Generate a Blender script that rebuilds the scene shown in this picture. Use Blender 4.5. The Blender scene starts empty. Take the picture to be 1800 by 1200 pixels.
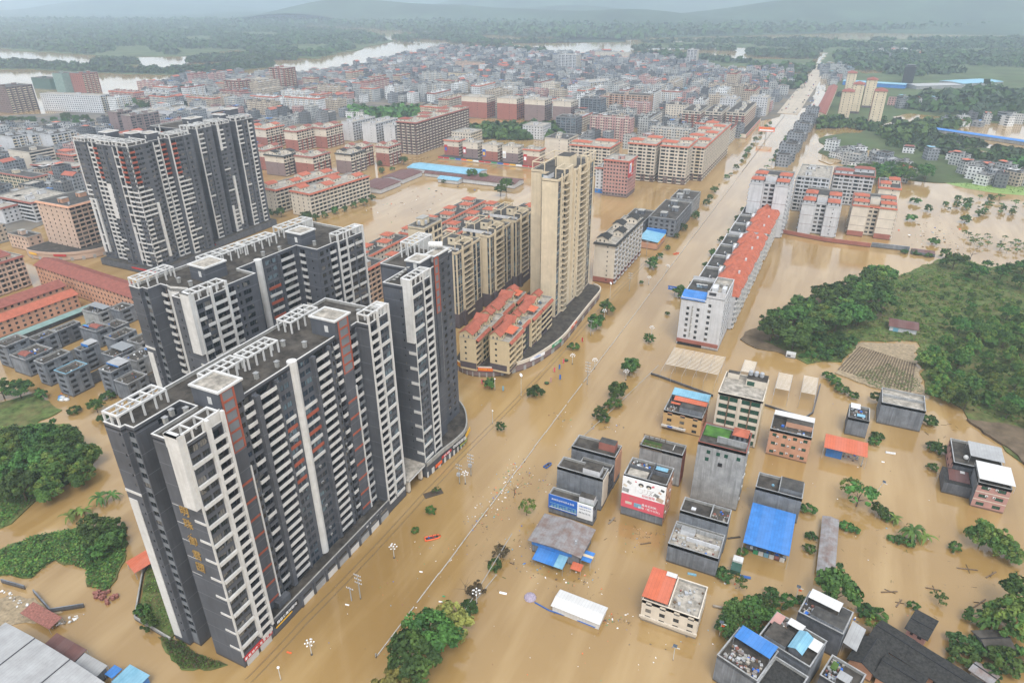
import bpy, math, random
import numpy as np
from mathutils import Vector, Matrix
S = bpy.context.scene
rnd = random.Random(11)
PI = math.pi
# ------------------------------------------------------------------ camera
CAM_H = 160.0
PITCH, YAW, ROLL, FPX = math.radians(27.2), math.radians(25.8), math.radians(-0.37), 1200.0
FW = Vector((-math.sin(YAW)*math.cos(PITCH), math.cos(YAW)*math.cos(PITCH), -math.sin(PITCH)))
_r = Vector((math.cos(YAW), math.sin(YAW), 0)); _u = _r.cross(FW)
RT = _r*math.cos(ROLL)+_u*math.sin(ROLL); UP = _u*math.cos(ROLL)-_r*math.sin(ROLL)
cam = bpy.data.objects.new('camera', bpy.data.cameras.new('camera'))
cam.data.lens = 24.0; cam.data.sensor_width = 36.0; cam.data.clip_start = 1.0; cam.data.clip_end = 60000
cam.matrix_world = Matrix(((RT.x, UP.x, -FW.x, 0), (RT.y, UP.y, -FW.y, 0), (RT.z, UP.z, -FW.z, CAM_H), (0, 0, 0, 1)))
S.collection.objects.link(cam); S.camera = cam
# ------------------------------------------------------------------ sky and sun (bright overcast)
SUN_EL, SUN_AZ = math.radians(58), math.radians(150)      # azimuth clockwise from +Y
W = bpy.data.worlds.new('World'); S.world = W; W.use_nodes = True
nt = W.node_tree; bg = nt.nodes['Background']
sky = nt.nodes.new('ShaderNodeTexSky'); sky.sky_type = 'NISHITA'; sky.sun_disc = False
sky.sun_elevation = SUN_EL; sky.sun_rotation = SUN_AZ; sky.air_density = 1.0; sky.dust_density = 0.7; sky.ozone_density = 1.0
hs = nt.nodes.new('ShaderNodeHueSaturation'); hs.inputs['Saturation'].default_value = 0.28
nt.links.new(sky.outputs[0], hs.inputs['Color'])
tcw = nt.nodes.new('ShaderNodeTexCoord'); sxw = nt.nodes.new('ShaderNodeSeparateXYZ'); nt.links.new(tcw.outputs['Generated'], sxw.inputs[0])
mrw = nt.nodes.new('ShaderNodeMapRange'); mrw.inputs[1].default_value = 0; mrw.inputs[2].default_value = .75; mrw.inputs[3].default_value = .62; mrw.inputs[4].default_value = 1.5   # overcast deck: brighter overhead than at the horizon
nt.links.new(sxw.outputs[2], mrw.inputs[0]); mxw = nt.nodes.new('ShaderNodeVectorMath'); mxw.operation = 'SCALE'
nt.links.new(hs.outputs[0], mxw.inputs[0]); nt.links.new(mrw.outputs[0], mxw.inputs[3]); nt.links.new(mxw.outputs[0], bg.inputs[0])
bg.inputs[1].default_value = 0.15
sl = bpy.data.lights.new('sun', 'SUN'); sl.energy = 0.95; sl.angle = math.radians(22); sl.color = (1, .965, .91)
so = bpy.data.objects.new('sun', sl); S.collection.objects.link(so)
so.rotation_euler = (PI/2-SUN_EL, 0, PI-SUN_AZ)
S.view_settings.view_transform = 'Standard'; S.view_settings.look = 'None'
S.view_settings.exposure = 1.08; S.view_settings.gamma = 1.0
S.render.engine = 'CYCLES'
S.cycles.use_denoising = True; S.cycles.max_bounces = 5; S.cycles.diffuse_bounces = 3
S.cycles.glossy_bounces = 2; S.cycles.transparent_max_bounces = 6; S.cycles.volume_bounces = 2
S.cycles.use_adaptive_sampling = True; S.cycles.adaptive_threshold = 0.012
S.cycles.caustics_reflective = False; S.cycles.caustics_refractive = False

def ground(px, py, z=0.0):
    """survey: the point of the level plane z that the photograph (1800 x 1200) shows at px, py"""
    d = RT*((px-900)/FPX)+UP*((600-py)/FPX)+FW
    t = (z-CAM_H)/d.z
    return (d.x*t, d.y*t)
def toimg(x, y, z=0.0):
    d = Vector((x, y, z-CAM_H)); k = d.dot(FW)
    return (900+FPX*d.dot(RT)/k, 600-FPX*d.dot(UP)/k) if k > 0 else (-9999, -9999)
# ------------------------------------------------------------------ materials
MATS = {}
def mat(name, col, rough=.8, spec=.3, var=.18, scale=.35, streak=0.0, stain=0.0, stain_col=(.03,.03,.028), stain_scale=.25,
        metal=0.0, bump=0.0, tint=0.0, corr=0.0, cell=0.0, world=False, joint=0.0):
    """procedural paint / plaster / metal: patchy tone, vertical run-off streaks, blotchy stains"""
    if name in MATS: return MATS[name]
    m = bpy.data.materials.new(name); m.use_nodes = True; MATS[name] = m
    t = m.node_tree; N = t.nodes; L = t.links
    b = N['Principled BSDF']; b.inputs['Roughness'].default_value = rough
    b.inputs['Specular IOR Level'].default_value = spec; b.inputs['Metallic'].default_value = metal
    if world:
        geo = N.new('ShaderNodeNewGeometry'); co = geo.outputs['Position']
    else:
        tc = N.new('ShaderNodeTexCoord'); oi = N.new('ShaderNodeObjectInfo')
        ad = N.new('ShaderNodeVectorMath'); ad.operation = 'ADD'
        sc = N.new('ShaderNodeVectorMath'); sc.operation = 'SCALE'; sc.inputs[3].default_value = 40
        cb = N.new('ShaderNodeCombineXYZ'); L.new(oi.outputs['Random'], cb.inputs[0]); L.new(oi.outputs['Random'], cb.inputs[1])
        L.new(cb.outputs[0], sc.inputs[0]); L.new(tc.outputs['Object'], ad.inputs[0]); L.new(sc.outputs[0], ad.inputs[1])
        co = ad.outputs[0]
    def noise(s, det=4, mapping=None, rough_=.6):
        n = N.new('ShaderNodeTexNoise'); n.inputs['Scale'].default_value = s; n.inputs['Detail'].default_value = det
        n.inputs['Roughness'].default_value = rough_
        if mapping:
            mp = N.new('ShaderNodeMapping'); mp.inputs['Scale'].default_value = mapping
            L.new(co, mp.inputs[0]); L.new(mp.outputs[0], n.inputs[0])
        else: L.new(co, n.inputs[0])
        return n.outputs[0]
    def ramp(fac, a, b_, c0=0.0, c1=1.0):
        r = N.new('ShaderNodeMapRange'); r.inputs[1].default_value = a; r.inputs[2].default_value = b_
        r.inputs[3].default_value = c0; r.inputs[4].default_value = c1; L.new(fac, r.inputs[0]); return r.outputs[0]
    def mixc(fac, a, c, mode='MIX'):
        x = N.new('ShaderNodeMix'); x.data_type = 'RGBA'; x.blend_type = mode
        if isinstance(fac, float): x.inputs[0].default_value = fac
        else: L.new(fac, x.inputs[0])
        for i, k in ((6, a), (7, c)):
            if isinstance(k, tuple): x.inputs[i].default_value = (*k, 1)
            else: L.new(k, x.inputs[i])
        return x.outputs[2]
    cur = col
    n1 = noise(scale, 5)
    lo = tuple(c*(1-var*1.6) for c in col); hi = tuple(min(1, c*(1+var)) for c in col)
    cur = mixc(ramp(n1, .3, .7), lo, hi)
    if streak:
        s1 = noise(1.1, 3, (1, 1, .06))
        cur = mixc(ramp(s1, .48, .72, 0, streak), cur, tuple(c*.35 for c in col))
        s2 = noise(1.7, 3, (1, 1, .05))
        cur = mixc(ramp(s2, .58, .75, 0, streak*.8), cur, tuple(min(1, c*1.7+.03) for c in col))
    if stain:
        s3 = noise(stain_scale, 8, None, .7)
        cur = mixc(ramp(s3, .42, .62, 0, stain), cur, stain_col)
    if tint:
        oi2 = N.new('ShaderNodeObjectInfo')
        hv = N.new('ShaderNodeHueSaturation'); L.new(cur, hv.inputs['Color'])
        L.new(ramp(oi2.outputs['Random'], 0, 1, 1-tint, 1+tint), hv.inputs['Value'])
        L.new(ramp(oi2.outputs['Random'], 0, 1, .5-tint*.04, .5+tint*.04), hv.inputs['Hue'])
        cur = hv.outputs[0]
    def math(op, a, k):
        q = N.new('ShaderNodeMath'); q.operation = op
        for i, v in enumerate((a, k)):
            if isinstance(v, (int, float)): q.inputs[i].default_value = v
            else: L.new(v, q.inputs[i])
        return q.outputs[0]
    if joint:                    # render joints: thin lines round the building at every other floor
        sp = N.new('ShaderNodeSeparateXYZ'); L.new(tc.outputs['Object'], sp.inputs[0])
        ln = math('LESS_THAN', math('FRACT', math('MULTIPLY', sp.outputs[2], 1/joint), 0), .022)
        cur = mixc(ln, cur, tuple(min(1, c*1.7+.02) for c in col))
    if corr:                     # sheets laid side by side: overlap lines and faded strips
        sp = N.new('ShaderNodeSeparateXYZ'); L.new(tc.outputs['Object'], sp.inputs[0])
        ln = math('LESS_THAN', math('FRACT', math('MULTIPLY', sp.outputs[0], 1/.95), 0), .10)
        cur = mixc(math('MULTIPLY', ln, .45), cur, tuple(c*.5 for c in col))
        wn = N.new('ShaderNodeTexWhiteNoise'); wn.noise_dimensions = '1D'; L.new(math('FLOOR', math('MULTIPLY', sp.outputs[0], 1/1.9), 0), wn.inputs['W'])
        cur = mixc(ramp(wn.outputs[0], .5, 1, 0, .28), cur, tuple(min(1, c*.75+.10) for c in col))
    if not world and any(k in name for k in ('wall','cement','paint','brick_red','concrete','cream')) and 'rail' not in name:   # silt line the flood has left just above the water
        gp = N.new('ShaderNodeNewGeometry'); sp = N.new('ShaderNodeSeparateXYZ'); L.new(gp.outputs['Position'], sp.inputs[0])
        wz = math('ADD', sp.outputs[2], math('MULTIPLY', n1, -.9))
        cur = mixc(ramp(wz, .25, .05, 0, .75), cur, (.075,.050,.026))
    if isinstance(cur, tuple): b.inputs['Base Color'].default_value = (*cur, 1)
    else: L.new(cur, b.inputs['Base Color'])
    hsrc = None
    if corr:                     # corrugated sheet along local x
        w = N.new('ShaderNodeTexWave'); w.inputs['Scale'].default_value = corr; L.new(co, w.inputs[0]); hsrc = w.outputs[1]
    elif cell:                   # tile courses
        w = N.new('ShaderNodeTexBrick'); w.inputs['Scale'].default_value = cell; L.new(co, w.inputs[0]); hsrc = w.outputs[1]
    elif bump: hsrc = noise(6.0, 6)
    if hsrc is not None:
        bp = N.new('ShaderNodeBump'); bp.inputs['Strength'].default_value = bump or .5; bp.inputs['Distance'].default_value = .06
        L.new(hsrc, bp.inputs['Height']); L.new(bp.outputs[0], b.inputs['Normal'])
    return m
def M(n): return MATS[n]
mat('grey_paint', (.084,.089,.100), .62, .3, .16, .12, .22, joint=5.86)
mat('grey_paint_light', (.17,.18,.19), .7, .3, .10, .12, .08)
mat('white_paint', (.58,.57,.54), .6, .3, .08, .2, .22, .35, (.42,.40,.36), .6)
mat('red_paint', (.33,.085,.05), .65, .3, .08, .3)
mat('cream_wall', (.60,.50,.35), .75, .25, .09, .15, .18, .2, (.40,.33,.22), .5)
mat('pale_cream', (.60,.53,.43), .75, .25, .08, .2, .12)
mat('tan_wall', (.50,.36,.27), .75, .25, .07, .2, .08)
mat('salmon_wall', (.50,.27,.17), .78, .25, .10, .2, .12)
mat('brick_red', (.30,.115,.085), .8, .25, .10, .3, .05)
mat('mauve_wall', (.22,.16,.15), .8, .25, .08, .3, .05)
mat('plum_wall', (.10,.082,.088), .75, .25, .08, .3, .05)
mat('pink_wall', (.42,.235,.20), .78, .25, .08, .3, .06)
mat('brownish_wall', (.17,.115,.10), .78, .25, .10, .3, .05)
mat('white_wall', (.55,.55,.55), .7, .3, .08, .15, .3, .25, (.36,.35,.33), .4)
mat('yellow_wall', (.52,.34,.155), .75, .25, .06, .3, .08)
mat('ochre_wall', (.60,.48,.30), .75, .25, .06, .3, .08)
mat('cement', (.185,.197,.212), .9, .2, .22, .25, .55, .25, (.08,.085,.09), .35)
mat('cement_dark', (.115,.12,.13), .9, .2, .22, .3, .45, .3, (.05,.05,.055), .4)
mat('cement_pale', (.33,.33,.32), .9, .2, .18, .3, .5, .2, (.14,.14,.14), .4)
mat('roof_slab', (.046,.041,.035), .95, .15, .30, .5, 0, .35, (.17,.15,.125), .22, bump=.4)
mat('roof_dark', (.055,.053,.05), .95, .15, .25, .5, 0, .35, (.15,.14,.12), .3, bump=.4)
mat('roof_pale', (.40,.36,.30), .95, .15, .25, .4, 0, .6, (.10,.095,.08), .5, bump=.4)
mat('red_tile', (.36,.105,.065), .8, .25, .16, .5, 0, .25, (.25,.10,.07), .8, bump=.6, cell=.9)
mat('orange_tile', (.40,.115,.065), .8, .25, .14, .5, 0, .2, (.30,.11,.07), .8, bump=.6, cell=.9)
mat('maroon_tile', (.26,.085,.06), .8, .25, .16, .5, 0, .25, (.17,.07,.06), .8, bump=.6, cell=.9)
mat('dark_tile', (.032,.031,.030), .9, .2, .3, 1.2, 0, .35, (.10,.10,.085), 1.4, bump=.7, cell=1.6)
mat('blue_sheet', (.04,.19,.50), .5, .4, .14, .4, 0, .3, (.03,.13,.36), .5, bump=.5, corr=1.6)
mat('sky_sheet', (.16,.36,.47), .5, .4, .10, .3, 0, .3, (.30,.48,.55), .3, bump=.5, corr=1.2)
mat('orange_sheet', (.52,.125,.055), .55, .35, .08, .5, 0, .15, (.45,.10,.05), .6, bump=.5, corr=1.6)
mat('white_sheet', (.60,.59,.56), .5, .4, .06, .4, 0, .3, (.48,.45,.40), .5, bump=.5, corr=1.2)
mat('grey_sheet', (.24,.25,.25), .5, .4, .10, .4, 0, .25, (.13,.13,.13), .4, bump=.5, corr=1.2)
mat('rusty_sheet', (.25,.24,.235), .6, .35, .14, .4, 0, .75, (.15,.075,.045), .30, bump=.5, corr=1.2)
mat('brown_sheet', (.13,.055,.045), .6, .3, .14, .4, 0, .35, (.09,.045,.04), .5, bump=.5, corr=1.2)
mat('pale_sheet', (.36,.36,.35), .6, .35, .10, .3, 0, .4, (.22,.21,.20), .25, bump=.5, corr=1.2)
mat('green_sheet', (.16,.25,.22), .6, .3, .14, .3, 0, .4, (.26,.30,.27), .4, bump=.3)
mat('rail_paint', (.46,.43,.38), .7, .3, .2, 1.5)
mat('steel', (.35,.36,.37), .4, .5, .1, 1)
mat('dark_metal', (.05,.05,.055), .5, .4, .1, 1)
mat('concrete', (.34,.33,.30), .9, .2, .15, .5, .25, .3, (.16,.15,.13), .6)
mat('wood', (.16,.11,.07), .9, .2, .3, 2)
mat('bark', (.10,.075,.05), .95, .1, .3, 2)
mat('orange_plastic', (.75,.12,.03), .5, .4, .05, 1)
mat('blue_plastic', (.02,.09,.30), .5, .4, .05, 1)
mat('black', (.015,.015,.017), .5, .4, .05, 1)
mat('skin', (.42,.25,.17), .6, .3, .05, 1)
mat('gold', (.45,.28,.08), .4, .5, .1, 1, metal=.4)
mat('sign_red', (.45,.03,.03), .5, .4, .05, 1)
mat('sign_white', (.80,.80,.79), .5, .4, .04, 1)
mat('sign_blue', (.02,.12,.45), .5, .4, .05, 1)
mat('sign_yellow', (.75,.42,.03), .5, .4, .05, 1)
mat('sign_green', (.04,.27,.12), .5, .4, .05, 1)
mat('sign_pink', (.62,.10,.13), .55, .35, .05, 1)
mat('rubbish', (.55,.55,.53), .8, .3, .3, 3, tint=.5)
mat('lilac_cloth', (.34,.29,.35), .8, .2, .25, 2.5)
mat('brick_pile', (.26,.11,.085), .9, .2, .3, 2)
mat('furrow', (.30,.235,.15), .95, .1, .25, .8, world=True)
mat('glass_green', (.02,.075,.05), .12, .6, .2, 1)

def glass(name, col, curt, amount):
    m = mat(name, col, .12, .6, .25, .8)
    t = m.node_tree; N = t.nodes; L = t.links; b = N['Principled BSDF']
    src = b.inputs['Base Color'].links[0].from_socket
    geo = N.new('ShaderNodeNewGeometry')
    v = N.new('ShaderNodeTexVoronoi'); v.inputs['Scale'].default_value = .33; L.new(geo.outputs['Position'], v.inputs[0])
    r = N.new('ShaderNodeMapRange'); r.inputs[1].default_value = 1-amount; r.inputs[2].default_value = 1-amount+.02
    sp = N.new('ShaderNodeSeparateColor'); L.new(v.outputs['Color'], sp.inputs[0]); L.new(sp.outputs[0], r.inputs[0])
    x = N.new('ShaderNodeMix'); x.data_type = 'RGBA'; L.new(r.outputs[0], x.inputs[0]); L.new(src, x.inputs[6])
    x.inputs[7].default_value = (*curt, 1); L.new(x.outputs[2], b.inputs['Base Color'])
glass('glass', (.020,.027,.030), (.17,.16,.14), .22)
glass('glass_blue', (.030,.045,.062), (.13,.19,.22), .24)

def foliage(name, col, var=.35):
    m = bpy.data.materials.new(name); m.use_nodes = True; MATS[name] = m
    t = m.node_tree; N = t.nodes; L = t.links; b = N['Principled BSDF']
    b.inputs['Roughness'].default_value = .7; b.inputs['Specular IOR Level'].default_value = .2
    geo = N.new('ShaderNodeNewGeometry'); oi = N.new('ShaderNodeObjectInfo')
    n = N.new('ShaderNodeTexNoise'); n.inputs['Scale'].default_value = .35; n.inputs['Detail'].default_value = 3
    L.new(geo.outputs['Position'], n.inputs[0])
    r = N.new('ShaderNodeMapRange'); r.inputs[1].default_value = .3; r.inputs[2].default_value = .7; L.new(n.outputs[0], r.inputs[0])
    x = N.new('ShaderNodeMix'); x.data_type = 'RGBA'; L.new(r.outputs[0], x.inputs[0])
    x.inputs[6].default_value = (*[c*(1-var) for c in col], 1); x.inputs[7].default_value = (col[0]*(1+var*1.3), col[1]*(1+var), col[2]*(1+var*.3), 1)
    hv = N.new('ShaderNodeHueSaturation'); L.new(x.outputs[2], hv.inputs['Color'])
    q = N.new('ShaderNodeMapRange'); q.inputs[3].default_value = .7; q.inputs[4].default_value = 1.35; L.new(oi.outputs['Random'], q.inputs[0])
    L.new(q.outputs[0], hv.inputs['Value'])
    q2 = N.new('ShaderNodeMapRange'); q2.inputs[3].default_value = .47; q2.inputs[4].default_value = .52; L.new(oi.outputs['Random'], q2.inputs[0])
    L.new(q2.outputs[0], hv.inputs['Hue']); L.new(hv.outputs[0], b.inputs['Base Color'])
    b.inputs['Transmission Weight'].default_value = 0.0
    return m
foliage('leaf_dark', (.034,.078,.023)); foliage('leaf_mid', (.055,.120,.029)); foliage('leaf_light', (.10,.155,.035))
foliage('leaf_yellow', (.20,.22,.06)); foliage('leaf_far', (.034,.062,.036), .5); foliage('leaf_brown', (.09,.075,.04)); foliage('grass_leaf', (.05,.115,.022), .4)
# ------------------------------------------------------------------ mesh builder
class MB:
    def __init__(s): s.v = []; s.f = []; s.m = []; s.mats = []
    def mi(s, n):
        if n not in s.mats: s.mats.append(n)
        return s.mats.index(n)
    def face(s, pts, m):
        i = len(s.v); s.v.extend(tuple(p) for p in pts); s.f.append(tuple(range(i, i+len(pts)))); s.m.append(s.mi(m))
    def box(s, x0, x1, y0, y1, z0, z1, m, top=None, skip=''):
        i = len(s.v)
        s.v += [(x0,y0,z0),(x1,y0,z0),(x1,y1,z0),(x0,y1,z0),(x0,y0,z1),(x1,y0,z1),(x1,y1,z1),(x0,y1,z1)]
        k = s.mi(m); kt = s.mi(top) if top else k
        for n, q in (('s',(0,1,5,4)),('e',(1,2,6,5)),('n',(2,3,7,6)),('w',(3,0,4,7)),('t',(4,5,6,7)),('b',(3,2,1,0))):
            if n in skip: continue
            s.f.append(tuple(i+j for j in q)); s.m.append(kt if n == 't' else k)
    def obox(s, mx, sx, sy, sz, m, z0=0.0):
        """box sx,sy centred, from z0 to z0+sz, carried by matrix mx"""
        i = len(s.v)
        for z in (z0, z0+sz):
            for x, y in ((-sx/2,-sy/2),(sx/2,-sy/2),(sx/2,sy/2),(-sx/2,sy/2)): s.v.append(tuple(mx @ Vector((x,y,z))))
        k = s.mi(m)
        for q in ((0,1,5,4),(1,2,6,5),(2,3,7,6),(3,0,4,7),(4,5,6,7),(3,2,1,0)): s.f.append(tuple(i+j for j in q)); s.m.append(k)
    def prism(s, poly, z0, z1, m, top=None, bottom=False):
        n = len(poly); i = len(s.v)
        s.v += [(x,y,z0) for x,y in poly]+[(x,y,z1) for x,y in poly]
        k = s.mi(m); kt = s.mi(top or m)
        for j in range(n):
            a, b = j, (j+1) % n
            s.f.append((i+a,i+b,i+n+b,i+n+a)); s.m.append(k)
        s.f.append(tuple(range(i+n,i+2*n))); s.m.append(kt)
        if bottom: s.f.append(tuple(range(i+n-1,i-1,-1))); s.m.append(k)
    def tube(s, pts, r, m, n=6, r2=None, cap=True):
        pts = [Vector(p) for p in pts]; rings = []; k = s.mi(m)
        for j, p in enumerate(pts):
            d = (pts[min(j+1,len(pts)-1)]-pts[max(j-1,0)]).normalized()
            a = d.orthogonal().normalized(); b = d.cross(a)
            rr = r+(r2-r)*j/(len(pts)-1) if r2 is not None else r
            i = len(s.v); rings.append(i)
            for q in range(n):
                t = 2*PI*q/n; s.v.append(tuple(p+a*(rr*math.cos(t))+b*(rr*math.sin(t))))
        for j in range(len(pts)-1):
            for q in range(n):
                s.f.append((rings[j]+q, rings[j]+(q+1)%n, rings[j+1]+(q+1)%n, rings[j+1]+q)); s.m.append(k)
        if cap:
            s.f.append(tuple(rings[0]+q for q in range(n-1,-1,-1))); s.m.append(k)
            s.f.append(tuple(rings[-1]+q for q in range(n))); s.m.append(k)
    def ball(s, c, r, m, nu=8, nv=5, sq=(1,1,1)):
        i = len(s.v); k = s.mi(m)
        for a in range(nv+1):
            ph = -PI/2+PI*a/nv
            for b in range(nu):
                th = 2*PI*b/nu
                s.v.append((c[0]+r*sq[0]*math.cos(ph)*math.cos(th), c[1]+r*sq[1]*math.cos(ph)*math.sin(th), c[2]+r*sq[2]*math.sin(ph)))
        for a in range(nv):
            for b in range(nu):
                s.f.append((i+a*nu+b, i+a*nu+(b+1)%nu, i+(a+1)*nu+(b+1)%nu, i+(a+1)*nu+b)); s.m.append(k)
    def add(s, o, mx):
        i = len(s.v); mp = [s.mi(n) for n in o.mats]
        s.v += [tuple(mx @ Vector(p)) for p in o.v]
        s.f += [tuple(i+j for j in f) for f in o.f]; s.m += [mp[k] for k in o.m]
    def mesh(s, name, smooth=False):
        me = bpy.data.meshes.new(name); me.from_pydata(s.v, [], s.f)
        for n in s.mats: me.materials.append(M(n))
        me.polygons.foreach_set('material_index', s.m)
        if smooth: me.polygons.foreach_set('use_smooth', [True]*len(s.f))
        me.update(); return me
    def build(s, name, parent=None, loc=(0,0,0), rz=0.0, smooth=False):
        return link(name, s.mesh(name, smooth), parent, loc, rz)
def link(name, me, parent=None, loc=(0,0,0), rz=0.0, scale=None):
    o = bpy.data.objects.new(name, me); S.collection.objects.link(o)
    o.location = loc; o.rotation_euler = (0,0,rz)
    if scale: o.scale = scale
    if parent: o.parent = parent
    return o
LABELS = {}
def tag(o, label, cat, group=None):
    LABELS.setdefault(label, []).append(o)
    o['label'] = label; o['category'] = cat
    if group: o['group'] = group
    return o
def thing(name, label, cat, loc=(0,0,0), rz=0.0, group=None):
    return tag(link(name, None, None, loc, rz), label, cat, group)
def structure(name, mb, smooth=False):
    o = mb.build(name, smooth=smooth); o['kind'] = 'structure'; return o
def stuff(o): o['kind'] = 'stuff'; return o
TM = {}
def tmesh(key, name, mb):
    if key not in TM: TM[key] = mb.mesh(name)
    return TM[key]
# ------------------------------------------------------------------ facades with real openings
class Facades:
    """walls of one building: recessed windows and balconies. Nearest ones become parts, the rest one part of stuff"""
    def __init__(s, root, cap=100):
        s.root = root; s.w = MB(); s.t = MB(); s.cand = {}; s.cap = cap
    def put(s, kind, key, tmpl, x, y, z, ang):
        s.cand.setdefault(kind, []).append((key, tmpl, Vector((x,y,z)), ang))
    def wall(s, p0, p1, z0, z1, fl, bays=(), m='grey_paint', zs=None):
        """p0->p1 with the outside on the right. fl = list of (floor z, height). bays = (u0,u1,kind,opts)"""
        p0 = Vector(p0); p1 = Vector(p1); d = (p1-p0); L = d.length; d /= L; n = Vector((d.y,-d.x)); ang = math.atan2(d.y, d.x)
        P = lambda u, o, z: (p0.x+d.x*u+n.x*o, p0.y+d.y*u+n.y*o, z)
        W = s.w; prev = 0.0
        for (u0,u1,kind,o) in sorted(bays, key=lambda b: b[0]):
            if kind == 'P':                                       # pilaster or panel standing proud
                a, b = o.get('z', (z0,z1)); pr = o.get('p', .35); i = len(s.t.v); k = s.t.mi(o['m'])
                s.t.v += [P(u0,0,a),P(u1,0,a),P(u1,pr,a),P(u0,pr,a),P(u0,0,b),P(u1,0,b),P(u1,pr,b),P(u0,pr,b)]
                for q in ((3,2,6,7),(2,1,5,6),(0,3,7,4),(7,6,5,4),(0,1,2,3)): s.t.f.append(tuple(i+j for j in q)); s.t.m.append(k)
                continue
            if u0 > prev+1e-4: W.face([P(prev,0,z0),P(u0,0,z0),P(u0,0,z1),P(prev,0,z1)], m)
            cols = []
            if kind == 'W':
                k = o.get('n', 1); gap = o.get('gap', .35); w = (u1-u0-gap*(k+1))/k
                cols = [(u0+gap+(w+gap)*j, u0+gap+(w+gap)*j+w) for j in range(k)]
            else: cols = [(u0,u1)]
            pu = u0
            for (a,b) in cols:
                if a > pu+1e-4: W.face([P(pu,0,z0),P(a,0,z0),P(a,0,z1),P(pu,0,z1)], m)
                pz = z0
                for fi, (fz, fh) in enumerate(fl):
                    if kind == 'W':
                        lo, hi, rc = fz+o.get('sill',.9), fz+o.get('head',fh-.55), o.get('rc',.16)
                    else: lo, hi, rc = fz+.02, fz+fh-.38, o.get('rc',1.15)
                    if 'only' in o and not o['only'](fi): continue
                    mm = o.get('wm', lambda f: m)(fi)
                    if lo > pz: W.face([P(a,0,pz),P(b,0,pz),P(b,0,lo),P(a,0,lo)], mm)
                    rm = o.get('rm', m)
                    W.face([P(a,0,lo),P(b,0,lo),P(b,-rc,lo),P(a,-rc,lo)], rm); W.face([P(a,-rc,hi),P(b,-rc,hi),P(b,0,hi),P(a,0,hi)], rm)
                    W.face([P(a,0,lo),P(a,-rc,lo),P(a,-rc,hi),P(a,0,hi)], rm); W.face([P(b,-rc,lo),P(b,0,lo),P(b,0,hi),P(b,-rc,hi)], rm)
                    if kind == 'W':
                        key = ('win', round(b-a,2), round(hi-lo,2), o.get('g','glass'), o.get('fm','dark_metal'), o.get('mul',2))
                        c = P((a+b)/2, -rc, lo); s.put('window', key, None, c[0], c[1], c[2], ang)
                    else:
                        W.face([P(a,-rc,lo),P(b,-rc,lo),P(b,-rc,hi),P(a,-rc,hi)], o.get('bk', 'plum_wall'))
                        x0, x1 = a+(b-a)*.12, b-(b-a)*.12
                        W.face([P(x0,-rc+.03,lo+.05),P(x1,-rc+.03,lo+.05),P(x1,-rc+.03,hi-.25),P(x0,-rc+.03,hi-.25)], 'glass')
                    pz = hi
                if pz < z1: W.face([P(a,0,pz),P(b,0,pz),P(b,0,z1),P(a,0,z1)], m)
                pu = b
            if u1 > pu+1e-4: W.face([P(pu,0,z0),P(u1,0,z0),P(u1,0,z1),P(pu,0,z1)], m)
            for fi, (fz, fh) in enumerate(fl):
                if 'only' in o and not o['only'](fi): continue
                bm = o['band'](fi) if 'band' in o else None
                if bm:
                    pr = o.get('p', .5 if kind == 'B' else .3); hgt = o.get('h', 1.0); ext = o.get('ext', .05)
                    key = ('bal' if kind == 'B' else 'band', round(u1-u0+2*ext,2), pr, hgt, bm, kind == 'B' and o.get('rail', False))
                    c = P((u0+u1)/2, 0, fz+(0 if kind == 'B' else o.get('bz', -.12)))
                    s.put('balcony' if kind == 'B' else 'sill_panel', key, None, c[0], c[1], c[2], ang)
            prev = u1
        if prev < L-1e-4: W.face([P(prev,0,z0),P(L,0,z0),P(L,0,z1),P(prev,0,z1)], m)
    @staticmethod
    def template(key):
        b = MB()
        if key[0] == 'win':
            _, w, h, g, fm, mul = key
            b.face([(-w/2,0,0),(w/2,0,0),(w/2,0,h),(-w/2,0,h)], g)
            t = .07
            b.box(-w/2,w/2,-.06,-.005,0,t,fm,skip='n'); b.box(-w/2,w/2,-.06,-.005,h-t,h,fm,skip='n')
            for j in range(mul+1):
                x = -w/2+(w-t)*j/mul; b.box(x,x+t,-.06,-.005,t,h-t,fm,skip='ntb')
        elif key[0] == 'band':
            _, w, p, h, bm, _r = key
            b.box(-w/2,w/2,-p,.0,0,h,bm,skip='n')
        else:
            _, w, p, h, bm, rail = key
            b.box(-w/2,w/2,-p,0,-.14,.02,bm,skip='n')
            b.box(-w/2,w/2,-p,-p+.13,.02,h,bm); b.box(-w/2,-w/2+.13,-p+.13,0,.02,h,bm,skip='s'); b.box(w/2-.13,w/2,-p+.13,0,.02,h,bm,skip='s')
            if rail: b.box(-w/2,w/2,-p+.03,-p+.08,h+.25,h+.30,'dark_metal')
        return b
    def finish(s, wallname='wall', trimname='trim'):
        if s.w.f: s.w.build(wallname, s.root)
        if s.t.f: s.t.build(trimname, s.root)
        mw = Matrix.Translation(s.root.location) @ Matrix.Rotation(s.root.rotation_euler.z, 4, 'Z')
        eye = Vector((0,0,CAM_H))
        for kind, lst in s.cand.items():
            lst.sort(key=lambda c: ((mw @ c[2])-eye).length)
            rest = MB()
            for i, (key, _, p, ang) in enumerate(lst):
                if i < s.cap:
                    if key not in TM: TM[key] = s.template(key).mesh(kind)
                    link(kind, TM[key], s.root, p, ang)
                else:
                    rest.add(s.template(key), Matrix.Translation(p) @ Matrix.Rotation(ang, 4, 'Z'))
            if rest.f:
                o = rest.build(kind, s.root)
                if s.cap: stuff(o)
                else: stuff(o)
def floors(z0, n, fh): return [(z0+i*fh, fh) for i in range(n)]
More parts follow.
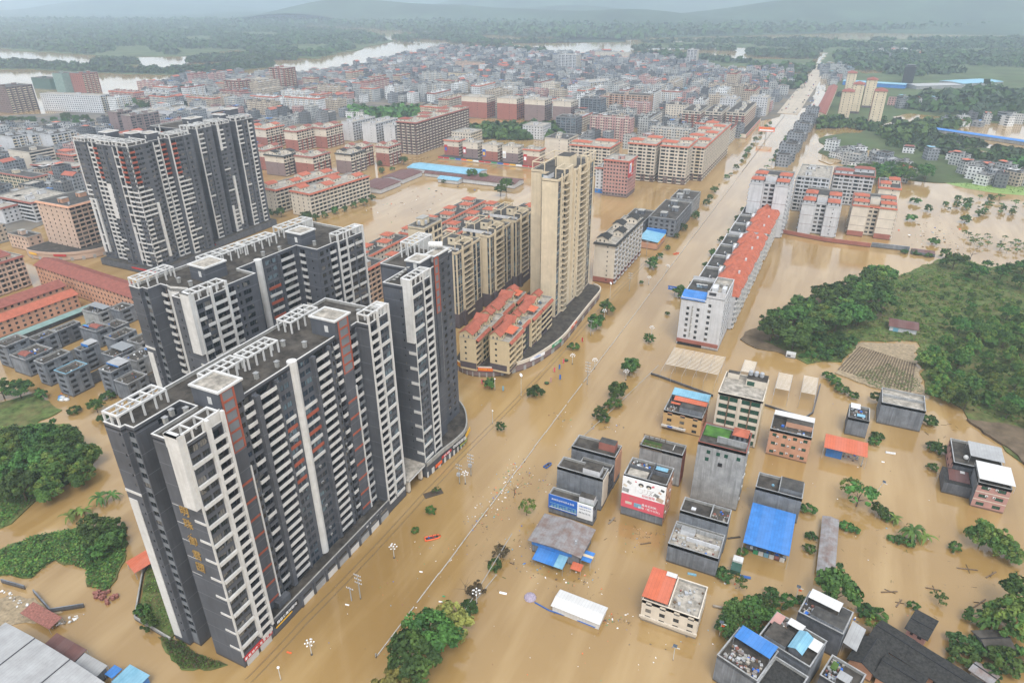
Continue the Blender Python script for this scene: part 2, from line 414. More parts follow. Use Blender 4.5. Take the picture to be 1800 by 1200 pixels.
def inset(poly, d):
    """offset a CCW polygon inward by d"""
    out = []; n = len(poly)
    for i in range(n):
        a, b, c = Vector(poly[i-1]), Vector(poly[i]), Vector(poly[(i+1)%n])
        d1 = (b-a).normalized(); d2 = (c-b).normalized(); n1 = Vector((-d1.y,d1.x)); n2 = Vector((-d2.y,d2.x))
        k = 1+n1.dot(n2); v = (n1+n2)/max(k,.2); out.append((b.x+v.x*d, b.y+v.y*d))
    return out
def flat_roof(root, poly, z, par=1.1, cap='white_paint', wall='grey_paint', top='roof_slab', t=.22, name='roof'):
    """roof slab sunk behind a parapet with a coping"""
    b = MB(); q = inset(poly, t); n = len(poly)
    b.face([(x,y,z) for x,y in q], top)
    for i in range(n):
        j = (i+1) % n
        b.face([(*poly[i],z-.3),(*poly[j],z-.3),(*poly[j],z+par),(*poly[i],z+par)], wall)
        b.face([(*q[j],z),(*q[i],z),(*q[i],z+par),(*q[j],z+par)], 'concrete')
    c0 = inset(poly,-.06); c1 = inset(poly,t+.06)
    for i in range(n):
        j = (i+1) % n
        b.face([(*c0[i],z+par+.1),(*c0[j],z+par+.1),(*c1[j],z+par+.1),(*c1[i],z+par+.1)], cap)
        b.face([(*c0[i],z+par-.06),(*c0[j],z+par-.06),(*c0[j],z+par+.1),(*c0[i],z+par+.1)], cap)
        b.face([(*c1[j],z+par-.06),(*c1[i],z+par-.06),(*c1[i],z+par+.1),(*c1[j],z+par+.1)], cap)
    return b.build(name, root)
def pergola(root, x0, x1, y0, y1, z0, z1, nx, ny, m='white_paint', cross=True, name='pergola'):
    """open concrete frame on a roof: posts, ring beam, cross beams"""
    b = MB(); t = .42; bh = .45
    b.box(x0,x1,y0,y0+t,z1-bh,z1,m); b.box(x0,x1,y1-t,y1,z1-bh,z1,m)
    b.box(x0,x0+t,y0+t,y1-t,z1-bh,z1,m); b.box(x1-t,x1,y0+t,y1-t,z1-bh,z1,m)
    for i in range(nx+1):
        for j in range(ny+1):
            if 0 < i < nx and 0 < j < ny: continue
            x = x0+(x1-x0-t)*i/nx; y = y0+(y1-y0-t)*j/ny
            b.box(x+.01,x+t-.01,y+.01,y+t-.01,z0,z1-bh,m,skip='t')
    if cross:
        for j in range(1,ny):
            y = y0+(y1-y0-t)*j/ny; b.box(x0+t,x1-t,y,y+t*.8,z1-bh+.03,z1-.03,m)
        for i in range(1,nx):
            x = x0+(x1-x0-t)*i/nx; b.box(x,x+t*.8,y0+t,y1-t,z1-bh+.05,z1-.05,m)
    return b.build(name, root)
def text(name, s, size, m, parent, loc, rot, extrude=.04, align='CENTER', spacing=1.0):
    cu = bpy.data.curves.new(name, 'FONT'); cu.body = s; cu.size = size; cu.extrude = extrude; cu.align_x = align; cu.align_y = 'CENTER'
    cu.space_character = spacing
    o = bpy.data.objects.new(name, cu); S.collection.objects.link(o)
    cu.materials.append(M(m)); o.location = loc; o.rotation_euler = rot
    if parent: o.parent = parent
    return o
FACE_S, FACE_E, FACE_W = (PI/2,0,0), (PI/2,0,PI/2), (PI/2,0,-PI/2)
# ------------------------------------------------------------------ flood water, haze
def water_material():
    m = bpy.data.materials.new('flood_water'); m.use_nodes = True; MATS['flood_water'] = m
    t = m.node_tree; N = t.nodes; L = t.links; b = N['Principled BSDF']
    geo = N.new('ShaderNodeNewGeometry')
    def noise(s, d, sc=None):
        n = N.new('ShaderNodeTexNoise'); n.inputs['Scale'].default_value = s; n.inputs['Detail'].default_value = d
        if sc:
            mp = N.new('ShaderNodeMapping'); mp.inputs['Scale'].default_value = sc; mp.inputs['Rotation'].default_value = (0,0,.12)
            L.new(geo.outputs['Position'], mp.inputs[0]); L.new(mp.outputs[0], n.inputs[0])
        else: L.new(geo.outputs['Position'], n.inputs[0])
        return n.outputs[0]
    r = N.new('ShaderNodeMapRange'); r.inputs[1].default_value = .35; r.inputs[2].default_value = .65
    L.new(noise(.012, 5), r.inputs[0])
    x = N.new('ShaderNodeMix'); x.data_type = 'RGBA'; L.new(r.outputs[0], x.inputs[0])
    x.inputs[6].default_value = (.255,.155,.052,1); x.inputs[7].default_value = (.335,.213,.080,1)
    st = N.new('ShaderNodeMapRange'); st.inputs[1].default_value = .46; st.inputs[2].default_value = .72; st.inputs[4].default_value = .75
    L.new(noise(.5, 6, (.22,.03,1)), st.inputs[0])                  # silt drawn out along the flow
    y = N.new('ShaderNodeMix'); y.data_type = 'RGBA'; L.new(st.outputs[0], y.inputs[0]); L.new(x.outputs[2], y.inputs[6]); y.inputs[7].default_value = (.40,.275,.125,1)
    L.new(y.outputs[2], b.inputs['Base Color'])
    b.inputs['Roughness'].default_value = .08; b.inputs['IOR'].default_value = 1.42; b.inputs['Specular IOR Level'].default_value = .9
    # ripples, stronger in patches
    p = N.new('ShaderNodeMapRange'); p.inputs[1].default_value = .45; p.inputs[2].default_value = .68; p.inputs[3].default_value = .02; p.inputs[4].default_value = .20
    L.new(noise(.02, 3), p.inputs[0])
    mx = N.new('ShaderNodeMath'); mx.operation = 'MULTIPLY_ADD'; mx.inputs[1].default_value = .5
    L.new(noise(.55, 4, (1,.55,1)), mx.inputs[0]); L.new(noise(1.9, 3), mx.inputs[2])
    bp = N.new('ShaderNodeBump'); bp.inputs['Distance'].default_value = .12
    L.new(p.outputs[0], bp.inputs['Strength']); L.new(mx.outputs[0], bp.inputs['Height']); L.new(bp.outputs[0], b.inputs['Normal'])
water_material()
b = MB(); b.face([(-22000,-1500,0),(16000,-1500,0),(16000,26000,0),(-22000,26000,0)],'flood_water'); structure('flood_water', b)
hz = MB(); hz.box(-9500,7500,-300,9500,-1.5,460,'black')
hm = bpy.data.materials.new('haze'); hm.use_nodes = True; MATS['haze'] = hm
for n in list(hm.node_tree.nodes):
    if n.type == 'BSDF_PRINCIPLED': hm.node_tree.nodes.remove(n)
pv = hm.node_tree.nodes.new('ShaderNodeVolumePrincipled'); pv.inputs['Color'].default_value = (.74,.88,1,1); pv.inputs['Density'].default_value = .00017; pv.inputs['Anisotropy'].default_value = .2
hm.node_tree.links.new(pv.outputs[0], hm.node_tree.nodes['Material Output'].inputs['Volume'])
hz.mats = ['haze']; ho = hz.build('haze'); ho['kind'] = 'stuff'
# ------------------------------------------------------------------ the grey and white residential towers
WH = lambda f: 'white_paint'
def coolers(root, F, spots, n, seed, ang=PI/2):
    q = random.Random(seed)
    b = MB(); b.box(-.4,.4,-.32,0,0,.52,'cement_pale'); b.tube([(.1,-.33,.26),(.1,-.325,.26)],.2,'dark_metal',8)
    if 'cooler' not in TM: TM['cooler'] = b.mesh('air_conditioner')
    for k in range(n):
        x, y0, y1, z0, z1 = q.choice(spots); f = int(q.uniform(z0,z1)/2.93); link('air_conditioner', TM['cooler'], root, (x, q.uniform(y0,y1), f*2.93+.4), ang)
def every(n, k, lo=0, hi=99, m='white_paint'): return lambda f: m if (f % n == k and lo <= f < hi) else None
def altband(lo, hi): return lambda f: (('red_paint' if f % 2 else 'white_paint') if lo <= f < hi else None)
def vents(root, pts, z, m='concrete'):
    for (x,y) in pts:
        b = MB(); b.box(-.45,.45,-.45,.45,z,z+1.7,m); b.box(-.6,.6,-.6,.6,z+1.7,z+1.85,'cement_pale')
        b.build('vent', root, (x,y,0))
def stair_house(root, x0, x1, y0, y1, z, h, m='grey_paint', red=None, name='stair_house', top='roof_pale'):
    b = MB(); b.box(x0,x1,y0,y1,z,z+h,m,top=top)
    t = .35
    b.box(x0-t,x1+t,y0-t,y0+.3,z+h-.1,z+h+.4,'white_paint'); b.box(x0-t,x1+t,y1-.3,y1+t,z+h-.1,z+h+.4,'white_paint')
    b.box(x0-t,x0+.3,y0+.3,y1-.3,z+h-.1,z+h+.4,'white_paint'); b.box(x1-.3,x1+t,y0+.3,y1-.3,z+h-.1,z+h+.4,'white_paint')
    b.box(x0+(x1-x0)*.55,x0+(x1-x0)*.55+1.3,y0-.03,y0+.02,z+1.6,z+3.6,'white_paint')
    return b.build(name, root)
def red_frames(F, y0, y1, x, zt, n, fh, m='red_paint'):
    """ladder of red frames on an east-facing stair wall"""
    b = F.t; zb = zt-n*fh; p = .12
    for a in (y0, y1-.55): b.box(x,x+p,a,a+.55,zb,zt,m,skip='w')
    for i in range(n+1):
        z = zb+i*fh; b.box(x,x+p+.01,y0+.55,y1-.55,z-(0 if i == 0 else .3),z+.3,m,skip='w')
    for i in range(n): b.face([(x+.03,y0+.55,zb+i*fh+.3),(x+.03,y1-.55,zb+i*fh+.3),(x+.03,y1-.55,zb+(i+1)*fh-.3),(x+.03,y0+.55,zb+(i+1)*fh-.3)],'grey_paint_light')

# ---- tower in front, with gold lettering: origin is its street corner at the south end
def tower_front():
    r = thing('residential_tower', 'nearest grey and white slab tower with gold lettering down its end wall', 'tower', (-117.7,77.6,0))
    F = Facades(r, 110); fh = 2.93; n = 23; z0 = 3.9; H = z0+n*fh; fl = floors(z0, n, fh); m = 'grey_paint'
    xr = -4.2
    small = dict(n=1, gap=.1, sill=1.2, head=2.1, mul=1, g='glass')
    # west to east along the south end
    F.wall((-24.6,0),(-18.9,0),0,H,fl,[(4.5,5.2,'W',dict(small,gap=.02)),(.3,3.3,'P',dict(m='white_paint',p=.15,z=(2,50.2))),(.0,5.7,'P',dict(m='white_paint',p=.12,z=(52.2,53.0)))],m)
    F.wall((-18.9,0),(-18.9,1.2),0,H,fl,[],m)
    F.wall((-18.9,1.2),(-16,1.2),0,H,fl,[(.4,2.5,'W',dict(n=1,gap=.05,sill=.8,head=2.3,mul=2,wm=lambda f:'grey_paint_light'))],m)
    F.wall((-16,1.2),(-16,14),0,H,fl,[(6,8,'W',dict(n=1,gap=.1)),(9.5,11.5,'W',dict(n=1,gap=.1))],m)
    F.wall((-16,14),(-10.4,14),0,H,fl,[(1,4.6,'B',dict(band=lambda f:'grey_paint_light'))],m)
    F.wall((-10.4,14),(-10.4,1.3),0,H,fl,[],m)
    F.wall((-10.4,1.3),(0,1.3),0,H,fl,[(6.4,10.4,'P',dict(m='white_paint',p=1.3,z=(54.6,75)))]
           +[(6.9,10.4,'P',dict(m='white_paint',p=.14,z=(49.6-k*6.1-.35,49.6-k*6.1+.35))) for k in range(8)]
           +[(.2,3.6,'P',dict(m='white_paint',p=.05,z=(52.4-k*5.5,52.52-k*5.5))) for k in range(5)],m)
    # street front, south corner block standing proud
    wb = every(2,1)
    F.wall((0,1.3),(0,12.5),0,H,fl,[(0,.5,'P',dict(m='white_paint',p=.25,z=(4,75))),(.7,3.5,'W',dict(n=1,gap=.2,mul=3,sill=.75,head=2.5)),(3.6,6.0,'W',dict(n=1,gap=.2,mul=3,sill=.75,head=2.5)),
        (6.05,6.9,'P',dict(m='white_paint',p=.9,z=(5.5,75))),(6.9,10.5,'B',dict(band=WH,p=.75,ext=0,rail=True)),(10.5,11.2,'P',dict(m='white_paint',p=.9,z=(5.5,75)))],m)
    for f in range(1,n,2): F.put('sill_panel',('band',5.5,.55,.95,'white_paint',False),None,.0,1.3+3.3,z0+f*fh-.15,PI/2)
    F.wall((0,12.5),(xr,12.5),0,H,fl,[],m)
    # recessed street front between the two corner blocks; u = world y - 90.1
    bays = [(.3,2.6,'W',dict(n=1,mul=2)),
        (7.5,9.4,'W',dict(n=1,gap=.2,mul=2)),(9.6,12.6,'B',dict(band=lambda f: 'white_paint' if (f >= 18 or f % 2 == 0) else 'grey_paint',p=.35,ext=.0)),
        (12.7,14.1,'P',dict(m='grey_paint',p=1.3,z=(5.5,H-1))),(14.2,20.5,'B',dict(band=WH,p=.6,rail=True)),
        (20.5,21.1,'P',dict(m='grey_paint',p=.9,z=(5.5,H-.5))),
        (21.2,25.6,'W',dict(n=2,gap=.35,mul=2,sill=.8,head=2.5,g='glass_blue',band=altband(10,19),bz=-.2,h=.95)),
        (29.2,34.3,'W',dict(n=2,gap=.35,mul=2,sill=.8,head=2.5,g='glass_blue',band=altband(12,19),bz=-.2,h=.95)),
        (34.5,35.5,'P',dict(m='grey_paint',p=1.0,z=(5.5,H-.5))),(35.5,41.4,'B',dict(band=WH,p=.6,rail=True)),
        (41.4,42.1,'P',dict(m='grey_paint',p=.9,z=(5.5,H-.5))),
        (42.2,44.0,'W',dict(n=1,gap=.15,mul=2)),(44.2,46.2,'B',dict(band=lambda f: 'white_paint' if (f >= 18 or f % 2 == 0) else 'grey_paint',p=.35)),
        (51.3,54.4,'B',dict(band=lambda f: 'white_paint' if f % 2 else 'grey_paint_light',p=.5))]
    F.wall((xr,12.5),(xr,68),0,H,fl,bays,m)
    t = F.t
    for (a,b) in ((15.6,19.8),(58.8,63.5)):                       # stair walls: proud, red ladder on top, stripes below
        t.box(xr-.1,xr+.7,a,b,5,H+5.6,'grey_paint',skip='w')
        red_frames(F,a,b,xr+.7,H+5.3,6,fh)
        for k in range(8): t.box(xr+.7,xr+.82,a+.1,b-.1,49-k*5.86-.35,49-k*5.86+.35,'red_paint',skip='w')
        t.box(xr+.7,xr+1.0,b-.35,b+.1,5.5,53,'white_paint',skip='w')
    t.tube([(xr-.3,40.3,5.5),(xr-.3,40.3,H+1.5)],1.35,'white_paint',14)            # rounded white shaft
    F.wall((xr,68),(0,68),0,H,fl,[],m)
    F.wall((0,68),(0,78.5),0,H,fl,[(0,.6,'P',dict(m='white_paint',p=.3,z=(5.5,75))),(.7,4.1,'B',dict(band=WH,p=.5,ext=0,rail=True)),(4.1,4.8,'P',dict(m='white_paint',p=.55,z=(5.5,75))),
        (4.9,9.7,'W',dict(n=2,gap=.2,mul=2,sill=.7,head=2.5,g='glass_blue',band=every(2,0),p=.35,bz=-.3,h=1.05)),(9.8,10.5,'P',dict(m='white_paint',p=.4,z=(5.5,75)))],m)
    F.wall((0,78.5),(-24.6,78.5),0,H,fl,[],m)
    F.wall((-24.6,78.5),(-24.6,0),0,H,fl,[(4+k*7,7+k*7,'W',dict(n=1)) for k in range(10)],m)
    poly = [(-24.6,0),(-18.9,0),(-18.9,1.2),(-16,1.2),(-16,14),(-10.4,14),(-10.4,1.3),(0,1.3),(0,12.5),(xr,12.5),(xr,68),(0,68),(0,78.5),(-24.6,78.5)]
    flat_roof(r, poly, H, .9)
    F.finish()
    coolers(r,F,[(.02,2.6,3.2,8,70),(.02,72.6,72.9,8,70),(-4.15,21.9,22.3,8,70),(-4.15,35.2,35.6,8,70),(-4.15,43.6,44,8,70),(-4.15,55.8,56.2,8,70)],26,3)
    pergola(r,-24.5,-19.2,.2,13.6,H,75,2,4); pergola(r,-4.2,-.1,0,12,H,75,1,3); pergola(r,-4.2,-.1,68.2,78.4,H,75,1,3)
    pergola(r,-18.5,-13.5,22,33,H,75,2,4); pergola(r,-18,-13,33.6,45,H,75,2,4); pergola(r,-23,-17.5,55,67,H,75,2,4)
    b = MB(); b.box(-23.4,-18,67.2,67.6,H,74.6,'white_paint'); b.box(-.5,-.05,6.8,11.9,H+.9,74.5,'white_paint'); b.box(-4.1,-.1,76.5,78.3,H+.2,74.5,'white_paint'); b.build('parapet_screen', r)
    stair_house(r,-12.6,-3.6,15.3,22.5,H,5.4); stair_house(r,-12.5,-3.6,57.8,64.5,H,5.4)
    vents(r,[(-12,6.5),(-13.5,9.5),(-11,11.5),(-8,31),(-8.5,50),(-7.5,38),(-14.5,48),(-8,74)],H)
    # lettering
    for s, z, sz in (('明',51.2,3.1),('珠',47.3,3.1),('·',44.3,2.0),('御',42.0,3.1),('君',37.4,3.1),('园',33.4,3.1)):
        text('letter', s, sz, 'gold', r, (-6.4,1.18,z), FACE_S, .1)
    return r
TOWER_A = tower_front()
# ---- parapet-topped shop podium along the street under the front tower
def shop_front(root, y0, y1, x, z1, n, cols):
    """row of shop bays facing +x: piers, slit windows, roller shutters half under water"""
    b = MB(); k = (y1-y0)/n
    for i in range(n):
        a = y0+i*k
        b.box(x-.02,x+.35,a,a+.7,0,z1-.9,'grey_paint',skip='w')
    b.build('pier', root)
    for i in range(n):
        a = y0+i*k
        c = cols[i % len(cols)]
        s = MB(); s.box(x-.02,x+.06,a+.9,a+k-.2,-.5,2.2,c,skip='w'); s.build('shutter', root)
        s = MB(); s.box(x-.02,x+.04,a+1.3,a+k-.8,3.0,3.7,'glass',skip='w'); s.build('window', root)
def podium_front():
    r = thing('shop_podium', 'dark grey podium of shops along the foot of the lettered tower', 'shops', (-117.7,90.1,0))
    b = MB(); b.box(-4.1,.15,0,55.4,-1,4.9,'grey_paint',top='roof_slab'); b.box(-.15,.3,0,55.4,4.9,6.0,'grey_paint',top='concrete'); b.build('wall', r)
    shop_front(r,11,55,.15,5.6,8,['white_sheet','pale_sheet'])
    b = MB(); b.box(.15,.5,.4,9.8,3.0,4.6,'black'); b.build('sign', r)
    text('letter','精装公寓样板间',1.15,'sign_white',r,(.52,5.2,4.0),FACE_E,.03)
    b = MB(); b.box(.15,.55,.6,7,2.6,3.1,'sign_yellow'); b.build('sign', r)
    text('letter','正昊学校',.8,'sign_white',r,(.2,50,4.9),FACE_E,.03); text('letter','幼儿园',.8,'sign_white',r,(.2,44,4.3),FACE_E,.03)
    b = MB(); b.box(-3.4,-1.6,4.8,9.4,4.9,6.9,'cement_dark'); b.build('parapet_box', r)
    s = thing('shop_sign', 'long red shop sign at the corner under the lettered tower', 'sign', (-117.4,79,0))
    b = MB(); b.box(-.25,.12,.3,10.3,2.3,3.7,'sign_red'); b.build('board', s)
    text('letter','家 园 地 产 · 百 货 超 市',.95,'sign_white',s,(.14,5.2,3.0),FACE_E,.03)
    for k in range(2):
        b = MB(); b.box(-.25,.02,.8+k*4.9,4.8+k*4.9,-.5,2.2,'white_sheet'); b.build('shutter', s)
    return r
podium_front()
# ---- second slab behind, with a deep court
def tower_behind():
    r = thing('residential_tower', 'grey and white slab tower directly behind the lettered one, white pergolas on its roof', 'tower', (-174.0,131,0), math.radians(-3.9))
    F = Facades(r, 100); fh = 2.93; n = 23; z0 = 6.0; H = z0+n*fh; fl = floors(z0, n, fh); m = 'grey_paint'; top = H+3.8
    F.wall((-30.5,0),(-25.2,0),0,H,fl,[(4.1,4.8,'W',dict(n=1,gap=.02,sill=1.2,head=2.1,mul=1)),(.4,3.3,'P',dict(m='white_paint',p=.15,z=(2,50))),(0,5.3,'P',dict(m='white_paint',p=.12,z=(51.5,52.3)))],m)
    F.wall((-25.2,0),(-25.2,1.2),0,H,fl,[],m)
    F.wall((-25.2,1.2),(-22.6,1.2),0,H,fl,[(.3,2.3,'W',dict(n=1,gap=.05,sill=.8,head=2.4,wm=lambda f:'grey_paint_light'))],m)
    F.wall((-22.6,1.2),(-22.6,6),0,H,fl,[],m)
    F.wall((-22.6,6),(-19.4,6),0,H,fl,[(.3,2.9,'B',dict(band=WH,p=.6,bk='tan_wall'))],m)
    F.wall((-19.4,6),(-16.6,5.4),0,H+1.5,fl,[],'white_paint'); F.wall((-16.6,5.4),(-10.6,7.5),0,H+1.5,fl,[],'white_paint')
    F.wall((-10.6,7.5),(-10.6,1.3),0,H,fl,[],m)
    F.wall((-10.6,1.3),(0,1.3),0,H,fl,[(2,2.7,'W',dict(n=1,gap=.02,sill=1.2,head=2.1,mul=1)),(6.2,10.6,'P',dict(m='white_paint',p=1.3,z=(56,top)))]
           +[(7.1,10.6,'P',dict(m='white_paint',p=.14,z=(51-k*6.1,51.7-k*6.1))) for k in range(4)],m)
    F.wall((0,1.3),(0,14.5),0,H,fl,[(0,.5,'P',dict(m='white_paint',p=.25,z=(4,top))),(.7,3.2,'W',dict(n=1,gap=.15,mul=3,sill=.75,head=2.5,band=every(2,1),bz=-.2)),(3.4,5.9,'W',dict(n=1,gap=.15,mul=3,sill=.75,head=2.5,band=every(2,0),bz=-.2)),
        (6.2,7.0,'P',dict(m='white_paint',p=.6,z=(5,top))),(7.0,11.9,'B',dict(band=WH,ext=0,p=.4,rail=True)),(12.0,12.8,'P',dict(m='white_paint',p=.6,z=(5,top)))],m)
    F.wall((0,14.5),(-2.4,14.5),0,H,fl,[],m)
    F.wall((-2.4,14.5),(-2.4,28),0,H,fl,[(.3,4,'B',dict(band=WH,p=.4)),(5.2,6.2,'W',dict(n=1,gap=.05,mul=1)),(7.0,11.0,'W',dict(n=1,gap=.4,mul=3,sill=.7,head=2.4))],m)
    F.wall((-2.4,28),(-11.5,28),0,H,fl,[],m)
    F.wall((-11.5,28),(-11.5,56),0,H,fl,[(.5,6.5,'W',dict(n=2,mul=3,sill=.7,head=2.4,g='glass_blue',band=altband(9,20),bz=-.2)),(12,17.6,'W',dict(n=2,mul=3,sill=.7,head=2.4,g='glass_blue',band=altband(9,20),bz=-.2)),
        (18,19,'P',dict(m='grey_paint',p=.8,z=(5,H))),(19.2,25.8,'B',dict(band=WH,p=.5,rail=True))],m)
    F.t.tube([(-11.6,37.3,5),(-11.6,37.3,H+1.2)],1.4,'white_paint',14)
    F.wall((-11.5,56),(-1,56),0,H,fl,[(1.5,4,'B',dict(band=WH,p=.4)),(7,7.8,'W',dict(n=1,gap=.02,sill=1.2,head=2.1,mul=1))],m)
    F.wall((-1,56),(-1,66),0,H,fl,[(1,3.6,'W',dict(n=1,mul=3,sill=.7,head=2.4)),(4.6,5.9,'W',dict(n=1,gap=.1,mul=1)),(6.6,9.6,'B',dict(band=WH,p=.4))],m)
    F.wall((-1,66),(0,66),0,H,fl,[],m)
    F.wall((0,66),(0,81),0,H,fl,[(0,.7,'P',dict(m='white_paint',p=.4,z=(5,top))),(.8,4.6,'B',dict(band=WH,ext=0,p=.3,rail=True)),(4.8,5.5,'P',dict(m='white_paint',p=.4,z=(5,top))),
        (5.7,8.9,'W',dict(n=1,gap=.2,mul=3,sill=.7,head=2.5,band=every(2,0),bz=-.2)),(9.8,13.8,'W',dict(n=1,gap=.3,mul=3,sill=.7,head=2.5,band=every(2,0),bz=-.2)),(14.2,15,'P',dict(m='white_paint',p=.4,z=(5,top)))],m)
    F.wall((0,81),(-30.5,81),0,H,fl,[],m); F.wall((-30.5,81),(-30.5,0),0,H,fl,[],m)
    poly = [(-30.5,0),(-25.2,0),(-25.2,1.2),(-22.6,1.2),(-22.6,6),(-19.4,6),(-16.6,5.4),(-10.6,7.5),(-10.6,1.3),(0,1.3),(0,14.5),(-2.4,14.5),(-2.4,28),(-11.5,28),(-11.5,56),(-1,56),(-1,66),(0,66),(0,81),(-30.5,81)]
    flat_roof(r, poly, H, .9); F.finish()
    pergola(r,-30.4,-25.5,.2,14,H,top,2,4); pergola(r,-4.4,-.1,0,14,H,top,1,4); pergola(r,-27.5,-21.5,24,41,H,top,2,5); pergola(r,-27.5,-21.5,41.5,56,H,top,2,4); pergola(r,-30,-24,62,78,H,top,2,4); pergola(r,-4,-.1,66.2,80.8,H,top,1,4)
    stair_house(r,-19.5,-11.5,15.5,24,H,5); stair_house(r,-17,-9.5,57,64.5,H,5)
    b = MB(); b.box(-30,-24,77.6,78,H,top-.5,'white_paint'); b.box(-24.5,-20,70,70.4,H,H+3,'white_paint'); b.box(-4,-.2,79,80.7,H+.2,top-.5,'white_paint'); b.build('parapet_screen', r)
    vents(r,[(-14,11),(-20,11),(-15,43),(-14,50),(-7,61),(-8,72)],H)
tower_behind()
# ---- third tower with the curved shop podium
def tower_right():
    r = thing('residential_tower', 'narrow grey and white tower with water tank on its roof, right of the lettered tower', 'tower', (-116.5,167.5,0))
    F = Facades(r, 100); fh = 2.93; n = 23; z0 = 7.6; H = z0+n*fh; fl = floors(z0, n, fh); m = 'grey_paint'; top = H+3.6
    F.wall((-11,0),(0,0),6,H,fl,[(6.2,6.8,'W',dict(n=1,gap=.02,sill=1.2,head=2.1,mul=1)),(8.0,11,'P',dict(m='white_paint',p=.6,z=(56,top)))]
        +[(8.1,11,'P',dict(m='white_paint',p=.16,z=(51.3-k*5.86,52.4-k*5.86))) for k in range(8)],m)
    F.wall((0,0),(0,12),6,H,fl,[(0,.3,'P',dict(m='white_paint',p=.2,z=(7,top))),(.4,5.6,'W',dict(n=3,gap=.2,mul=2,sill=.7,head=2.5,g='glass_blue',band=lambda f: 'white_paint' if (f % 2 == 0 and (f > 11 or f < 6)) else None,bz=-.25,h=1.05)),
        (5.8,6.5,'P',dict(m='grey_paint',p=.2,z=(7,H))),(6.5,6.9,'P',dict(m='white_paint',p=.5,z=(7,top))),(7,11,'B',dict(band=WH,ext=0,p=.45,rail=True)),(11,11.4,'P',dict(m='white_paint',p=.5,z=(7,top)))],m)
    F.wall((0,12),(-3.5,12),6,H,fl,[],m)
    F.wall((-3.5,12),(-3.5,22),6,H,fl,[(1,4,'B',dict(band=every(2,0),p=.6)),(5,6,'W',dict(n=1,gap=.05,mul=1))],m)
    F.t.box(-3.5,-3.2,19.2,22,30,H+4,'grey_paint',skip='w'); red_frames(F,19,22,-3.2,H+3.6,7,fh)
    F.wall((-3.5,22),(-3.5,22.01),6,H,fl,[],m)
    F.wall((-3.5,22),(-6,26),6,H,fl,[(0,.4,'P',dict(m='white_paint',p=.3,z=(30,top-1)))],m); F.wall((-6,26),(-6,36),6,H,fl,[(2,4,'W',dict(n=1,gap=.1)),(6,8,'W',dict(n=1,gap=.1))],m)
    F.wall((-6,36),(-22,36),6,H,fl,[],m); F.wall((-22,36),(-22,14),6,H,fl,[],m); F.wall((-22,14),(-11,14),6,H,fl,[],m); F.wall((-11,14),(-11,0),6,H,fl,[],m)
    poly = [(-11,0),(0,0),(0,12),(-3.5,12),(-3.5,22),(-6,26),(-6,36),(-22,36),(-22,14),(-11,14)]
    flat_roof(r, poly, H, .9); F.finish()
    pergola(r,-4,-.1,0,11.6,H,top,1,4); pergola(r,-20,-14,24,36,H,H+6,2,4)
    stair_house(r,-10.5,-5,13,20,H,4); stair_house(r,-8,-4,21,30,H,3.6)
    b = MB(); b.tube([(-9.6,26.5,H+5.6),(-5.2,28.5,H+5.6)],1.1,'white_sheet',12); b.build('water_tank', r)
    b = MB(); b.box(-19.5,-14.5,35,35.4,H,H+5.6,'white_paint'); b.box(-3.9,-.2,11.1,11.5,H,top-.5,'white_paint'); b.build('parapet_screen', r)
    b = MB()
    for k in range(6): b.box(-10.2+k*.35,-9.2+k*.35,4+k*1.2,5+k*1.2,H+.3+k*.5,H+.5+k*.5,'concrete')
    b.build('stair', r)
tower_right()
def arc(pts, n=6):
    """smooth curve through points (Catmull-Rom)"""
    P = [Vector(p) for p in pts]; out = []
    for i in range(len(P)-1):
        a, b, c, d = P[max(i-1,0)], P[i], P[i+1], P[min(i+2,len(P)-1)]
        for k in range(n):
            t = k/n; out.append(tuple(.5*((2*b)+(c-a)*t+(2*a-5*b+4*c-d)*t*t+(3*b-a-3*c+d)*t**3)))
    out.append(tuple(P[-1])); return out
def curved_podium(name, label, edge, back, h, wallm, parm, boards, shutter='white_sheet', skip_sh=2):
    """shops under a terrace whose street edge is a curve; edge runs with the outside on its right"""
    r = thing(name, label, 'shops')
    e = arc(edge, 6); poly = e+back
    b = MB(); b.prism(poly, -1, h, wallm, top='roof_slab'); b.build('wall', r)
    p = MB()
    for i in range(len(e)-1):
        a, c = Vector(e[i]), Vector(e[i+1]); d = (c-a).normalized(); n = Vector((d.y,-d.x)); q = .45
        A, B = a+n*q, c+n*q; A2, B2 = a-n*.1, c-n*.1
        p.face([(*A,h-.7),(*B,h-.7),(*B,h+1.0),(*A,h+1.0)],parm); p.face([(*A,h+1.0),(*B,h+1.0),(*B2,h+1.0),(*A2,h+1.0)],parm)
        p.face([(*B2,h),(*A2,h),(*A2,h+1.0),(*B2,h+1.0)],parm); p.face([(*B,h-.7),(*A,h-.7),(*a,h-.7),(*c,h-.7)],parm)
    p.build('parapet', r)
    for i in range(0,len(e)-1,skip_sh):
        a, c = Vector(e[i]), Vector(e[i+1]); d = (c-a).normalized(); n = Vector((d.y,-d.x)); ang = math.atan2(d.y,d.x); L = (c-a).length
        s = MB(); s.box(.2,L-.2,-.08,.02,-.5,2.4,shutter,skip='n'); s.build('shutter', r, (a.x,a.y,0), ang)
    for (i, L, z0, z1, m, s, tm, sz) in boards:
        a, c = Vector(e[i]), Vector(e[i+1]); d = (c-a).normalized(); n = Vector((d.y,-d.x)); ang = math.atan2(d.y,d.x); o = a+n*.5
        s_ = MB(); s_.box(0,L,-.12,.0,z0,z1,m); sg = s_.build('sign', r, (o.x,o.y,0), ang)
        if s: text('letter', s, sz, tm, sg, (L/2,-.14,(z0+z1)/2), FACE_S, .02)
    return r
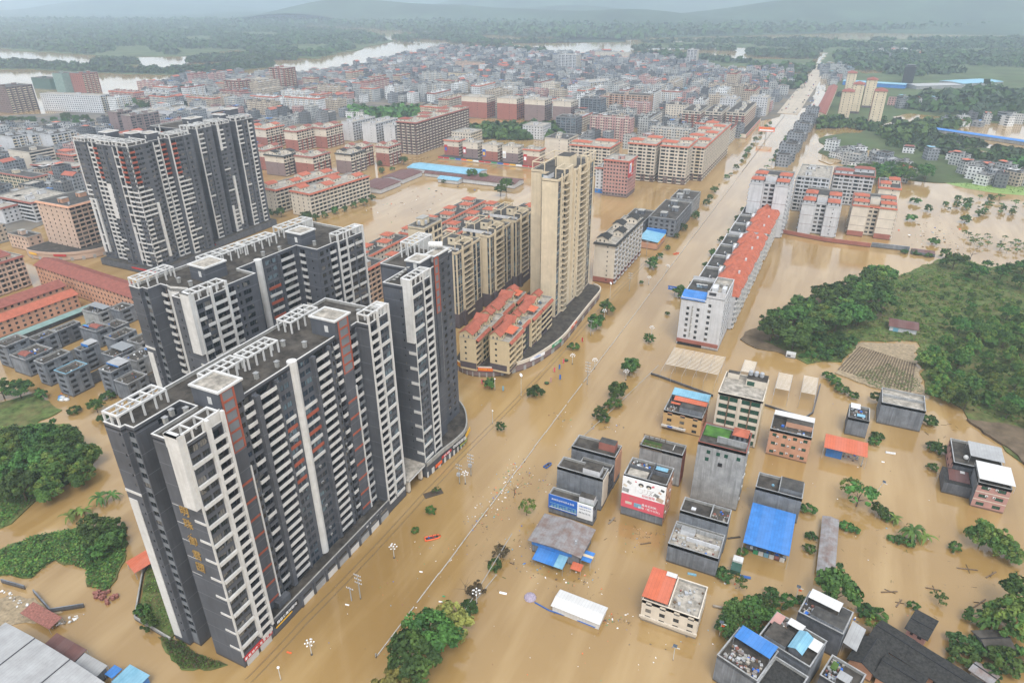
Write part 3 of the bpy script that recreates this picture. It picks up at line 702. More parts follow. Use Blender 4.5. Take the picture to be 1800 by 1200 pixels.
curved_podium('shop_podium','rounded grey shop podium with round signs at the foot of the narrow tower',
    [(-116.2,167.6),(-115.2,178),(-114,186),(-114.2,193),(-117.5,200),(-123,207),(-131.5,213)],[(-140,213),(-140,169),(-127,167.6)],6.0,'grey_paint','concrete',
    [(3,4,1.6,2.9,'orange_plastic','',None,0),(10,7,3.2,5.6,'black','◎绿城家园','sign_white',1.7),(13,5,1.8,3.2,'sign_green','家居生活馆','sign_yellow',.9),(17,6,2.6,4.6,'sign_yellow','','',0),(5,6,3.2,4.3,'sign_red','手机 电脑','sign_white',.9)])
r = thing('entrance_canopy','concrete entrance canopy slab bridging the gap beside the lettered tower','canopy',(-118,156.2,0))
b = MB(); b.box(-10,1.6,0,11.2,5.9,6.7,'concrete',top='roof_pale'); b.build('slab', r)
for k in (0,1):
    b = MB(); b.box(-.6,.6,9.2-k*8,10.4-k*8,-1,5.9,'pale_cream'); b.build('column', r)
b = MB(); b.box(1.6,1.75,.5,10.8,5.9,6.3,'white_paint'); b.build('fascia', r)
# ---- pair of tall dark towers further back
def tall_pair():
    for (x,y,D,lab,seed) in ((-380,270,45,'tall dark tower with white framed bays, left one of the pair in the middle distance',1),(-389,325,54,'tall dark tower with white pilasters, right one of the pair in the middle distance',2)):
        q = random.Random(seed); wd = 49 if seed == 1 else 40
        r = thing('residential_tower', lab, 'tower', (x,y,0)); F = Facades(r, 80); fh = 2.95; z0 = 5; n = 25; H = z0+n*fh; fl = floors(z0,n,fh); m = 'grey_paint'
        t = lambda lo, hi, c='white_paint': (lambda f: c if lo <= f < hi else None)
        def bays(L, k):
            u = 0; out = []; i = k
            while u < L-3.5:
                typ = i % 4
                if typ == 0:
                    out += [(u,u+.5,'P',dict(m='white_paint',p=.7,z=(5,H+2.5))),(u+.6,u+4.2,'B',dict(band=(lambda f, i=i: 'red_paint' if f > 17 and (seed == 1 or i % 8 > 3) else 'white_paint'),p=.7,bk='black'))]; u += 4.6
                elif typ == 1:
                    out += [(u,u+5.2,'W',dict(n=2,mul=2,sill=.8,head=2.3,band=(lambda f, i=i: 'white_paint' if (11 <= f < 17 and seed == 1) or f in (3,5) or (seed == 2 and (f > 20 or f < 5 or f % 5 == 0)) else None),bz=-.2,h=.9))]; u += 5.6
                elif typ == 2:
                    out += [(u,u+1.6,'P',dict(m='grey_paint' if i % 8 > 3 else 'white_paint',p=.9,z=(5,H+1) if i % 8 > 3 else (9,44))),(u+1.9,u+4.6,'W',dict(n=1,mul=2,sill=.8,head=2.3))]; u += 5.2
                else:
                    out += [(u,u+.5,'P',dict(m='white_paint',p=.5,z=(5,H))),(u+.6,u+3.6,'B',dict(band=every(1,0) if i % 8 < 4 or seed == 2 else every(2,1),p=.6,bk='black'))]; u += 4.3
                i += 1
            return out
        if seed == 1:
            P = [(-wd,0),(-38,0),(-38,1.5),(-26,1.5),(-26,-1.5),(-13,-1.5),(-13,-.6),(0,-.6),(0,14),(-3,14),(-3,28),(1,28),(1,D),(-20,D),(-20,D-18),(-wd,D-18)]
        else:
            P = [(-wd,0),(-4,0),(-4,3),(0,3),(0,16),(-5,16),(-5,20),(0,20),(0,32),(-6,32),(-6,37),(0,37),(0,D),(-18,D),(-18,30),(-wd,30)]
        for i in range(len(P)):
            a, b = P[i], P[(i+1)%len(P)]; L = math.hypot(b[0]-a[0],b[1]-a[1])
            see = (b[0]-a[0] > 1) or (b[1]-a[1] > 1)
            F.wall(a,b,0,H,fl,bays(L,i+seed) if see and L > 6 else [],m)
        flat_roof(r,P,H,1.0); F.finish()
        # white roof frames over the projecting bays, stair houses
        if seed == 1:
            for a in ((-48.8,-38.2,.2,10),(-37.5,-27,1.8,10),(-25.8,-14,-1.3,9),(-12.8,-.2,-.4,13),(-10,.8,28.4,44)): pergola(r,*a,H,H+3.2,3,2)
            stair_house(r,-40,-33,12,20,H,4.5); stair_house(r,-20,-13,14,22,H,5); stair_house(r,-14,-6,20,27,H,4.5)
            F2 = MB(); F2.box(-25.9,-22,-1.7,-1.52,34,56,'white_paint'); F2.box(-38.2,-38.05,1.5,1.5,5,H+2,'white_paint'); F2.box(-48.9,-46.5,-.25,-.02,8,43,'white_paint'); F2.box(-48.9,-48,-.25,-.02,46,H+1,'white_paint'); F2.box(-13,-11,-.9,-.62,8,30,'white_paint'); F2.build('facade_panel', r)
        else:
            for a in ((-12,-4.2,.2,12),(-12,-.2,3.2,15.8),(-12,-.2,20.2,31.8),(-10,-.2,37.2,53)): pergola(r,*a,H,H+3.2,2,3)
            stair_house(r,-22,-14,12,22,H,5); stair_house(r,-16,-8,33,37,H,5); stair_house(r,-16,-11,44,52,H,7)
            F2 = MB(); F2.box(-.02,.25,20.1,22,H-16,H+2.5,'white_paint'); F2.box(-.02,.25,20.1,22,6,24,'white_paint'); F2.box(-4.9,-3.9,-.45,-.02,5,H+3,'white_paint'); F2.box(-.02,.4,3,3.9,5,H+3,'white_paint'); F2.box(-.02,.4,37.2,38,5,H+3,'white_paint'); F2.build('facade_panel', r)
        b = MB(); b.box(-wd-1,4,-4,D+2,-1,4.5,'cement_dark',top='roof_slab'); b.box(-20,4.3,-4.3,-4,2.4,3.4,'sign_red'); b.build('shop_base', r)
tall_pair()
# ------------------------------------------------------------------ a general apartment block / house builder
def bx(root, name, x0, x1, y0, y1, z0, z1, m, top=None):
    b = MB(); b.box(x0,x1,y0,y1,z0,z1,m,top=top); return b.build(name, root)
def debris(root, x0, x1, y0, y1, z, n, seed, name='roof_clutter'):
    """loose junk lying on a roof: one part"""
    q = random.Random(seed); b = MB()
    for i in range(n):
        s = q.uniform(.25,.9); mx = Matrix.Translation((q.uniform(x0,x1),q.uniform(y0,y1),z)) @ Matrix.Rotation(q.uniform(0,PI),4,'Z')
        b.obox(mx,s,s*q.uniform(.4,1.4),q.uniform(.15,.7),q.choice(('concrete','wood','rubbish','roof_pale','brick_pile','rusty_sheet','steel','sign_blue','rubbish')))
    return stuff(b.build(name, root))
def cap_for(x, y):
    d = math.hypot(x, y); return 46 if d < 330 else 26 if d < 520 else 12 if d < 760 else 0
def bays_for(style, L, nf, o, q):
    out = []; bm = o.get('bm','cream_wall'); g = o.get('g','glass'); fm = o.get('fm','dark_metal')
    if style == 'win':
        sp = o.get('sp',3.4); n = max(1,int(L/sp)); k = L/n; w = o.get('ww',1.5)
        for i in range(n): out.append((i*k+(k-w)/2, i*k+(k+w)/2,'W',dict(n=1,gap=0.01,g=g,fm=fm,sill=o.get('sill',.9),head=o.get('head',2.3))))
    elif style == 'grid':
        sp = o.get('sp',3.7); n = max(1,int(L/sp)); k = L/n
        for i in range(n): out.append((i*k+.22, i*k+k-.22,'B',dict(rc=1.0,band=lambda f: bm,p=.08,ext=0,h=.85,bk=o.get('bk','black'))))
    elif style == 'bal':
        sp = o.get('sp',8.2); n = max(1,round(L/sp)); k = L/n
        for i in range(n):
            u = i*k; b0, b1 = u+k*.10, u+k*.58
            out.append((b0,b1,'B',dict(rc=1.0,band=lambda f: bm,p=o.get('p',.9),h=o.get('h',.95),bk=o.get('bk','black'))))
            if k*.34 > 1.4: out.append((u+k*.66,u+k*.94,'W',dict(n=1,gap=.1,g=g,fm=fm,mul=2,sill=.8,head=2.4)))
    elif style == 'blank':
        if L > 5: out.append((L*.62,L*.62+.8,'W',dict(n=1,gap=.02,mul=1,sill=1.1,head=2.1,g=g)))
    elif style == 'strip':
        sp = o.get('sp',6.5); n = max(1,round(L/sp)); k = L/n
        for i in range(n):
            out.append((i*k+.5,i*k+k-.5,'W',dict(n=2,gap=.25,g=g,fm=fm,mul=2,sill=.5,head=2.55)))
    elif style == 'ribbon':
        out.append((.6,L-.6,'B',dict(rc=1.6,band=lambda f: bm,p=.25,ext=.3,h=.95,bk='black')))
    elif style == 'open':
        sp = o.get('sp',4); n = max(1,int(L/sp)); k = L/n
        for i in range(n): out.append((i*k+k*.2,i*k+k*.7,'W',dict(n=1,gap=.01,g='black',fm='cement_dark',mul=1,sill=.8,head=2.3,rc=.3)))
    return out
def gable(b, x0, x1, y0, y1, z, h, m, axis='y', oh=.5, wall=None):
    """pitched roof over a rectangle, ridge along axis, with thickness"""
    t = .18
    if axis == 'y':
        xm = (x0+x1)/2; X0, X1, Y0, Y1 = x0-oh, x1+oh, y0-oh, y1+oh; dz = oh*h/((x1-x0)/2)
        for s in (0,1):
            a = (X0 if s == 0 else X1, z-dz); c = (xm, z+h)
            P = [(a[0],Y0,a[1]),(a[0],Y1,a[1]),(c[0],Y1,c[1]),(c[0],Y0,c[1])]
            if s == 0: P = P[::-1]
            b.face([(p[0],p[1],p[2]+t) for p in P], m); b.face(P[::-1], m)
            for i in range(4):
                p, q = P[i], P[(i+1)%4]; b.face([p,q,(q[0],q[1],q[2]+t),(p[0],p[1],p[2]+t)], m)
        if wall:
            b.face([(x0,y0,z),(x1,y0,z),(xm,y0,z+h)], wall); b.face([(x1,y1,z),(x0,y1,z),(xm,y1,z+h)], wall)
    else:
        ym = (y0+y1)/2; X0, X1, Y0, Y1 = x0-oh, x1+oh, y0-oh, y1+oh; dz = oh*h/((y1-y0)/2)
        for s in (0,1):
            a = (Y0 if s == 0 else Y1, z-dz); c = (ym, z+h)
            P = [(X0,a[0],a[1]),(X1,a[0],a[1]),(X1,c[0],c[1]),(X0,c[0],c[1])]
            if s == 1: P = P[::-1]
            b.face([(p[0],p[1],p[2]+t) for p in P], m); b.face(P[::-1], m)
            for i in range(4):
                p, q = P[i], P[(i+1)%4]; b.face([p,q,(q[0],q[1],q[2]+t),(p[0],p[1],p[2]+t)], m)
        if wall:
            b.face([(x1,y0,z),(x1,y1,z),(x1,ym,z+h)], wall); b.face([(x0,y1,z),(x0,y0,z),(x0,ym,z+h)], wall)
def hip(b, x0, x1, y0, y1, z, h, m, oh=.5):
    X0, X1, Y0, Y1 = x0-oh, x1+oh, y0-oh, y1+oh; w = min(X1-X0, Y1-Y0)/2
    if X1-X0 > Y1-Y0: A, B = (X0+w,(Y0+Y1)/2,z+h), (X1-w,(Y0+Y1)/2,z+h)
    else: A, B = ((X0+X1)/2,Y0+w,z+h), ((X0+X1)/2,Y1-w,z+h)
    c = [(X0,Y0,z),(X1,Y0,z),(X1,Y1,z),(X0,Y1,z)]
    if X1-X0 > Y1-Y0: fs = [(c[0],c[1],B,A),(c[1],c[2],B),(c[2],c[3],A,B),(c[3],c[0],A)]
    else: fs = [(c[0],c[1],A),(c[1],c[2],B,A),(c[2],c[3],B),(c[3],c[0],A,B)]
    for f in fs: b.face([(p[0],p[1],p[2]+.15) for p in f], m)
    for i in range(4):
        p, q = c[i], c[(i+1)%4]; b.face([p,q,(q[0],q[1],z+.15),(p[0],p[1],z+.15)], m)
    b.face(c[::-1], m)
def roof_house(root, x0, x1, y0, y1, z, h, wall, tile='red_tile', axis='y', rh=1.6, kind='gable'):
    b = MB(); b.box(x0,x1,y0,y1,z,z+h,wall,skip='b')
    for f in (.3,.7):
        b.box(x0+(x1-x0)*f-.4,x0+(x1-x0)*f+.4,y0-.03,y0+.05,z+.9,z+2.1,'glass'); b.box(x1-.05,x1+.03,y0+(y1-y0)*f-.4,y0+(y1-y0)*f+.4,z+.9,z+2.1,'glass'); b.box(x0-.03,x0+.05,y0+(y1-y0)*f-.4,y0+(y1-y0)*f+.4,z+.9,z+2.1,'glass')
    o = b.build('roof_house', root)
    t = MB()
    if kind == 'gable': gable(t,x0,x1,y0,y1,z+h,rh,tile,axis,.45,wall)
    else: hip(t,x0,x1,y0,y1,z+h,rh,tile,.6)
    t.build('roof', o); return o
def skirt(b, poly, z, m, w=.9, drop=.7):
    o = inset(poly,-w); n = len(poly)
    for i in range(n):
        j = (i+1)%n
        b.face([(*o[i],z-drop),(*o[j],z-drop),(*poly[j],z+.5),(*poly[i],z+.5)], m); b.face([(*o[j],z-drop-.12),(*o[i],z-drop-.12),(*poly[i],z-drop-.12),(*poly[j],z-drop-.12)], m)
        b.face([(*o[i],z-drop-.12),(*o[j],z-drop-.12),(*o[j],z-drop),(*o[i],z-drop)], m)
def solar(root, x, y, z, ang=0):
    b = MB(); mx = Matrix.Translation((x,y,z)) @ Matrix.Rotation(ang,4,'Z')
    c = MB(); c.face([(-.9,-.8,.3),(.9,-.8,.3),(.9,.5,1.3),(-.9,.5,1.3)],'glass_blue'); c.face([(-.9,.5,1.25),(.9,.5,1.25),(.9,-.8,.25),(-.9,-.8,.25)],'dark_metal'); c.tube([(-1,.65,1.45),(1,.65,1.45)],.27,'white_sheet',8); c.box(-.9,-.8,.4,.5,0,1.3,'steel'); c.box(.8,.9,.4,.5,0,1.3,'steel')
    b.add(c, mx); return b.build('water_heater', root)
def tank(root, x, y, z, r=.8, h=1.6, m='steel'):
    b = MB(); b.tube([(x,y,z+.4),(x,y,z+.4+h)],r,m,12); b.ball((x,y,z+.4+h),r,m,10,4,(1,1,.35)); b.box(x-.5,x+.5,y-.5,y+.5,z,z+.4,'concrete'); return b.build('water_tank', root)
FOOT = []
def block(label, x, y, Wd, D, nf, wall, south='win', long='bal', side=-1, fh=3.0, z0=.6, rz=0.0, roof='flat', rt='roof_slab', tile='red_tile', low=None,
          name='apartment_block', cat='apartments', group=None, so=None, lo=None, cap=None, par=.9, parm=None, capm='concrete', houses=0, seed=None, clutter=2, hk='gable', north=None, hw=None, huts=True):
    r = thing(name, label, cat, (x,y,0), rz, group)
    q = random.Random(seed if seed is not None else int(abs(x*7+y*13))); c = cap_for(x,y) if cap is None else cap
    F = Facades(r, c); fl = floors(z0, nf, fh); H = z0+nf*fh; so = so or {}; lo = lo or {}; FOOT.append((x-(Wd if side < 0 else 0)-4, x+(Wd if side > 0 else 0)+4, y-5, y+D+5))
    x0, x1 = (-Wd, 0) if side < 0 else (0, Wd)
    spans = [(-2, H, wall, fl)]
    if low: k = low[0]; zc = z0+k*fh; spans = [(-2, zc, low[1], fl[:k]), (zc, H, wall, fl[k:])]
    for (za, zb, m, ff) in spans:
        F.wall((x0,0),(x1,0),za,zb,ff,bays_for(south,Wd,nf,so,q) if ff else [],m)
        F.wall((x1,0),(x1,D),za,zb,ff,bays_for(long if side < 0 else (north or 'none'),D,nf,lo,q),m)
        F.wall((x1,D),(x0,D),za,zb,ff,[],m)
        F.wall((x0,D),(x0,0),za,zb,ff,bays_for(long if side > 0 else (north or 'none'),D,nf,lo,q),m)
    F.finish()
    poly = [(x0,0),(x1,0),(x1,D),(x0,D)]; pm = parm or wall
    if roof == 'gable':
        b = MB(); gable(b,x0,x1,0,D,H,min(Wd,D)*.2,tile,'y' if D > Wd else 'x',.7,wall); b.build('roof', r)
    elif roof == 'hip':
        b = MB(); hip(b,x0,x1,0,D,H,min(Wd,D)*.22,tile,.8); b.build('roof', r)
    else:
        flat_roof(r,poly,H,par,capm,pm,rt)
        if roof in ('skirt','houses'):
            b = MB(); skirt(b,poly,H+par-.4,tile); b.build('eave', r)
        if houses:
            for i in range(houses):
                k = D/houses; a = i*k+k*.12
                w = Wd*q.uniform(.42,.55); xa = x0+.8 if (i % 2 == 0 or Wd < 9) else x1-.8-w
                xa = x0+(Wd-w)/2 if Wd < 11 else xa
                roof_house(r,xa,xa+w,a,a+k*.55,H,2.9,hw or wall,tile,'y' if hk == 'gable' else 'y',1.5,hk)
        else:
            n = max(1,round(D/18)) if huts else 0
            for i in range(n):
                k = D/n; w = min(4.5,Wd*.4); xa = x0+(Wd-w)*q.uniform(.25,.75); a = i*k+k*.35
                b = MB(); b.box(xa,xa+w,a,a+min(5,k*.35),H,H+2.8,pm,top='roof_pale'); b.box(xa-.2,xa+w+.2,a-.2,a+min(5,k*.35)+.2,H+2.8,H+3.0,'concrete'); b.box(xa+w*.3,xa+w*.3+.9,a-.04,a+.02,H,H+2,'dark_metal'); b.build('stair_house', r)
        for i in range(clutter):
            xx, yy = x0+Wd*q.uniform(.15,.85), D*q.uniform(.08,.92)
            if q.random() < .5: solar(r,xx,yy,H,q.choice((0,PI/2,PI)))
            else: tank(r,xx,yy,H,.7,1.4)
    return r
# ------------------------------------------------------------------ beige towers
def beige_tower(label, x, y, Wd, D, nf, wall='cream_wall', tall=False):
    r = thing('residential_tower', label, 'tower', (x,y,0)); F = Facades(r, 100 if tall else 70); fh = 3.0; z0 = 5.5; H = z0+nf*fh; fl = floors(z0,nf,fh)
    par = lambda f: 'cream_wall'
    strip = lambda n=1: dict(n=n,gap=.06,g='glass_blue',sill=.08,head=2.92,mul=2,rc=.2,wm=lambda f: 'cream_wall' if f % 3 == 0 else 'grey_paint')
    if not tall:
        P = [(-Wd,6),(-6,6),(-6,0),(0,0),(0,4.6),(1.2,4.6),(1.2,7),(0,7),(0,D),(-Wd,D)]
        F.wall((-Wd,6),(-6,6),0,H,fl,[(2,4.5,'B',dict(band=par)),(6,8,'W',strip())],wall)
        F.wall((-6,6),(-6,0),0,H,fl,[],wall); F.wall((-6,0),(0,0),0,H,fl,[(4.3,5.5,'W',strip())],wall)
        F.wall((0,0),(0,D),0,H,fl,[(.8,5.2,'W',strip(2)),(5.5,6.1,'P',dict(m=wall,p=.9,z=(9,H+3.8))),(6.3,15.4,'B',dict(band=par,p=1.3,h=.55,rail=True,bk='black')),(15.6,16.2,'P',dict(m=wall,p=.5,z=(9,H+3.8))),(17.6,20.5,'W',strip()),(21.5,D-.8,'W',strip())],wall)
        F.wall((0,D),(-Wd,D),0,H,fl,[],wall); F.wall((-Wd,D),(-Wd,6),0,H,fl,[],wall)
        poly = [(-Wd,6),(-6,6),(-6,0),(0,0),(0,D),(-Wd,D)]
        flat_roof(r,poly,H,1.0,'cream_wall',wall,'roof_dark'); F.finish()
        pergola(r,-4.2,.9,5.5,16.2,H,H+3.8,1,1,wall,False); pergola(r,-Wd+.3,-Wd+6,9,D-2,H,H+3.6,1,1,wall,False)
        b = MB(); b.box(-12,-7.5,12,17,H,H+4,wall,top='roof_dark'); b.box(-10.4,-9.3,11.93,12.02,H+2,H+3.1,'black'); b.build('stair_house', r)
        b = MB(); b.box(-8,-3.5,D-7,D-3,H,H+3.4,wall,top='roof_dark'); b.build('stair_house', r)
        b = MB(); b.box(-Wd-.05,-2,6-.2,6,H-.5,H+1.2,'white_wall'); b.build('parapet_screen', r)
    else:
        P = [(-21,15),(-14.5,15),(-14.5,13),(-8.5,13),(-8.5,0),(0,0),(0,D),(-21,D)]
        F.wall((-21,15),(-14.5,15),0,H,fl,[],wall)
        F.wall((-14.5,15),(-14.5,13),0,H,fl,[],wall)
        F.wall((-14.5,13),(-8.5,13),0,H,fl,[(.1,3.2,'W',strip())],wall)
        F.wall((-8.5,13),(-8.5,0),0,H,fl,[],wall)
        F.wall((-8.5,0),(0,0),0,H,fl,[],wall)
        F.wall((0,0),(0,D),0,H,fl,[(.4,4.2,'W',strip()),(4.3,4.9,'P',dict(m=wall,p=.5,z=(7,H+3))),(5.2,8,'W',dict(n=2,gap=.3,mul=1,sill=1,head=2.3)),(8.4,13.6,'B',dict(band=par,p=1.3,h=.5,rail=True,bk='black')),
            (14,17.5,'P',dict(m=wall,p=1.0,z=(7,H+4))),(18.2,19.6,'B',dict(band=lambda f:None,rc=2.5,bk='black')),(21,22,'P',dict(m=wall,p=.9,z=(7,H+2))),(22.4,23.6,'W',dict(n=1,gap=.05,mul=1)),(25.5,26.7,'W',dict(n=1,gap=.05,mul=1)),
            (28,30,'P',dict(m=wall,p=.8,z=(7,H+2))),(30.4,38.6,'B',dict(band=par,p=1.3,h=.5,rail=True,bk='black')),(39,39.7,'P',dict(m=wall,p=1.2,z=(7,H+4))),(40.4,43.5,'B',dict(band=par,p=.7,bk='plum_wall')),(44,44.6,'P',dict(m=wall,p=.5,z=(7,H+3))),(45,51.4,'W',strip(2))],wall)
        F.wall((0,D),(-21,D),0,H,fl,[],wall); F.wall((-21,D),(-21,15),0,H,fl,[],wall)
        flat_roof(r,P,H,1.0,'cream_wall',wall,'roof_dark'); F.finish()
        pergola(r,-4,1.2,6,17.5,H,H+5,1,1,wall,False); pergola(r,-3,.6,38.6,D,H,H+5,1,2,wall,False); pergola(r,-20.7,-13.6,15.4,D-8,H,H+5,1,2,wall,False)
        b = MB(); b.box(-11.5,-4.2,26,36,H,H+6.5,wall,top='roof_dark'); b.build('stair_house', r)
        b = MB(); b.box(-8.2,-6,1,9,H,H+2.2,'white_wall',top='roof_dark'); b.build('stair_house', r)
    b = MB()
    for i in range(len(P)):
        a, c = P[i], P[(i+1)%len(P)]
    b.prism(inset(P,-.12),-1,5.2+(3 if not tall else 0),'plum_wall',top='plum_wall'); b.build('stone_base', r)
    return r
beige_tower('beige tower nearest the red-roofed shops, first of three stepped beige towers behind them', -167.2, 282, 20, 26, 12)
beige_tower('beige tower with white roof court, second of three stepped beige towers behind the red roofs', -164.0, 312.5, 20, 27, 12)
beige_tower('beige tower half hidden behind the tallest beige one, third of three stepped towers', -162.7, 343, 20, 27, 12)
beige_tower('tallest beige tower, blank cream wall to the front and stacked balconies along the street', -122.6, 306, 26, 53, 24, tall=True)
# ------------------------------------------------------------------ red-roofed shops and flats on the curved terrace
curved_podium('shop_podium','curved pale terrace of shops with hanging signs under the red-roofed beige flats',
    [(-147.9,243.5),(-143,241.5),(-137.3,240.6),(-131,242.4),(-125.2,246.4),(-117.8,255.8),(-113.9,267),(-110.8,286),(-111.2,306),(-112.2,330),(-112.9,350),(-115,356),(-119.8,359)],[(-150,360),(-150,300),(-152,262)],4.6,'mauve_wall','pale_cream',
    [(0,6.2,3.2,5.4,'sign_yellow','足疗养生馆','sign_red',1.5),(15,7,3.6,5.2,'orange_plastic','邮政储蓄 手机','sign_yellow',1.0),(32,10,3.6,5.2,'sign_white','中国移动','sign_blue',1.1),(39,9,3.4,5.2,'sign_green','药房 超市','sign_white',1.1),(46,9,3.8,5.0,'orange_plastic','便利店','sign_white',.9)],'pale_sheet',3)
def terrace_flats(label, x, y, Wd, segs, rz, gable_w):
    """row of five-storey flats, each with its own pitched red roof and roof terrace"""
    r = thing('row_of_flats', label, 'apartments', (x,y,0), rz); F = Facades(r, 60); fh = 2.95; z0 = 4.6; yy = 0.0
    for i, (L, nf, bal) in enumerate(segs):
        H = z0+nf*fh; fl = floors(z0,nf,fh); x1 = (0 if not bal else 1.2)
        F.wall((-Wd,yy),(x1,yy),z0-1,H,fl,[(Wd*.30,Wd*.30+1.1,'W',dict(n=1,gap=.02,sill=1,head=2.1))] if i == 0 else [],'ochre_wall')
        F.wall((x1,yy),(x1,yy+L),z0-1,H,fl,[(.6,L*.48,'B',dict(band=(lambda f: 'ochre_wall' if f else 'plum_wall'),p=.4,bk='plum_wall')),(L*.52,L-.6,'B' if bal else 'W',dict(n=2,g='glass_green',band=(lambda f: 'ochre_wall'),p=.4) if bal else dict(n=2,g='glass_green',sill=.5,head=2.5))],'ochre_wall' if i % 2 == 0 else 'plum_wall')
        F.wall((x1,yy+L),(-Wd,yy+L),z0-1,H,fl,[],'ochre_wall'); F.wall((-Wd,yy+L),(-Wd,yy),z0-1,H,fl,[],'ochre_wall')
        flat_roof(r,[(-Wd,yy),(x1,yy),(x1,yy+L),(-Wd,yy+L)],H,.8,'concrete','ochre_wall','roof_pale')
        roof_house(r,-Wd+.3,-Wd+gable_w,yy+.1,yy+L*.52,H,2.8,'ochre_wall','red_tile','x' if i % 2 else 'y',1.9)
        roof_house(r,-Wd+.3,-Wd+gable_w*.8,yy+L*.62,yy+L-.2,H,2.6,'ochre_wall','red_tile','y',1.5)
        b = MB(); b.face([(x1-.1,yy+.4,H+.4),(x1+1.2,yy+.4,H-.6),(x1+1.2,yy+L-.4,H-.6),(x1-.1,yy+L-.4,H+.4)],'red_tile'); b.face([(x1-.1,yy+L-.4,H+.25),(x1+1.2,yy+L-.4,H-.75),(x1+1.2,yy+.4,H-.75),(x1-.1,yy+.4,H+.25)],'red_tile'); b.build('eave', r)
        if i in (0,2) and Wd > 8.3 or i == 3 and Wd < 8.3:
            b = MB(); b.face([(-3.5,yy+L*.3,H+2.9),(.8,yy+L*.3,H+2.3),(.8,yy+L*.8,H+2.3),(-3.5,yy+L*.8,H+2.9)],'orange_sheet'); b.face([(-3.5,yy+L*.8,H+2.85),(.8,yy+L*.8,H+2.25),(.8,yy+L*.3,H+2.25),(-3.5,yy+L*.3,H+2.85)],'orange_sheet')
            for px, py in ((.6,yy+L*.32),(.6,yy+L*.78)): b.box(px-.06,px+.06,py-.06,py+.06,H,H+2.3,'steel')
            b.build('awning', r)
        else: solar(r,-2,yy+L*.4,H,PI/2)
        yy += L
    b = MB(); b.box(-Wd-.05,.06,-.08,0,z0,z0+3,'plum_wall',skip='n'); b.build('stone_base', r)
    F.finish(); return r
terrace_flats('row of beige flats with red pitched roofs and orange awnings, the one beside the street', -120.6,243.8,8.4,[(16,5,True),(11,5,False),(13,5,True),(15,5,True)],math.radians(2),5.2)
terrace_flats('row of beige flats with long red roofs, set back behind its twin beside the street', -134.3,240,8.2,[(15,5,False),(14,5,True),(16,5,False),(14,5,True)],math.radians(3),6.6)
# ------------------------------------------------------------------ blocks in the middle distance, west of the street
block('pale grey commercial block with dark balconies and a red ground floor beside the street', -112.6,374.8,13,60,8,'pale_cream','blank','bal',low=(1,'brick_red'),lo=dict(bm='white_wall',sp=7.5,bk='plum_wall'),roof='houses',tile='dark_tile',houses=4,rt='roof_pale',name='shop_building',cat='shops')
for (lab,x,y,W,D,nf,wl) in (('unfinished grey brick house row beside the street, low and long',-100,478,20,50,4,'cement'),('grey terraced house with brown roof beside the far street corner',-100,534,18,28,4,'cement_pale'),('dark grey low house with wide flat roof behind the blue canopy',-122,470,16,34,3,'cement_dark')):
    block(lab,x,y,W,D,nf,wl,'open','open',name='town_house',cat='house',rt='roof_slab',capm='cement_pale')
r = thing('market_canopy','sky blue sheet canopy with dark blue flag edge beside the street','canopy',(-104,446,0))
b = MB(); b.face([(-14,0,7),(0,0,5.6),(0,22,5.6),(-14,22,7)],'sky_sheet'); b.face([(-14,22,6.9),(0,22,5.5),(0,0,5.5),(-14,0,6.9)],'sky_sheet'); b.build('roof', r)
b = MB(); b.box(-14,0,21,22.4,5.6,8.2,'blue_sheet'); b.build('fascia', r)
b = MB(); b.box(-13.5,-.5,.4,21.6,-1,4.6,'salmon_wall'); b.build('wall', r)
b = MB(); b.box(-.2,.1,.5,21.5,4.2,5.3,'sign_yellow'); sg = b.build('sign', r); text('letter','中国石化加油站',1.3,'sign_red',sg,(.13,11,4.75),FACE_E,.02)
block('pink office block with a big red billboard on its corner', -163,566,22,24,10,'pink_wall','win','win',low=(1,'mauve_wall'),so=dict(sp=2.6,ww=1.6),rt='roof_pale',tile='red_tile',roof='skirt',name='office_block',cat='offices')
r = thing('billboard','large red advertising billboard on the corner of the pink office block','billboard',(-161.5,562,0))
b = MB(); b.box(-.2,.2,0,13,18,31,'sign_red'); b.box(.2,.26,1,7,22,30,'sign_white'); b.box(.2,.27,2,4,23,28.5,'sign_blue'); b.build('panel', r)
text('letter','新汇佳',1.5,'sign_white',r,(.3,8.6,20.2),FACE_E,.02); text('letter','移动',2.2,'sign_yellow',r,(.3,10.2,27),FACE_E,.02)
b = MB(); b.box(-1.6,-.2,1,12,17,17.4,'steel'); b.build('bracket', r)
block('white narrow house with a blue door beside the pink office block', -186,572,8,20,7,'white_wall','win','win',low=(1,'blue_sheet'),name='town_house',cat='house',rt='roof_pale',tile='red_tile',roof='skirt')
for (lab,x,y,W,D,nf,lo) in (('beige and brown apartment block behind the pink office, left one of two near the corner',-157,629,26,34,11,2),('beige and brown apartment block at the street corner, right one of two',-128,630,25,36,11,2)):
    block(lab,x,y,W,D,nf,'pale_cream','bal','bal',low=(lo,'brownish_wall'),so=dict(bm='pale_cream',sp=9),lo=dict(bm='pale_cream',sp=9),roof='houses',tile='orange_tile',houses=2,rt='roof_pale',hk='hip')
block('long beige and brown apartment block running along the street with orange roof edges', -117,650,24,136,10,'pale_cream','bal','bal',low=(2,'brownish_wall'),lo=dict(bm='pale_cream',sp=9),roof='houses',tile='orange_tile',houses=7,rt='roof_pale',hk='hip')
block('cream and maroon block left of the beige corner block, seen above the tall beige tower', -200,628,40,30,9,'pale_cream','bal','bal',low=(3,'mauve_wall'),so=dict(bm='pale_cream',sp=8),roof='houses',tile='orange_tile',houses=2,rt='roof_pale',hk='hip')
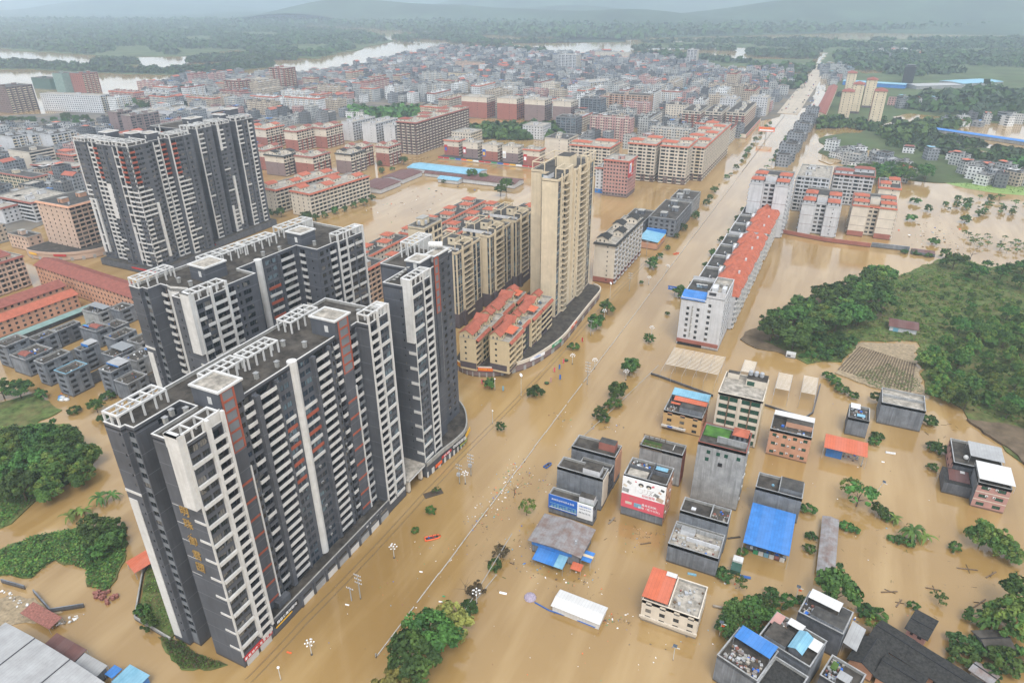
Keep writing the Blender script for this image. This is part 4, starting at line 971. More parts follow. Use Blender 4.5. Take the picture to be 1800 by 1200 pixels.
for i,(lab,x,y,W,D,nf,low) in enumerate((('cream apartment block with brick piers on the far street corner, left of three',-172,896,22,56,8,'brick_red'),('cream apartment block with brick piers on the far street corner, middle of three',-147,900,20,60,8,'mauve_wall'),('cream apartment block with brick piers on the far street corner, right of three',-120,905,22,100,8,'brick_red'))):
    block(lab,x,y,W,D,nf,'pale_cream','bal','bal',low=(7,low),so=dict(bm='pale_cream',sp=8),lo=dict(bm='pale_cream',sp=9),rt='roof_slab',roof='flat')
r = thing('shop_podium','long low shop podium under the three far cream blocks','shops',(-112,880,0)); b = MB(); b.box(-75,0,0,130,-1,5,'pale_cream',top='roof_slab'); b.box(0,.2,5,120,2,3.6,'sign_red'); b.box(-70,-5,-.2,0,2,3.6,'sign_green'); b.build('wall', r)
# five small blocks behind the market, each with its poster
for i,(x,y,low) in enumerate(((-373,644,'brick_red'),(-349,642,'mauve_wall'),(-324,639,'brick_red'),(-301,640,'mauve_wall'),(-275,635,'brick_red'))):
    pos = ('leftmost','second from left','middle','second from right','rightmost')[i]
    block('small cream and %s block behind the market, %s of the row of five'%('brick' if low == 'brick_red' else 'grey',pos),x,y,18,14,5,'pale_cream','blank','bal',low=(3,low),lo=dict(bm='pale_cream',sp=7),rt='roof_pale',tile='orange_tile',roof='skirt' if i in (0,4) else 'flat',z0=2.5,clutter=1)
    p = thing('poster_board','%s poster hung on the %s of the five small blocks'%(('red and blue','red and white','blue','plain white','red and pale')[i],pos),'poster',(x-17.9,y-.15,0))
    b = MB(); b.box(.3,4,-.1,.1,6,13,('sign_red','sign_red','sign_blue','sign_white','sign_red')[i]); b.box(.8,3.4,-.16,-.1,7,10.5,('sign_blue','sign_white','sign_yellow','pale_cream','sign_white')[i]); b.build('panel', p)
r = thing('shop_arcade','long arcade of small shops with coloured fascias under the five small blocks','shops',(-392,637,0)); b = MB(); b.box(0,122,-5,16,-1,2.2,'pale_cream',top='roof_slab'); b.build('wall', r)
for k in range(17):
    b = MB(); b.box(k*7.1+.2,k*7.1+6.5,-5.25,-5,1.2,2.7,('sign_red','sign_blue','sign_white','sign_green','sign_yellow','sign_red','orange_plastic')[k*5%7]); b.build('fascia', r)
block('big brown apartment block of ten storeys with a red roof edge', -422,639,25,118,11,'brownish_wall','bal','bal',lo=dict(bm='pale_cream',sp=6.5,p=.5),so=dict(bm='pale_cream',sp=6.2,p=.5),low=(1,'mauve_wall'),roof='houses',tile='maroon_tile',houses=6,rt='roof_pale',hk='hip',hw='pale_cream')
for lab,x,y,W,D in (('white apartment block with blank end wall left of the brown block, leftmost of three',-533,672,16,46),('white apartment block left of the brown block, middle of three',-501,674,20,46),('white apartment block touching the brown block, rightmost of three',-475,675,16,40)):
    block(lab,x,y,W,D,7,'white_wall','blank','strip',lo=dict(sp=5),rt='roof_pale',capm='white_wall')
block('cream house with roof terrace behind the small blocks', -371,668,24,26,7,'pale_cream','win','grid',rt='roof_pale'); 
block('beige four storey school block with small windows, right of the small blocks', -262,678,26,30,7,'pale_cream','blank','strip',rt='roof_dark')
block('dark glass and steel office block right of the park trees', -302,806,26,22,7,'grey_paint_light','strip','strip',so=dict(g='glass_blue'),lo=dict(g='glass_blue'),rt='roof_dark',name='office_block',cat='offices')
block('white flat-roofed block between the park trees and the office block', -330,770,26,26,5,'white_wall','win','win',rt='roof_pale')
for i,(x,y,W,D,low) in enumerate(((-462,880,40,26,'brick_red'),(-418,884,30,26,'brick_red'),(-378,888,30,26,'mauve_wall'),(-340,888,26,26,'mauve_wall'))):
    block('cream block with %s lower floors facing the park trees, %s of four'%('brick' if low[0] == 'b' else 'mauve',('leftmost','second','third','rightmost')[i]),x,y,W,D,9,'pale_cream','blank','strip',low=(7,low),lo=dict(sp=6),rt='roof_pale')
for (lab,x,y,W,D,nf,wl,st) in (('dark glazed office block with ribbon windows in the old town',-312,928,30,22,9,'grey_paint_light','strip'),('orange brown apartment slab behind the dark office block',-262,985,58,24,9,'tan_wall','bal'),('tan apartment block right of the orange brown slab',-205,960,26,24,7,'pale_cream','win')):
    block(lab,x,y,W,D,nf,wl,st,st,so=dict(bm='salmon_wall',g='glass_blue'),lo=dict(bm='salmon_wall',g='glass_blue'),rt='roof_slab')
# white gabled terrace blocks left of the brown block
for i,(lab,x,y,W,D,nf,low,tl) in enumerate((
  ('cream flats with red dormers and open grid balconies, nearer of two long rows',-371,406,22,68,6,None,'orange_tile'),('cream flats with red dormers, farther of two long rows',-404,404,20,70,6,None,'orange_tile'),
  ('grey gabled flats with white balconies, first in the near row behind the dark tower pair',-486,503,24,22,6,'mauve_wall','dark_tile'),('brick flats with red gables, second in the near row',-458,512,22,26,6,'brick_red','maroon_tile'),
  ('grey gabled flats, third in the near row of gabled flats',-432,536,18,24,6,'mauve_wall','dark_tile'),('brick flats with red gables, fourth in the near row',-440,562,20,22,6,'brick_red','maroon_tile'),('brick flats with red gables, last in the near row beside the trees',-418,580,16,22,6,'brick_red','maroon_tile'),
  ('brick and cream flats half hidden behind the dark tower pair, first in the far row',-595,595,26,30,7,'brick_red','orange_tile'),('brick and cream flats, second in the far row of gabled flats',-552,597,18,32,7,'brick_red','maroon_tile'),('brick and cream flats, third in the far row of gabled flats',-535,626,24,30,7,'brick_red','maroon_tile'),
  ('brick gabled flats at the near end beside the dark towers',-522,516,16,26,6,'brick_red','maroon_tile'))):
    block(lab,x,y,W,D,nf,'pale_cream','blank' if i > 1 else 'win','grid' if i < 2 else 'bal',low=(4,low) if low else None,lo=dict(bm='pale_cream',sp=4.2 if i < 2 else 7.5),so=dict(sp=5,ww=1),roof='houses',tile=tl,houses=4 if i < 2 else 2,rt='roof_pale',rz=math.radians(-6) if i < 2 else 0,z0=1)
# red-roofed rows between the grey slab and the tall beige tower
k = 0
for (x,y,W,D,nf,hs,lab) in ((-256,305,15,62,4,5,'long low row with red hip roofs and slate terraces, nearest the grey slab'),(-250,372,15,95,4,7,'long low row with red hip roofs beside the pale flooded yard'),(-231,300,14,60,4,5,'second low row with red hip roofs, nearest the grey slab'),(-228,366,15,98,4,7,'second low row with red hip roofs, beside the beige towers'),(-206,372,13,100,4,6,'third low row with red roofs right behind the beige towers')):
    block(lab,x,y,W,D,nf,'pale_cream','win','win',lo=dict(sp=3.8,ww=1.6),roof='houses',tile='orange_tile',houses=hs,rt='roof_dark',hk='hip',name='row_house',cat='row houses',rz=math.radians(-1),clutter=4)
block('brown open balcony house with a red roof band beside the grey slab end', -228,281,14,22,7,'tan_wall','grid','grid',so=dict(bm='tan_wall'),lo=dict(bm='tan_wall'),rt='roof_dark',tile='orange_tile',roof='skirt')
block('narrow cream tower end just behind the water tank tower', -150,228,8,14,24,'cream_wall','none','strip',rt='roof_dark',cap=0)
# market sheds
for nm,lab,x0,x1,y0,y1,h,m,ax in (('market_shed','long sky blue market roof on the flooded yard',-389,-312,568,592,4.5,'sky_sheet','x'),('market_shed','small sky blue roof in front of the long market roof',-340,-318,545,557,3.6,'sky_sheet','x'),('market_shed','brown market roof beside the sky blue one',-318,-264,553,574,4.2,'brown_sheet','x'),
   ('market_shed','brown shed roof at the left edge of the flooded yard, near one',-392,-364,488,520,4.2,'brown_sheet','y'),('market_shed','brown shed roof behind the near brown one, left edge of the yard',-390,-366,526,560,4.2,'brown_sheet','y'),('market_shed','narrow dark shed roof in the middle of the yard',-364,-320,560,566,3.4,'brown_sheet','x')):
    r = thing(nm,lab,'shed',(x0,y0,0)); b = MB(); b.box(.3,x1-x0-.3,.3,y1-y0-.3,-1,h,'white_wall',skip='t'); b.build('wall', r)
    b = MB(); gable(b,0,x1-x0,0,y1-y0,h,1.6,m,ax,.4,'white_wall'); b.build('roof', r)
# ------------------------------------------------------------------ left side: salmon blocks, beige tower
r = block('beige tower with dark open balconies on a curved podium at the left', -457.5,272,34,30,11,'tan_wall','win','grid',so=dict(sp=5.6,ww=1.1),lo=dict(bm='tan_wall',sp=3.8,bk='black'),tile='salmon_wall',roof='skirt',rt='roof_dark',parm='salmon_wall',name='residential_tower',cat='tower')
curved_podium('shop_podium','curved tan shop podium under the beige tower at the left',[(-494,257),(-485,254),(-470,256),(-456,262),(-447,272),(-443,284),(-436,296)],[(-440,310),(-494,310)],5,'tan_wall','tan_wall',[(6,8,3.4,4.8,'sign_yellow','','',0),(14,9,3.4,4.8,'sign_red','','',0)],'pale_sheet',3)
block('grey tan gatehouse beside the curved podium at the left', -498,262,22,10,3,'tan_wall','win','win',rt='roof_slab',name='gatehouse',cat='building')
block('long salmon dormitory block with a maroon roof, running toward the grey slab', -334,218,100,13,4,'salmon_wall','win','win',so=dict(sp=3.3,ww=1.3),roof='gable',tile='maroon_tile',name='dormitory_block',cat='dormitory',rz=math.radians(-5.3),clutter=0)
block('salmon two storey dormitory with orange roof at the left edge', -380,150,10,64,3,'salmon_wall','win','win',lo=dict(sp=3.4,ww=1.4),fh=2.7,roof='gable',tile='orange_tile',name='dormitory_block',cat='dormitory',rz=math.radians(-3),clutter=0)
block('salmon dormitory with maroon roof behind the orange roofed one', -396,152,12,66,3,'salmon_wall','win','win',lo=dict(sp=3.4,ww=1.4),roof='gable',tile='maroon_tile',name='dormitory_block',cat='dormitory',rz=math.radians(-3),clutter=0)
block('pale brown apartment block at the left edge above the salmon roofs', -437,190,40,34,6,'tan_wall','win','bal',lo=dict(bm='tan_wall',sp=6),so=dict(sp=3),tile='maroon_tile',roof='houses',houses=2,rt='roof_pale')
r = thing('covered_walk','long covered walk with pale green sheet roof in front of the salmon dormitory','walkway',(-367,140,0)); b = MB(); b.face([(-5,0,3.4),(0,0,2.9),(2,74,2.9),(-3,74,3.4)],'green_sheet'); b.face([(-3,74,3.3),(2,74,2.8),(0,0,2.8),(-5,0,3.3)],'green_sheet'); b.build('roof', r)
b = MB(); b.box(-4.4,-.4,.3,73.6,-1,2.7,'cement_dark'); b.build('wall', r)
r = thing('parking_canopy','row of lean-to stalls with blue and orange sheets behind the long salmon block','sheds',(-432,238,0)); 
for k,m in enumerate(('pale_sheet','orange_sheet','orange_sheet','dark_tile','blue_sheet','dark_tile','dark_tile','pale_sheet')):
    b = MB(); b.box(k*10,k*10+9.6,-k*1.0,6-k*1.0,-1,3.2,'cement_dark',top=m); b.build('stall', r)
# ------------------------------------------------------------------ left: bare cement houses
GH = [  # x, y, W, D, floors, wall, extra, label.  corner = south-east, at the water
 (-289,148.8,8.2,10.3,4,'cement','','bare cement house with pale blue roof edge, nearest the lettered tower on the left'),
 (-307,150.5,7,13,4,'cement','box','bare cement house left of the one with the pale blue roof edge'),
 (-324,152,12,13,3,'cement','brownbox','bare cement house with a small maroon roof shed'),
 (-340,153.5,9,11,4,'cement','','bare cement house at the left edge beside the trees'),
 (-339,166.5,7,11,3,'cement','','bare cement house with windowless side in the second row, left part'),
 (-339.5,178,5,12,3,'cement_dark','','bare cement house with pale roof in the second row, middle part'),
 (-303.4,166,5,9,4,'cement','tin','tall bare cement house with a corrugated tin roof room'),
 (-340.4,200.5,13,8,3,'cement_pale','slate','bare cement house with a slate blue roof, farthest back'),
 (-333,207.7,9,9,3,'cement','','bare cement house behind the slate blue roof'),
 (-321,185.7,13,8,3,'cement','redbox','bare cement house with a brown roof room and blue sheet'),
 (-322,196,9,8,2,'cement_dark','','low bare cement annex behind the brown roof room'),
 (-305,184,8,12,3,'cement','','bare cement house with pale roof slab, back row'),
 (-290,186,9,11,3,'cement_pale','','bare cement house with roof terrace beside the grey slab'),
 (-289,171.5,9,11,3,'cement','tinwide','bare cement house with a wide grey tin roof'),
 (-276,173,9,11,3,'cement_pale','blue','bare cement house with green planted roof and blue sheet'),
 (-272.3,158,8,10,4,'cement','tinfront','bare cement house with white tin roof and blue fascia'),
 (-261,157,9,10,3,'cement','','low bare cement house hidden by the corner of the lettered tower'),
 (-262,180,9,10,3,'cement_pale','brownroof','bare cement house with brown tiled strip roof beside the grey slab')]
for (x,y,W,D,nf,wl,ex,lab) in GH:
    r = block(lab,x,y,W,D,nf,wl,'none' if nf < 4 else 'open','open',fh=2.7,z0=.2,name='cement_house',cat='house',rt='roof_slab',capm='sky_sheet' if 'nearest the lettered' in lab else 'cement_pale',so=dict(sp=6),lo=dict(sp=4.6),clutter=0,huts=False,group='bare cement houses on the left',cap=30)
    debris(r,-W*.9,-W*.1,D*.1,D*.9,.2+nf*2.7,int(W*D*.12),int(x*-3+y))
    H = .2+nf*2.7
    if ex.startswith('tin') or ex in ('blue','brownroof','slate'):
        m = {'tin':'pale_sheet','tinwide':'grey_sheet','tinfront':'pale_sheet','blue':'blue_sheet','brownroof':'maroon_tile','slate':'grey_sheet'}[ex]
        w = W*(.95 if ex in ('tinwide','tinfront','tin','slate') else .5); b = MB(); d = D*(.6 if ex != 'blue' else .25)
        b.face([(-w,D-d,H+2.4),(.2,D-d,H+2.0),(.2,D,H+2.0),(-w,D,H+2.4)],m); b.face([(-w,D,H+2.35),(.2,D,H+1.95),(.2,D-d,H+1.95),(-w,D-d,H+2.35)],m)
        for px,py in ((-w+.1,D-d+.1),(0,D-d+.1),(0,D-.1),(-w+.1,D-.1)): b.box(px-.07,px+.07,py-.07,py+.07,H,H+2.1,'steel')
        if ex in ('tin','tinfront'): b.box(-w,.2,D-d-.05,D-d+.02,H+.9 if ex == 'tin' else H+1.5,H+2.2,'blue_sheet')
        b.build('sheet_roof', r)
    if ex in ('brownbox','redbox'):
        b = MB(); b.box(-W*.5,-.6,1,4.5,H,H+2.2,'cement',skip='t'); gable(b,-W*.5,-.6,1,4.5,H+2.2,.6,'maroon_tile','x',.2,'cement'); b.build('roof_room', r)
        if ex == 'redbox': b = MB(); b.box(-W*.9,-W*.5,1,2.2,H+1.6,H+1.7,'blue_sheet'); b.box(-W*.9,-W*.88,1,2.2,H,H+1.6,'red_paint'); b.build('sheet_roof', r)
for (x,y,W_,D_,h,m,lab) in ((-331,166,14,6,2.6,'roof_slab','dark low yard shed between the second row cement houses on the left'),(-318,166,10,12,2.4,'roof_dark','dark low roof filling the yard behind the maroon roof shed'),(-306,176,12,6,2.2,'roof_slab','dark lean-to behind the tin roofed tall cement house'),(-291,160,7,9,2.4,'roof_slab','low cement annex behind the house with the pale blue roof edge'),(-275,169,9,4,2.2,'roof_dark','low shed between the wide tin roof and the white tin roof'),(-262,170,9,8,2.8,'roof_slab','low cement shed beside the grey slab corner'),(-347,186,8,16,2.4,'grass_land','green garden strip beside the covered walk')):
    r = thing('shed' if 'garden' not in lab else 'garden',lab,'shed' if 'garden' not in lab else 'garden',(x-W_,y,0)); bx(r,'wall',0,W_,0,D_,-1,h if 'garden' not in lab else .5,'cement_dark',m if 'garden' not in lab else 'leaf_light')
# ------------------------------------------------------------------ right: white corner building and red-roofed row
def white_corner():
    r = thing('office_block','white corner building with blue canopy and rooftop machinery beside the street','offices',(-38.4,313.5,0)); F = Facades(r,80); fh = 3.05; H2 = 27.6; z0 = 3.5; fl = floors(z0,7,fh); flu = floors(z0,7,fh)
    F.wall((-20.5,0),(-8.5,0),-1,24.8,fl[:6],[(3,4.4,'W',dict(n=1,gap=.02)),(5.6,6.2,'P',dict(m='concrete',p=.12,z=(5,22))),(8,9.4,'W',dict(n=1,gap=.02))],'white_wall')
    F.wall((-8.5,0),(0,0),-1,H2,flu,[(1.2,2.7,'W',dict(n=1,gap=.02))],'white_wall')
    F.wall((0,0),(0,26),-1,H2,flu,[(2+k*3.9,4.2+k*3.9,'W',dict(n=1,gap=.02)) for k in range(6)],'white_wall')
    F.wall((0,26),(-20.5,26),-1,H2,[],[],'white_wall'); F.wall((-20.5,26),(-20.5,0),-1,24.8,fl[:6],[(2+k*3.9,4.2+k*3.9,'W',dict(n=1,gap=.02)) for k in range(6)],'white_wall')
    flat_roof(r,[(-8.5,0),(0,0),(0,26),(-8.5,26)],H2,1.2,'white_wall','white_wall','roof_pale'); flat_roof(r,[(-20.5,0),(-8.5,0),(-8.5,26),(-20.5,26)],24.8,1.0,'white_wall','white_wall','roof_dark'); F.finish()
    b = MB(); b.face([(-20.8,-.6,25.4),(-9,-.6,25.4),(-9,7.5,27.2),(-20.8,7.5,27.2)],'blue_sheet'); b.face([(-20.8,7.5,27.1),(-9,7.5,27.1),(-9,-.6,25.3),(-20.8,-.6,25.3)],'blue_sheet'); b.build('canopy', r)
    b = MB(); b.box(-8.4,-.1,-.5,0,1.8,3.6,'brick_red',skip='n'); b.box(-20.5,-8.4,-.5,0,1.8,3.6,'brick_red',skip='n'); b.box(-20,-8,-.06,.0,-.5,1.7,'black'); b.build('shop_band', r)
    b = MB(); b.box(-7.5,-5,6,11,H2,H2+3,'white_wall'); b.box(-3,-1,8,12,H2,H2+2.4,'white_wall'); b.box(-8.45,-.05,0,.3,H2+1.1,H2+3.4,'white_wall'); b.box(-7.6,-4.2,-.02,.32,H2+1.2,H2+2.9,'dark_metal'); b.build('roof_plant', r)
    for k in range(4): tank(r,-6.5+k*1.6,15+k%2*1.5,H2,.7,1.3,'concrete')
    for k in range(3): solar(r,-16+k*1.8,18,24.8,.4)
    for k in range(4):
        b = MB(); b.box(-.4,.4,-.35,0,0,.6,'white_sheet'); b.build('air_conditioner', r, (-14.2,0,7.5+k*4.2))
    return r
white_corner()
def red_row():
    y = 341.0; pos = ('nearest','second','third','fourth','fifth','sixth','seventh','eighth')
    for i in range(8):
        D = 21.5; hi = i in (5,6,7)
        r = thing('row_house','%s white terraced house with orange roof, counted from the white corner building'%pos[i],'row house',(-36.8+(i*.25),y,0),0,'white terraced houses with orange roofs')
        F = Facades(r,30); fh = 3.0; z0 = .8; H = z0+6*fh; fl = floors(z0,6,fh)
        F.wall((-24,0),(-13.5,0),-1,H-fh,fl[:5],[],'white_wall'); F.wall((-13.5,0),(0,0),-1,H,fl,[(4,5.4,'W',dict(n=1,gap=.02)),(8,9.4,'W',dict(n=1,gap=.02))] if i in (0,5) else [],'white_wall')
        F.wall((0,0),(0,D),-1,H,fl,[(1,4.6,'B',dict(band=WH,p=1.0,rc=1.2)),(5.6,7.4,'W',dict(n=1,gap=.05)),(8.6,12.4,'B',dict(band=WH,p=1.2,rc=1.2)),(13.6,15.4,'W',dict(n=1,gap=.05)),(16.5,20.4,'B',dict(band=WH,p=1.0,rc=1.2))],'white_wall')
        F.wall((0,D),(-24,D),-1,H-fh,[],[],'white_wall'); F.wall((-24,D),(-24,0),-1,H-fh,fl[:5],[(2,5,'W',dict(n=1,gap=.1)),(9,12,'W',dict(n=1,gap=.1)),(15,18,'W',dict(n=1,gap=.1))],'white_wall')
        flat_roof(r,[(-24,0),(-13.5,0),(-13.5,D),(-24,D)],H-fh,1.5,'white_wall','white_wall','roof_dark',.3); F.finish()
        b = MB(); o_ = .9 if i % 2 else 0; hip(b,-13.3+o_,-.9,0,D,H,2.6,'orange_tile',.1); hip(b,-14.2+o_,-6,D*.08,D*.40,H+.2,3.6,'orange_tile',.5); hip(b,-12.5+o_,-5,D*.55,D*.93,H+.3,3.8,'orange_tile',.4); hip(b,-7,1.2,D*.05,D*.34,H-.3,3.4,'orange_tile',.5); hip(b,-7,.9,D*.42,D*.62,H-.2,3.0,'orange_tile',.4); hip(b,-6.5,1.3,D*.7,D*.97,H-.3,3.3,'orange_tile',.5); b.build('roof', r)
        bx(r,'chimney',-4,-3,D*.36,D*.42,H,H+3.4,'white_wall'); solar(r,-18,D*.3,H-fh,PI/2)
        if i == 4: y += 6
        b = MB(); b.box(-14.6,-13.4,D*.4,D*.75,H-fh,H+1.6,'white_wall'); b.box(-16,-13.5,D-3.4,D-.4,H-fh,H+.3,'white_wall',top='roof_pale'); b.build('stair_house', r)
        y += D+.05
red_row()
def tower_pairs():
    for (lab,x,y,W,D,nf,wl,tile,gap,lowm) in (
      ('white apartment block with blank white end walls and red roof caps, beside the street',-57,508,26,45,12,'white_wall','orange_tile',8,None),
      ('white apartment block with blank end walls, behind the walled yard',-21,524.5,25,50,7,'white_wall','orange_tile',7.5,None),
      ('cream apartment block with red parapets and dark roof courts behind the walled yard',12,536,28,38,7,'pale_cream','orange_tile',7,'brick_red')):
        r = thing('apartment_block',lab,'apartments',(x,y,0)); F = Facades(r,50); fh = 3.0; z0 = 1; H = z0+nf*fh; fl = floors(z0,nf,fh); w = (W-gap)/2
        for k,(a,c) in enumerate(((0,w),(W-w,W))):
            F.wall((a,0),(c,0),-1,H,fl,[(w*.5,w*.5+.7,'W',dict(n=1,gap=.02,mul=1,sill=1.1,head=2.1))] if k and wl == 'white_wall' and nf == 7 else [],wl)
            for zz in (H*.36,H*.66): F.t.box(a,c,-.04,.0,zz,zz+.25,'mauve_wall',skip='n')
            if lowm: F.t.box(a-.03,c+.03,-.05,.0,-1,4,lowm,skip='n')
        F.wall((w,0),(w,5),-1,H,fl,[],wl)
        F.wall((w,5),(W-w,5),-1,H,fl,[(gap*.1,gap*.42,'W',dict(n=1,gap=.1)),(gap*.55,gap*.92,'B',dict(band=lambda f: wl,p=.5))],wl); F.wall((W-w,5),(W-w,0),-1,H,fl,[],wl)
        F.wall((W,0),(W,D),-1,H,fl,[(u,u+3.2,'B',dict(band=lambda f: wl,p=1.1)) if k%2 == 0 else (u,u+1.6,'W',dict(n=1,gap=.05)) for k,u in enumerate([1.2+j*4.4 for j in range(int((D-4)/4.4))])],wl)
        F.wall((W,D),(0,D),-1,H,[],[],wl)
        F.wall((0,D),(0,0),-1,H,fl,[(u,u+3.2,'B',dict(band=lambda f: wl,p=1.1)) if k%2 == 0 else (u,u+1.6,'W',dict(n=1,gap=.05)) for k,u in enumerate([1.2+j*4.4 for j in range(int((D-4)/4.4))])],wl)
        flat_roof(r,[(0,0),(w,0),(w,5),(W-w,5),(W-w,0),(W,0),(W,D),(0,D)],H,1.0,'concrete',wl if nf != 7 or wl == 'white_wall' else 'salmon_wall','roof_dark'); F.finish()
        for k in range(2):
            xa = 0 if k == 0 else W-w
            for j in range(2): roof_house(r,xa+.6,xa+w-.8,3+j*D*.42,3+j*D*.42+D*.2,H,2.6,wl,tile,'y',1.4,'hip')
        b = MB(); b.box(w+.4,W-w-.4,8,14,H,H+4.5,wl,top='roof_pale'); b.build('stair_house', r)
        if lowm: b = MB(); skirt(b,[(0,0),(W,0),(W,D),(0,D)],H+.6,'orange_tile',.6,.5); b.build('eave', r)
tower_pairs()
block('grey and white apartment block behind the white one, with a cluttered grey roof', -31,585,24,44,9,'white_wall','bal','bal',side=1,so=dict(bm='white_wall',sp=6),lo=dict(bm='white_wall',sp=6),rt='roof_pale',clutter=6)
block('white balcony block with red roof edge behind the walled yard', -5,620,30,26,8,'white_wall','bal','bal',side=1,so=dict(bm='white_wall',sp=7),lo=dict(bm='white_wall',sp=7),rt='roof_slab',roof='houses',houses=2,tile='maroon_tile',hk='hip')
block('cream block with red hip roof rooms, farthest right of the yard', 29,600,15,32,7,'pale_cream','blank','bal',side=1,rt='roof_dark',roof='houses',houses=2,tile='orange_tile',hk='hip')
def wall_thing(label, pts, h, t, m, top, name='yard_wall', cat='wall'):
    r = thing(name, label, cat); b = MB()
    for i in range(len(pts)-1):
        a, c = Vector(pts[i]), Vector(pts[i+1]); d = (c-a).normalized(); n = Vector((-d.y,d.x))*t/2
        i0 = len(b.v); q = [a-n,c-n,c+n,a+n]; b.prism([tuple(p) for p in q],-1,h,m,top=top)
    return b.build('wall', r)
wall_thing('red brick yard wall in front of the white and cream blocks', [(-32,521),(-1,513.5),(28,514)], 3, 1.0, 'brick_red','brick_red')
wall_thing('grey cement yard wall in front of the cream block', [(28.5,515),(52,516)], 3.4, .8, 'cement','cement_pale')
r = thing('shed','low shed with brown roof at the end of the grey yard wall','shed',(53,510,0)); b = MB(); b.box(0,14,0,7,-1,2.2,'cement',top='brown_sheet'); b.build('wall', r)
# ------------------------------------------------------------------ right foreground houses (south-west corner, footprint, height)
def house(label, x0, x1, y0, y1, H, wall, front, south='none', east='none', west='none', top='roof_slab', nf=None, capm='cement_pale', par=.9, so=None, eo=None, name='house', low=None, overhang=.0):
    r = thing(name, label, 'house', (x0,y0,0)); W = x1-x0; D = y1-y0; nf = nf or max(1,int((H-.3)/3)); fh = (H-.4)/nf; F = Facades(r,80); fl = floors(.2,nf,fh); q = random.Random(3)
    F.wall((0,0),(W,0),-1.2,H,fl,bays_for(south,W,nf,so or {},q),front); F.wall((W,0),(W,D),-1.2,H,fl,bays_for(east,D,nf,eo or {},q),wall); F.wall((W,D),(0,D),-1.2,H,[],[],wall); F.wall((0,D),(0,0),-1.2,H,fl,bays_for(west,D,nf,eo or {},q),wall)
    flat_roof(r,[(0,0),(W,0),(W,D),(0,D)],H-par,par,capm,wall,top); F.finish(); return r
def sheet(root, x0, x1, y0, y1, z, zb, m, name='sheet_roof', posts=None, t=.08, alongx=True):
    """single-pitch sheet roof; z at the near/left edge, zb at the far one"""
    b = MB()
    P = [(x0,y0,z),(x1,y0,z),(x1,y1,zb),(x0,y1,zb)] if alongx else [(x0,y0,z),(x1,y0,zb),(x1,y1,zb),(x0,y1,z)]
    b.face([(p[0],p[1],p[2]+t) for p in P],m); b.face(P[::-1],m)
    for i in range(4):
        p, q = P[i], P[(i+1)%4]; b.face([p,q,(q[0],q[1],q[2]+t),(p[0],p[1],p[2]+t)],m)
    if posts is not None:
        for p in P: b.box(p[0]-.08 if p[0] > x0 else p[0],p[0] if p[0] > x0 else p[0]+.08,p[1]-.08 if p[1] > y0 else p[1],p[1] if p[1] > y0 else p[1]+.08,posts,p[2],'steel')
    return b.build(name, root)
def ac(root, x, y, z, ang=0.0):
    b = MB(); b.box(-.42,.42,-.34,-.02,0,.6,'white_sheet'); b.tube([(.1,-.36,.3),(.1,-.345,.3)],.22,'dark_metal',10)
    if 'ac' not in TM: TM['ac'] = b.mesh('air_conditioner')
    return link('air_conditioner', TM['ac'], root, (x,y,z), ang)
h = house('bare cement house with pale rooftop hut, behind the blue billboard house', -68.9,-52.4,177.8,183.9,13.8,'cement','cement','none','win','none',nf=4,eo=dict(sp=3)); bx(h,'roof_hut',9,15,1,5,12.9,15.4,'white_wall','roof_slab'); b = MB(); b.box(16.5,16.8,.3,5.8,2,13,'pale_cream'); b.build('facade_panel', h)
h = house('bare cement house with a brick red rooftop room, rearmost of the three by the street', -68.7,-52.3,191,198.7,13.8,'cement','cement','none','win','none',nf=4); bx(h,'roof_hut',9,15,3.6,7,12.9,16,'brick_red','roof_dark'); b = MB(); b.box(16.4,16.7,.3,7.4,3,13,'salmon_wall'); b.build('facade_panel', h)
h = house('low cement link house with sunken roof between the two grey houses by the street', -64,-52.5,184,190.9,10.5,'cement_dark','cement','none','win','none',nf=3,top='roof_dark'); bx(h,'water_box',5,9,1.5,4,9.6,10.9,'cement_dark','black')
h = house('low cement house carrying the long blue billboard', -68.4,-52.4,169.6,173.6,8.1,'cement','cement','none','win','none',nf=2); bx(h,'roof_hut',10.5,15.6,.8,3.4,7.2,10.2,'white_wall','roof_slab'); bx(h,'planter',11,15.8,.4,.8,7.2,7.9,'grass_leaf')
r = thing('billboard','long blue and white advertising board on the low cement house','billboard',(-68.4,169.4,0))
bx(r,'panel',0,10.4,-.15,.05,2.6,8.3,'sign_blue'); bx(r,'panel',10.42,15.9,-.15,.05,2.2,8.3,'sign_white')
b = MB()
for k in range(9): b.box(1+k*1.05,1.75+k*1.05,-.19,-.15,3.4,4.2+.25*(k%3),'sky_sheet'); 
b.box(.4,10.2,-.18,-.15,3.1,3.35,'sign_white'); b.box(.6,10,-.18,-.15,4.9,5.15,'sky_sheet'); b.build('picture', r)
text('letter','高端洗浴休闲养生会馆',.82,'sign_white',r,(5.2,-.2,6.7),FACE_S,.01); text('letter','海量优惠等你来',.62,'sign_blue',r,(13.1,-.2,7.2),FACE_S,.01); text('letter','免费体验 ☎ 预约热线',.42,'dark_metal',r,(13.1,-.2,6.1),FACE_S,.01); text('letter','88 96 ▣ ▣',.9,'dark_metal',r,(13.1,-.2,4.6),FACE_S,.01)
h = house('five storey cement house carrying the big pink and white billboard', -45.8,-31.4,179.4,189.3,17.2,'salmon_wall','cement','none','win','none',nf=5,eo=dict(sp=3.2),top='roof_slab'); bx(h,'roof_wall',8.2,8.5,.3,9.6,16.3,17.6,'cement_dark'); bx(h,'roof_wall',.3,14,5,5.3,16.3,17.8,'cement_dark'); sheet(h,9,13,6.2,8,17.6,17.7,'sky_sheet'); debris(h,.6,7,5.6,9,16.3,34,5); sheet(h,1,7.5,.6,4.2,17.0,17.1,'roof_pale','patio_slab')
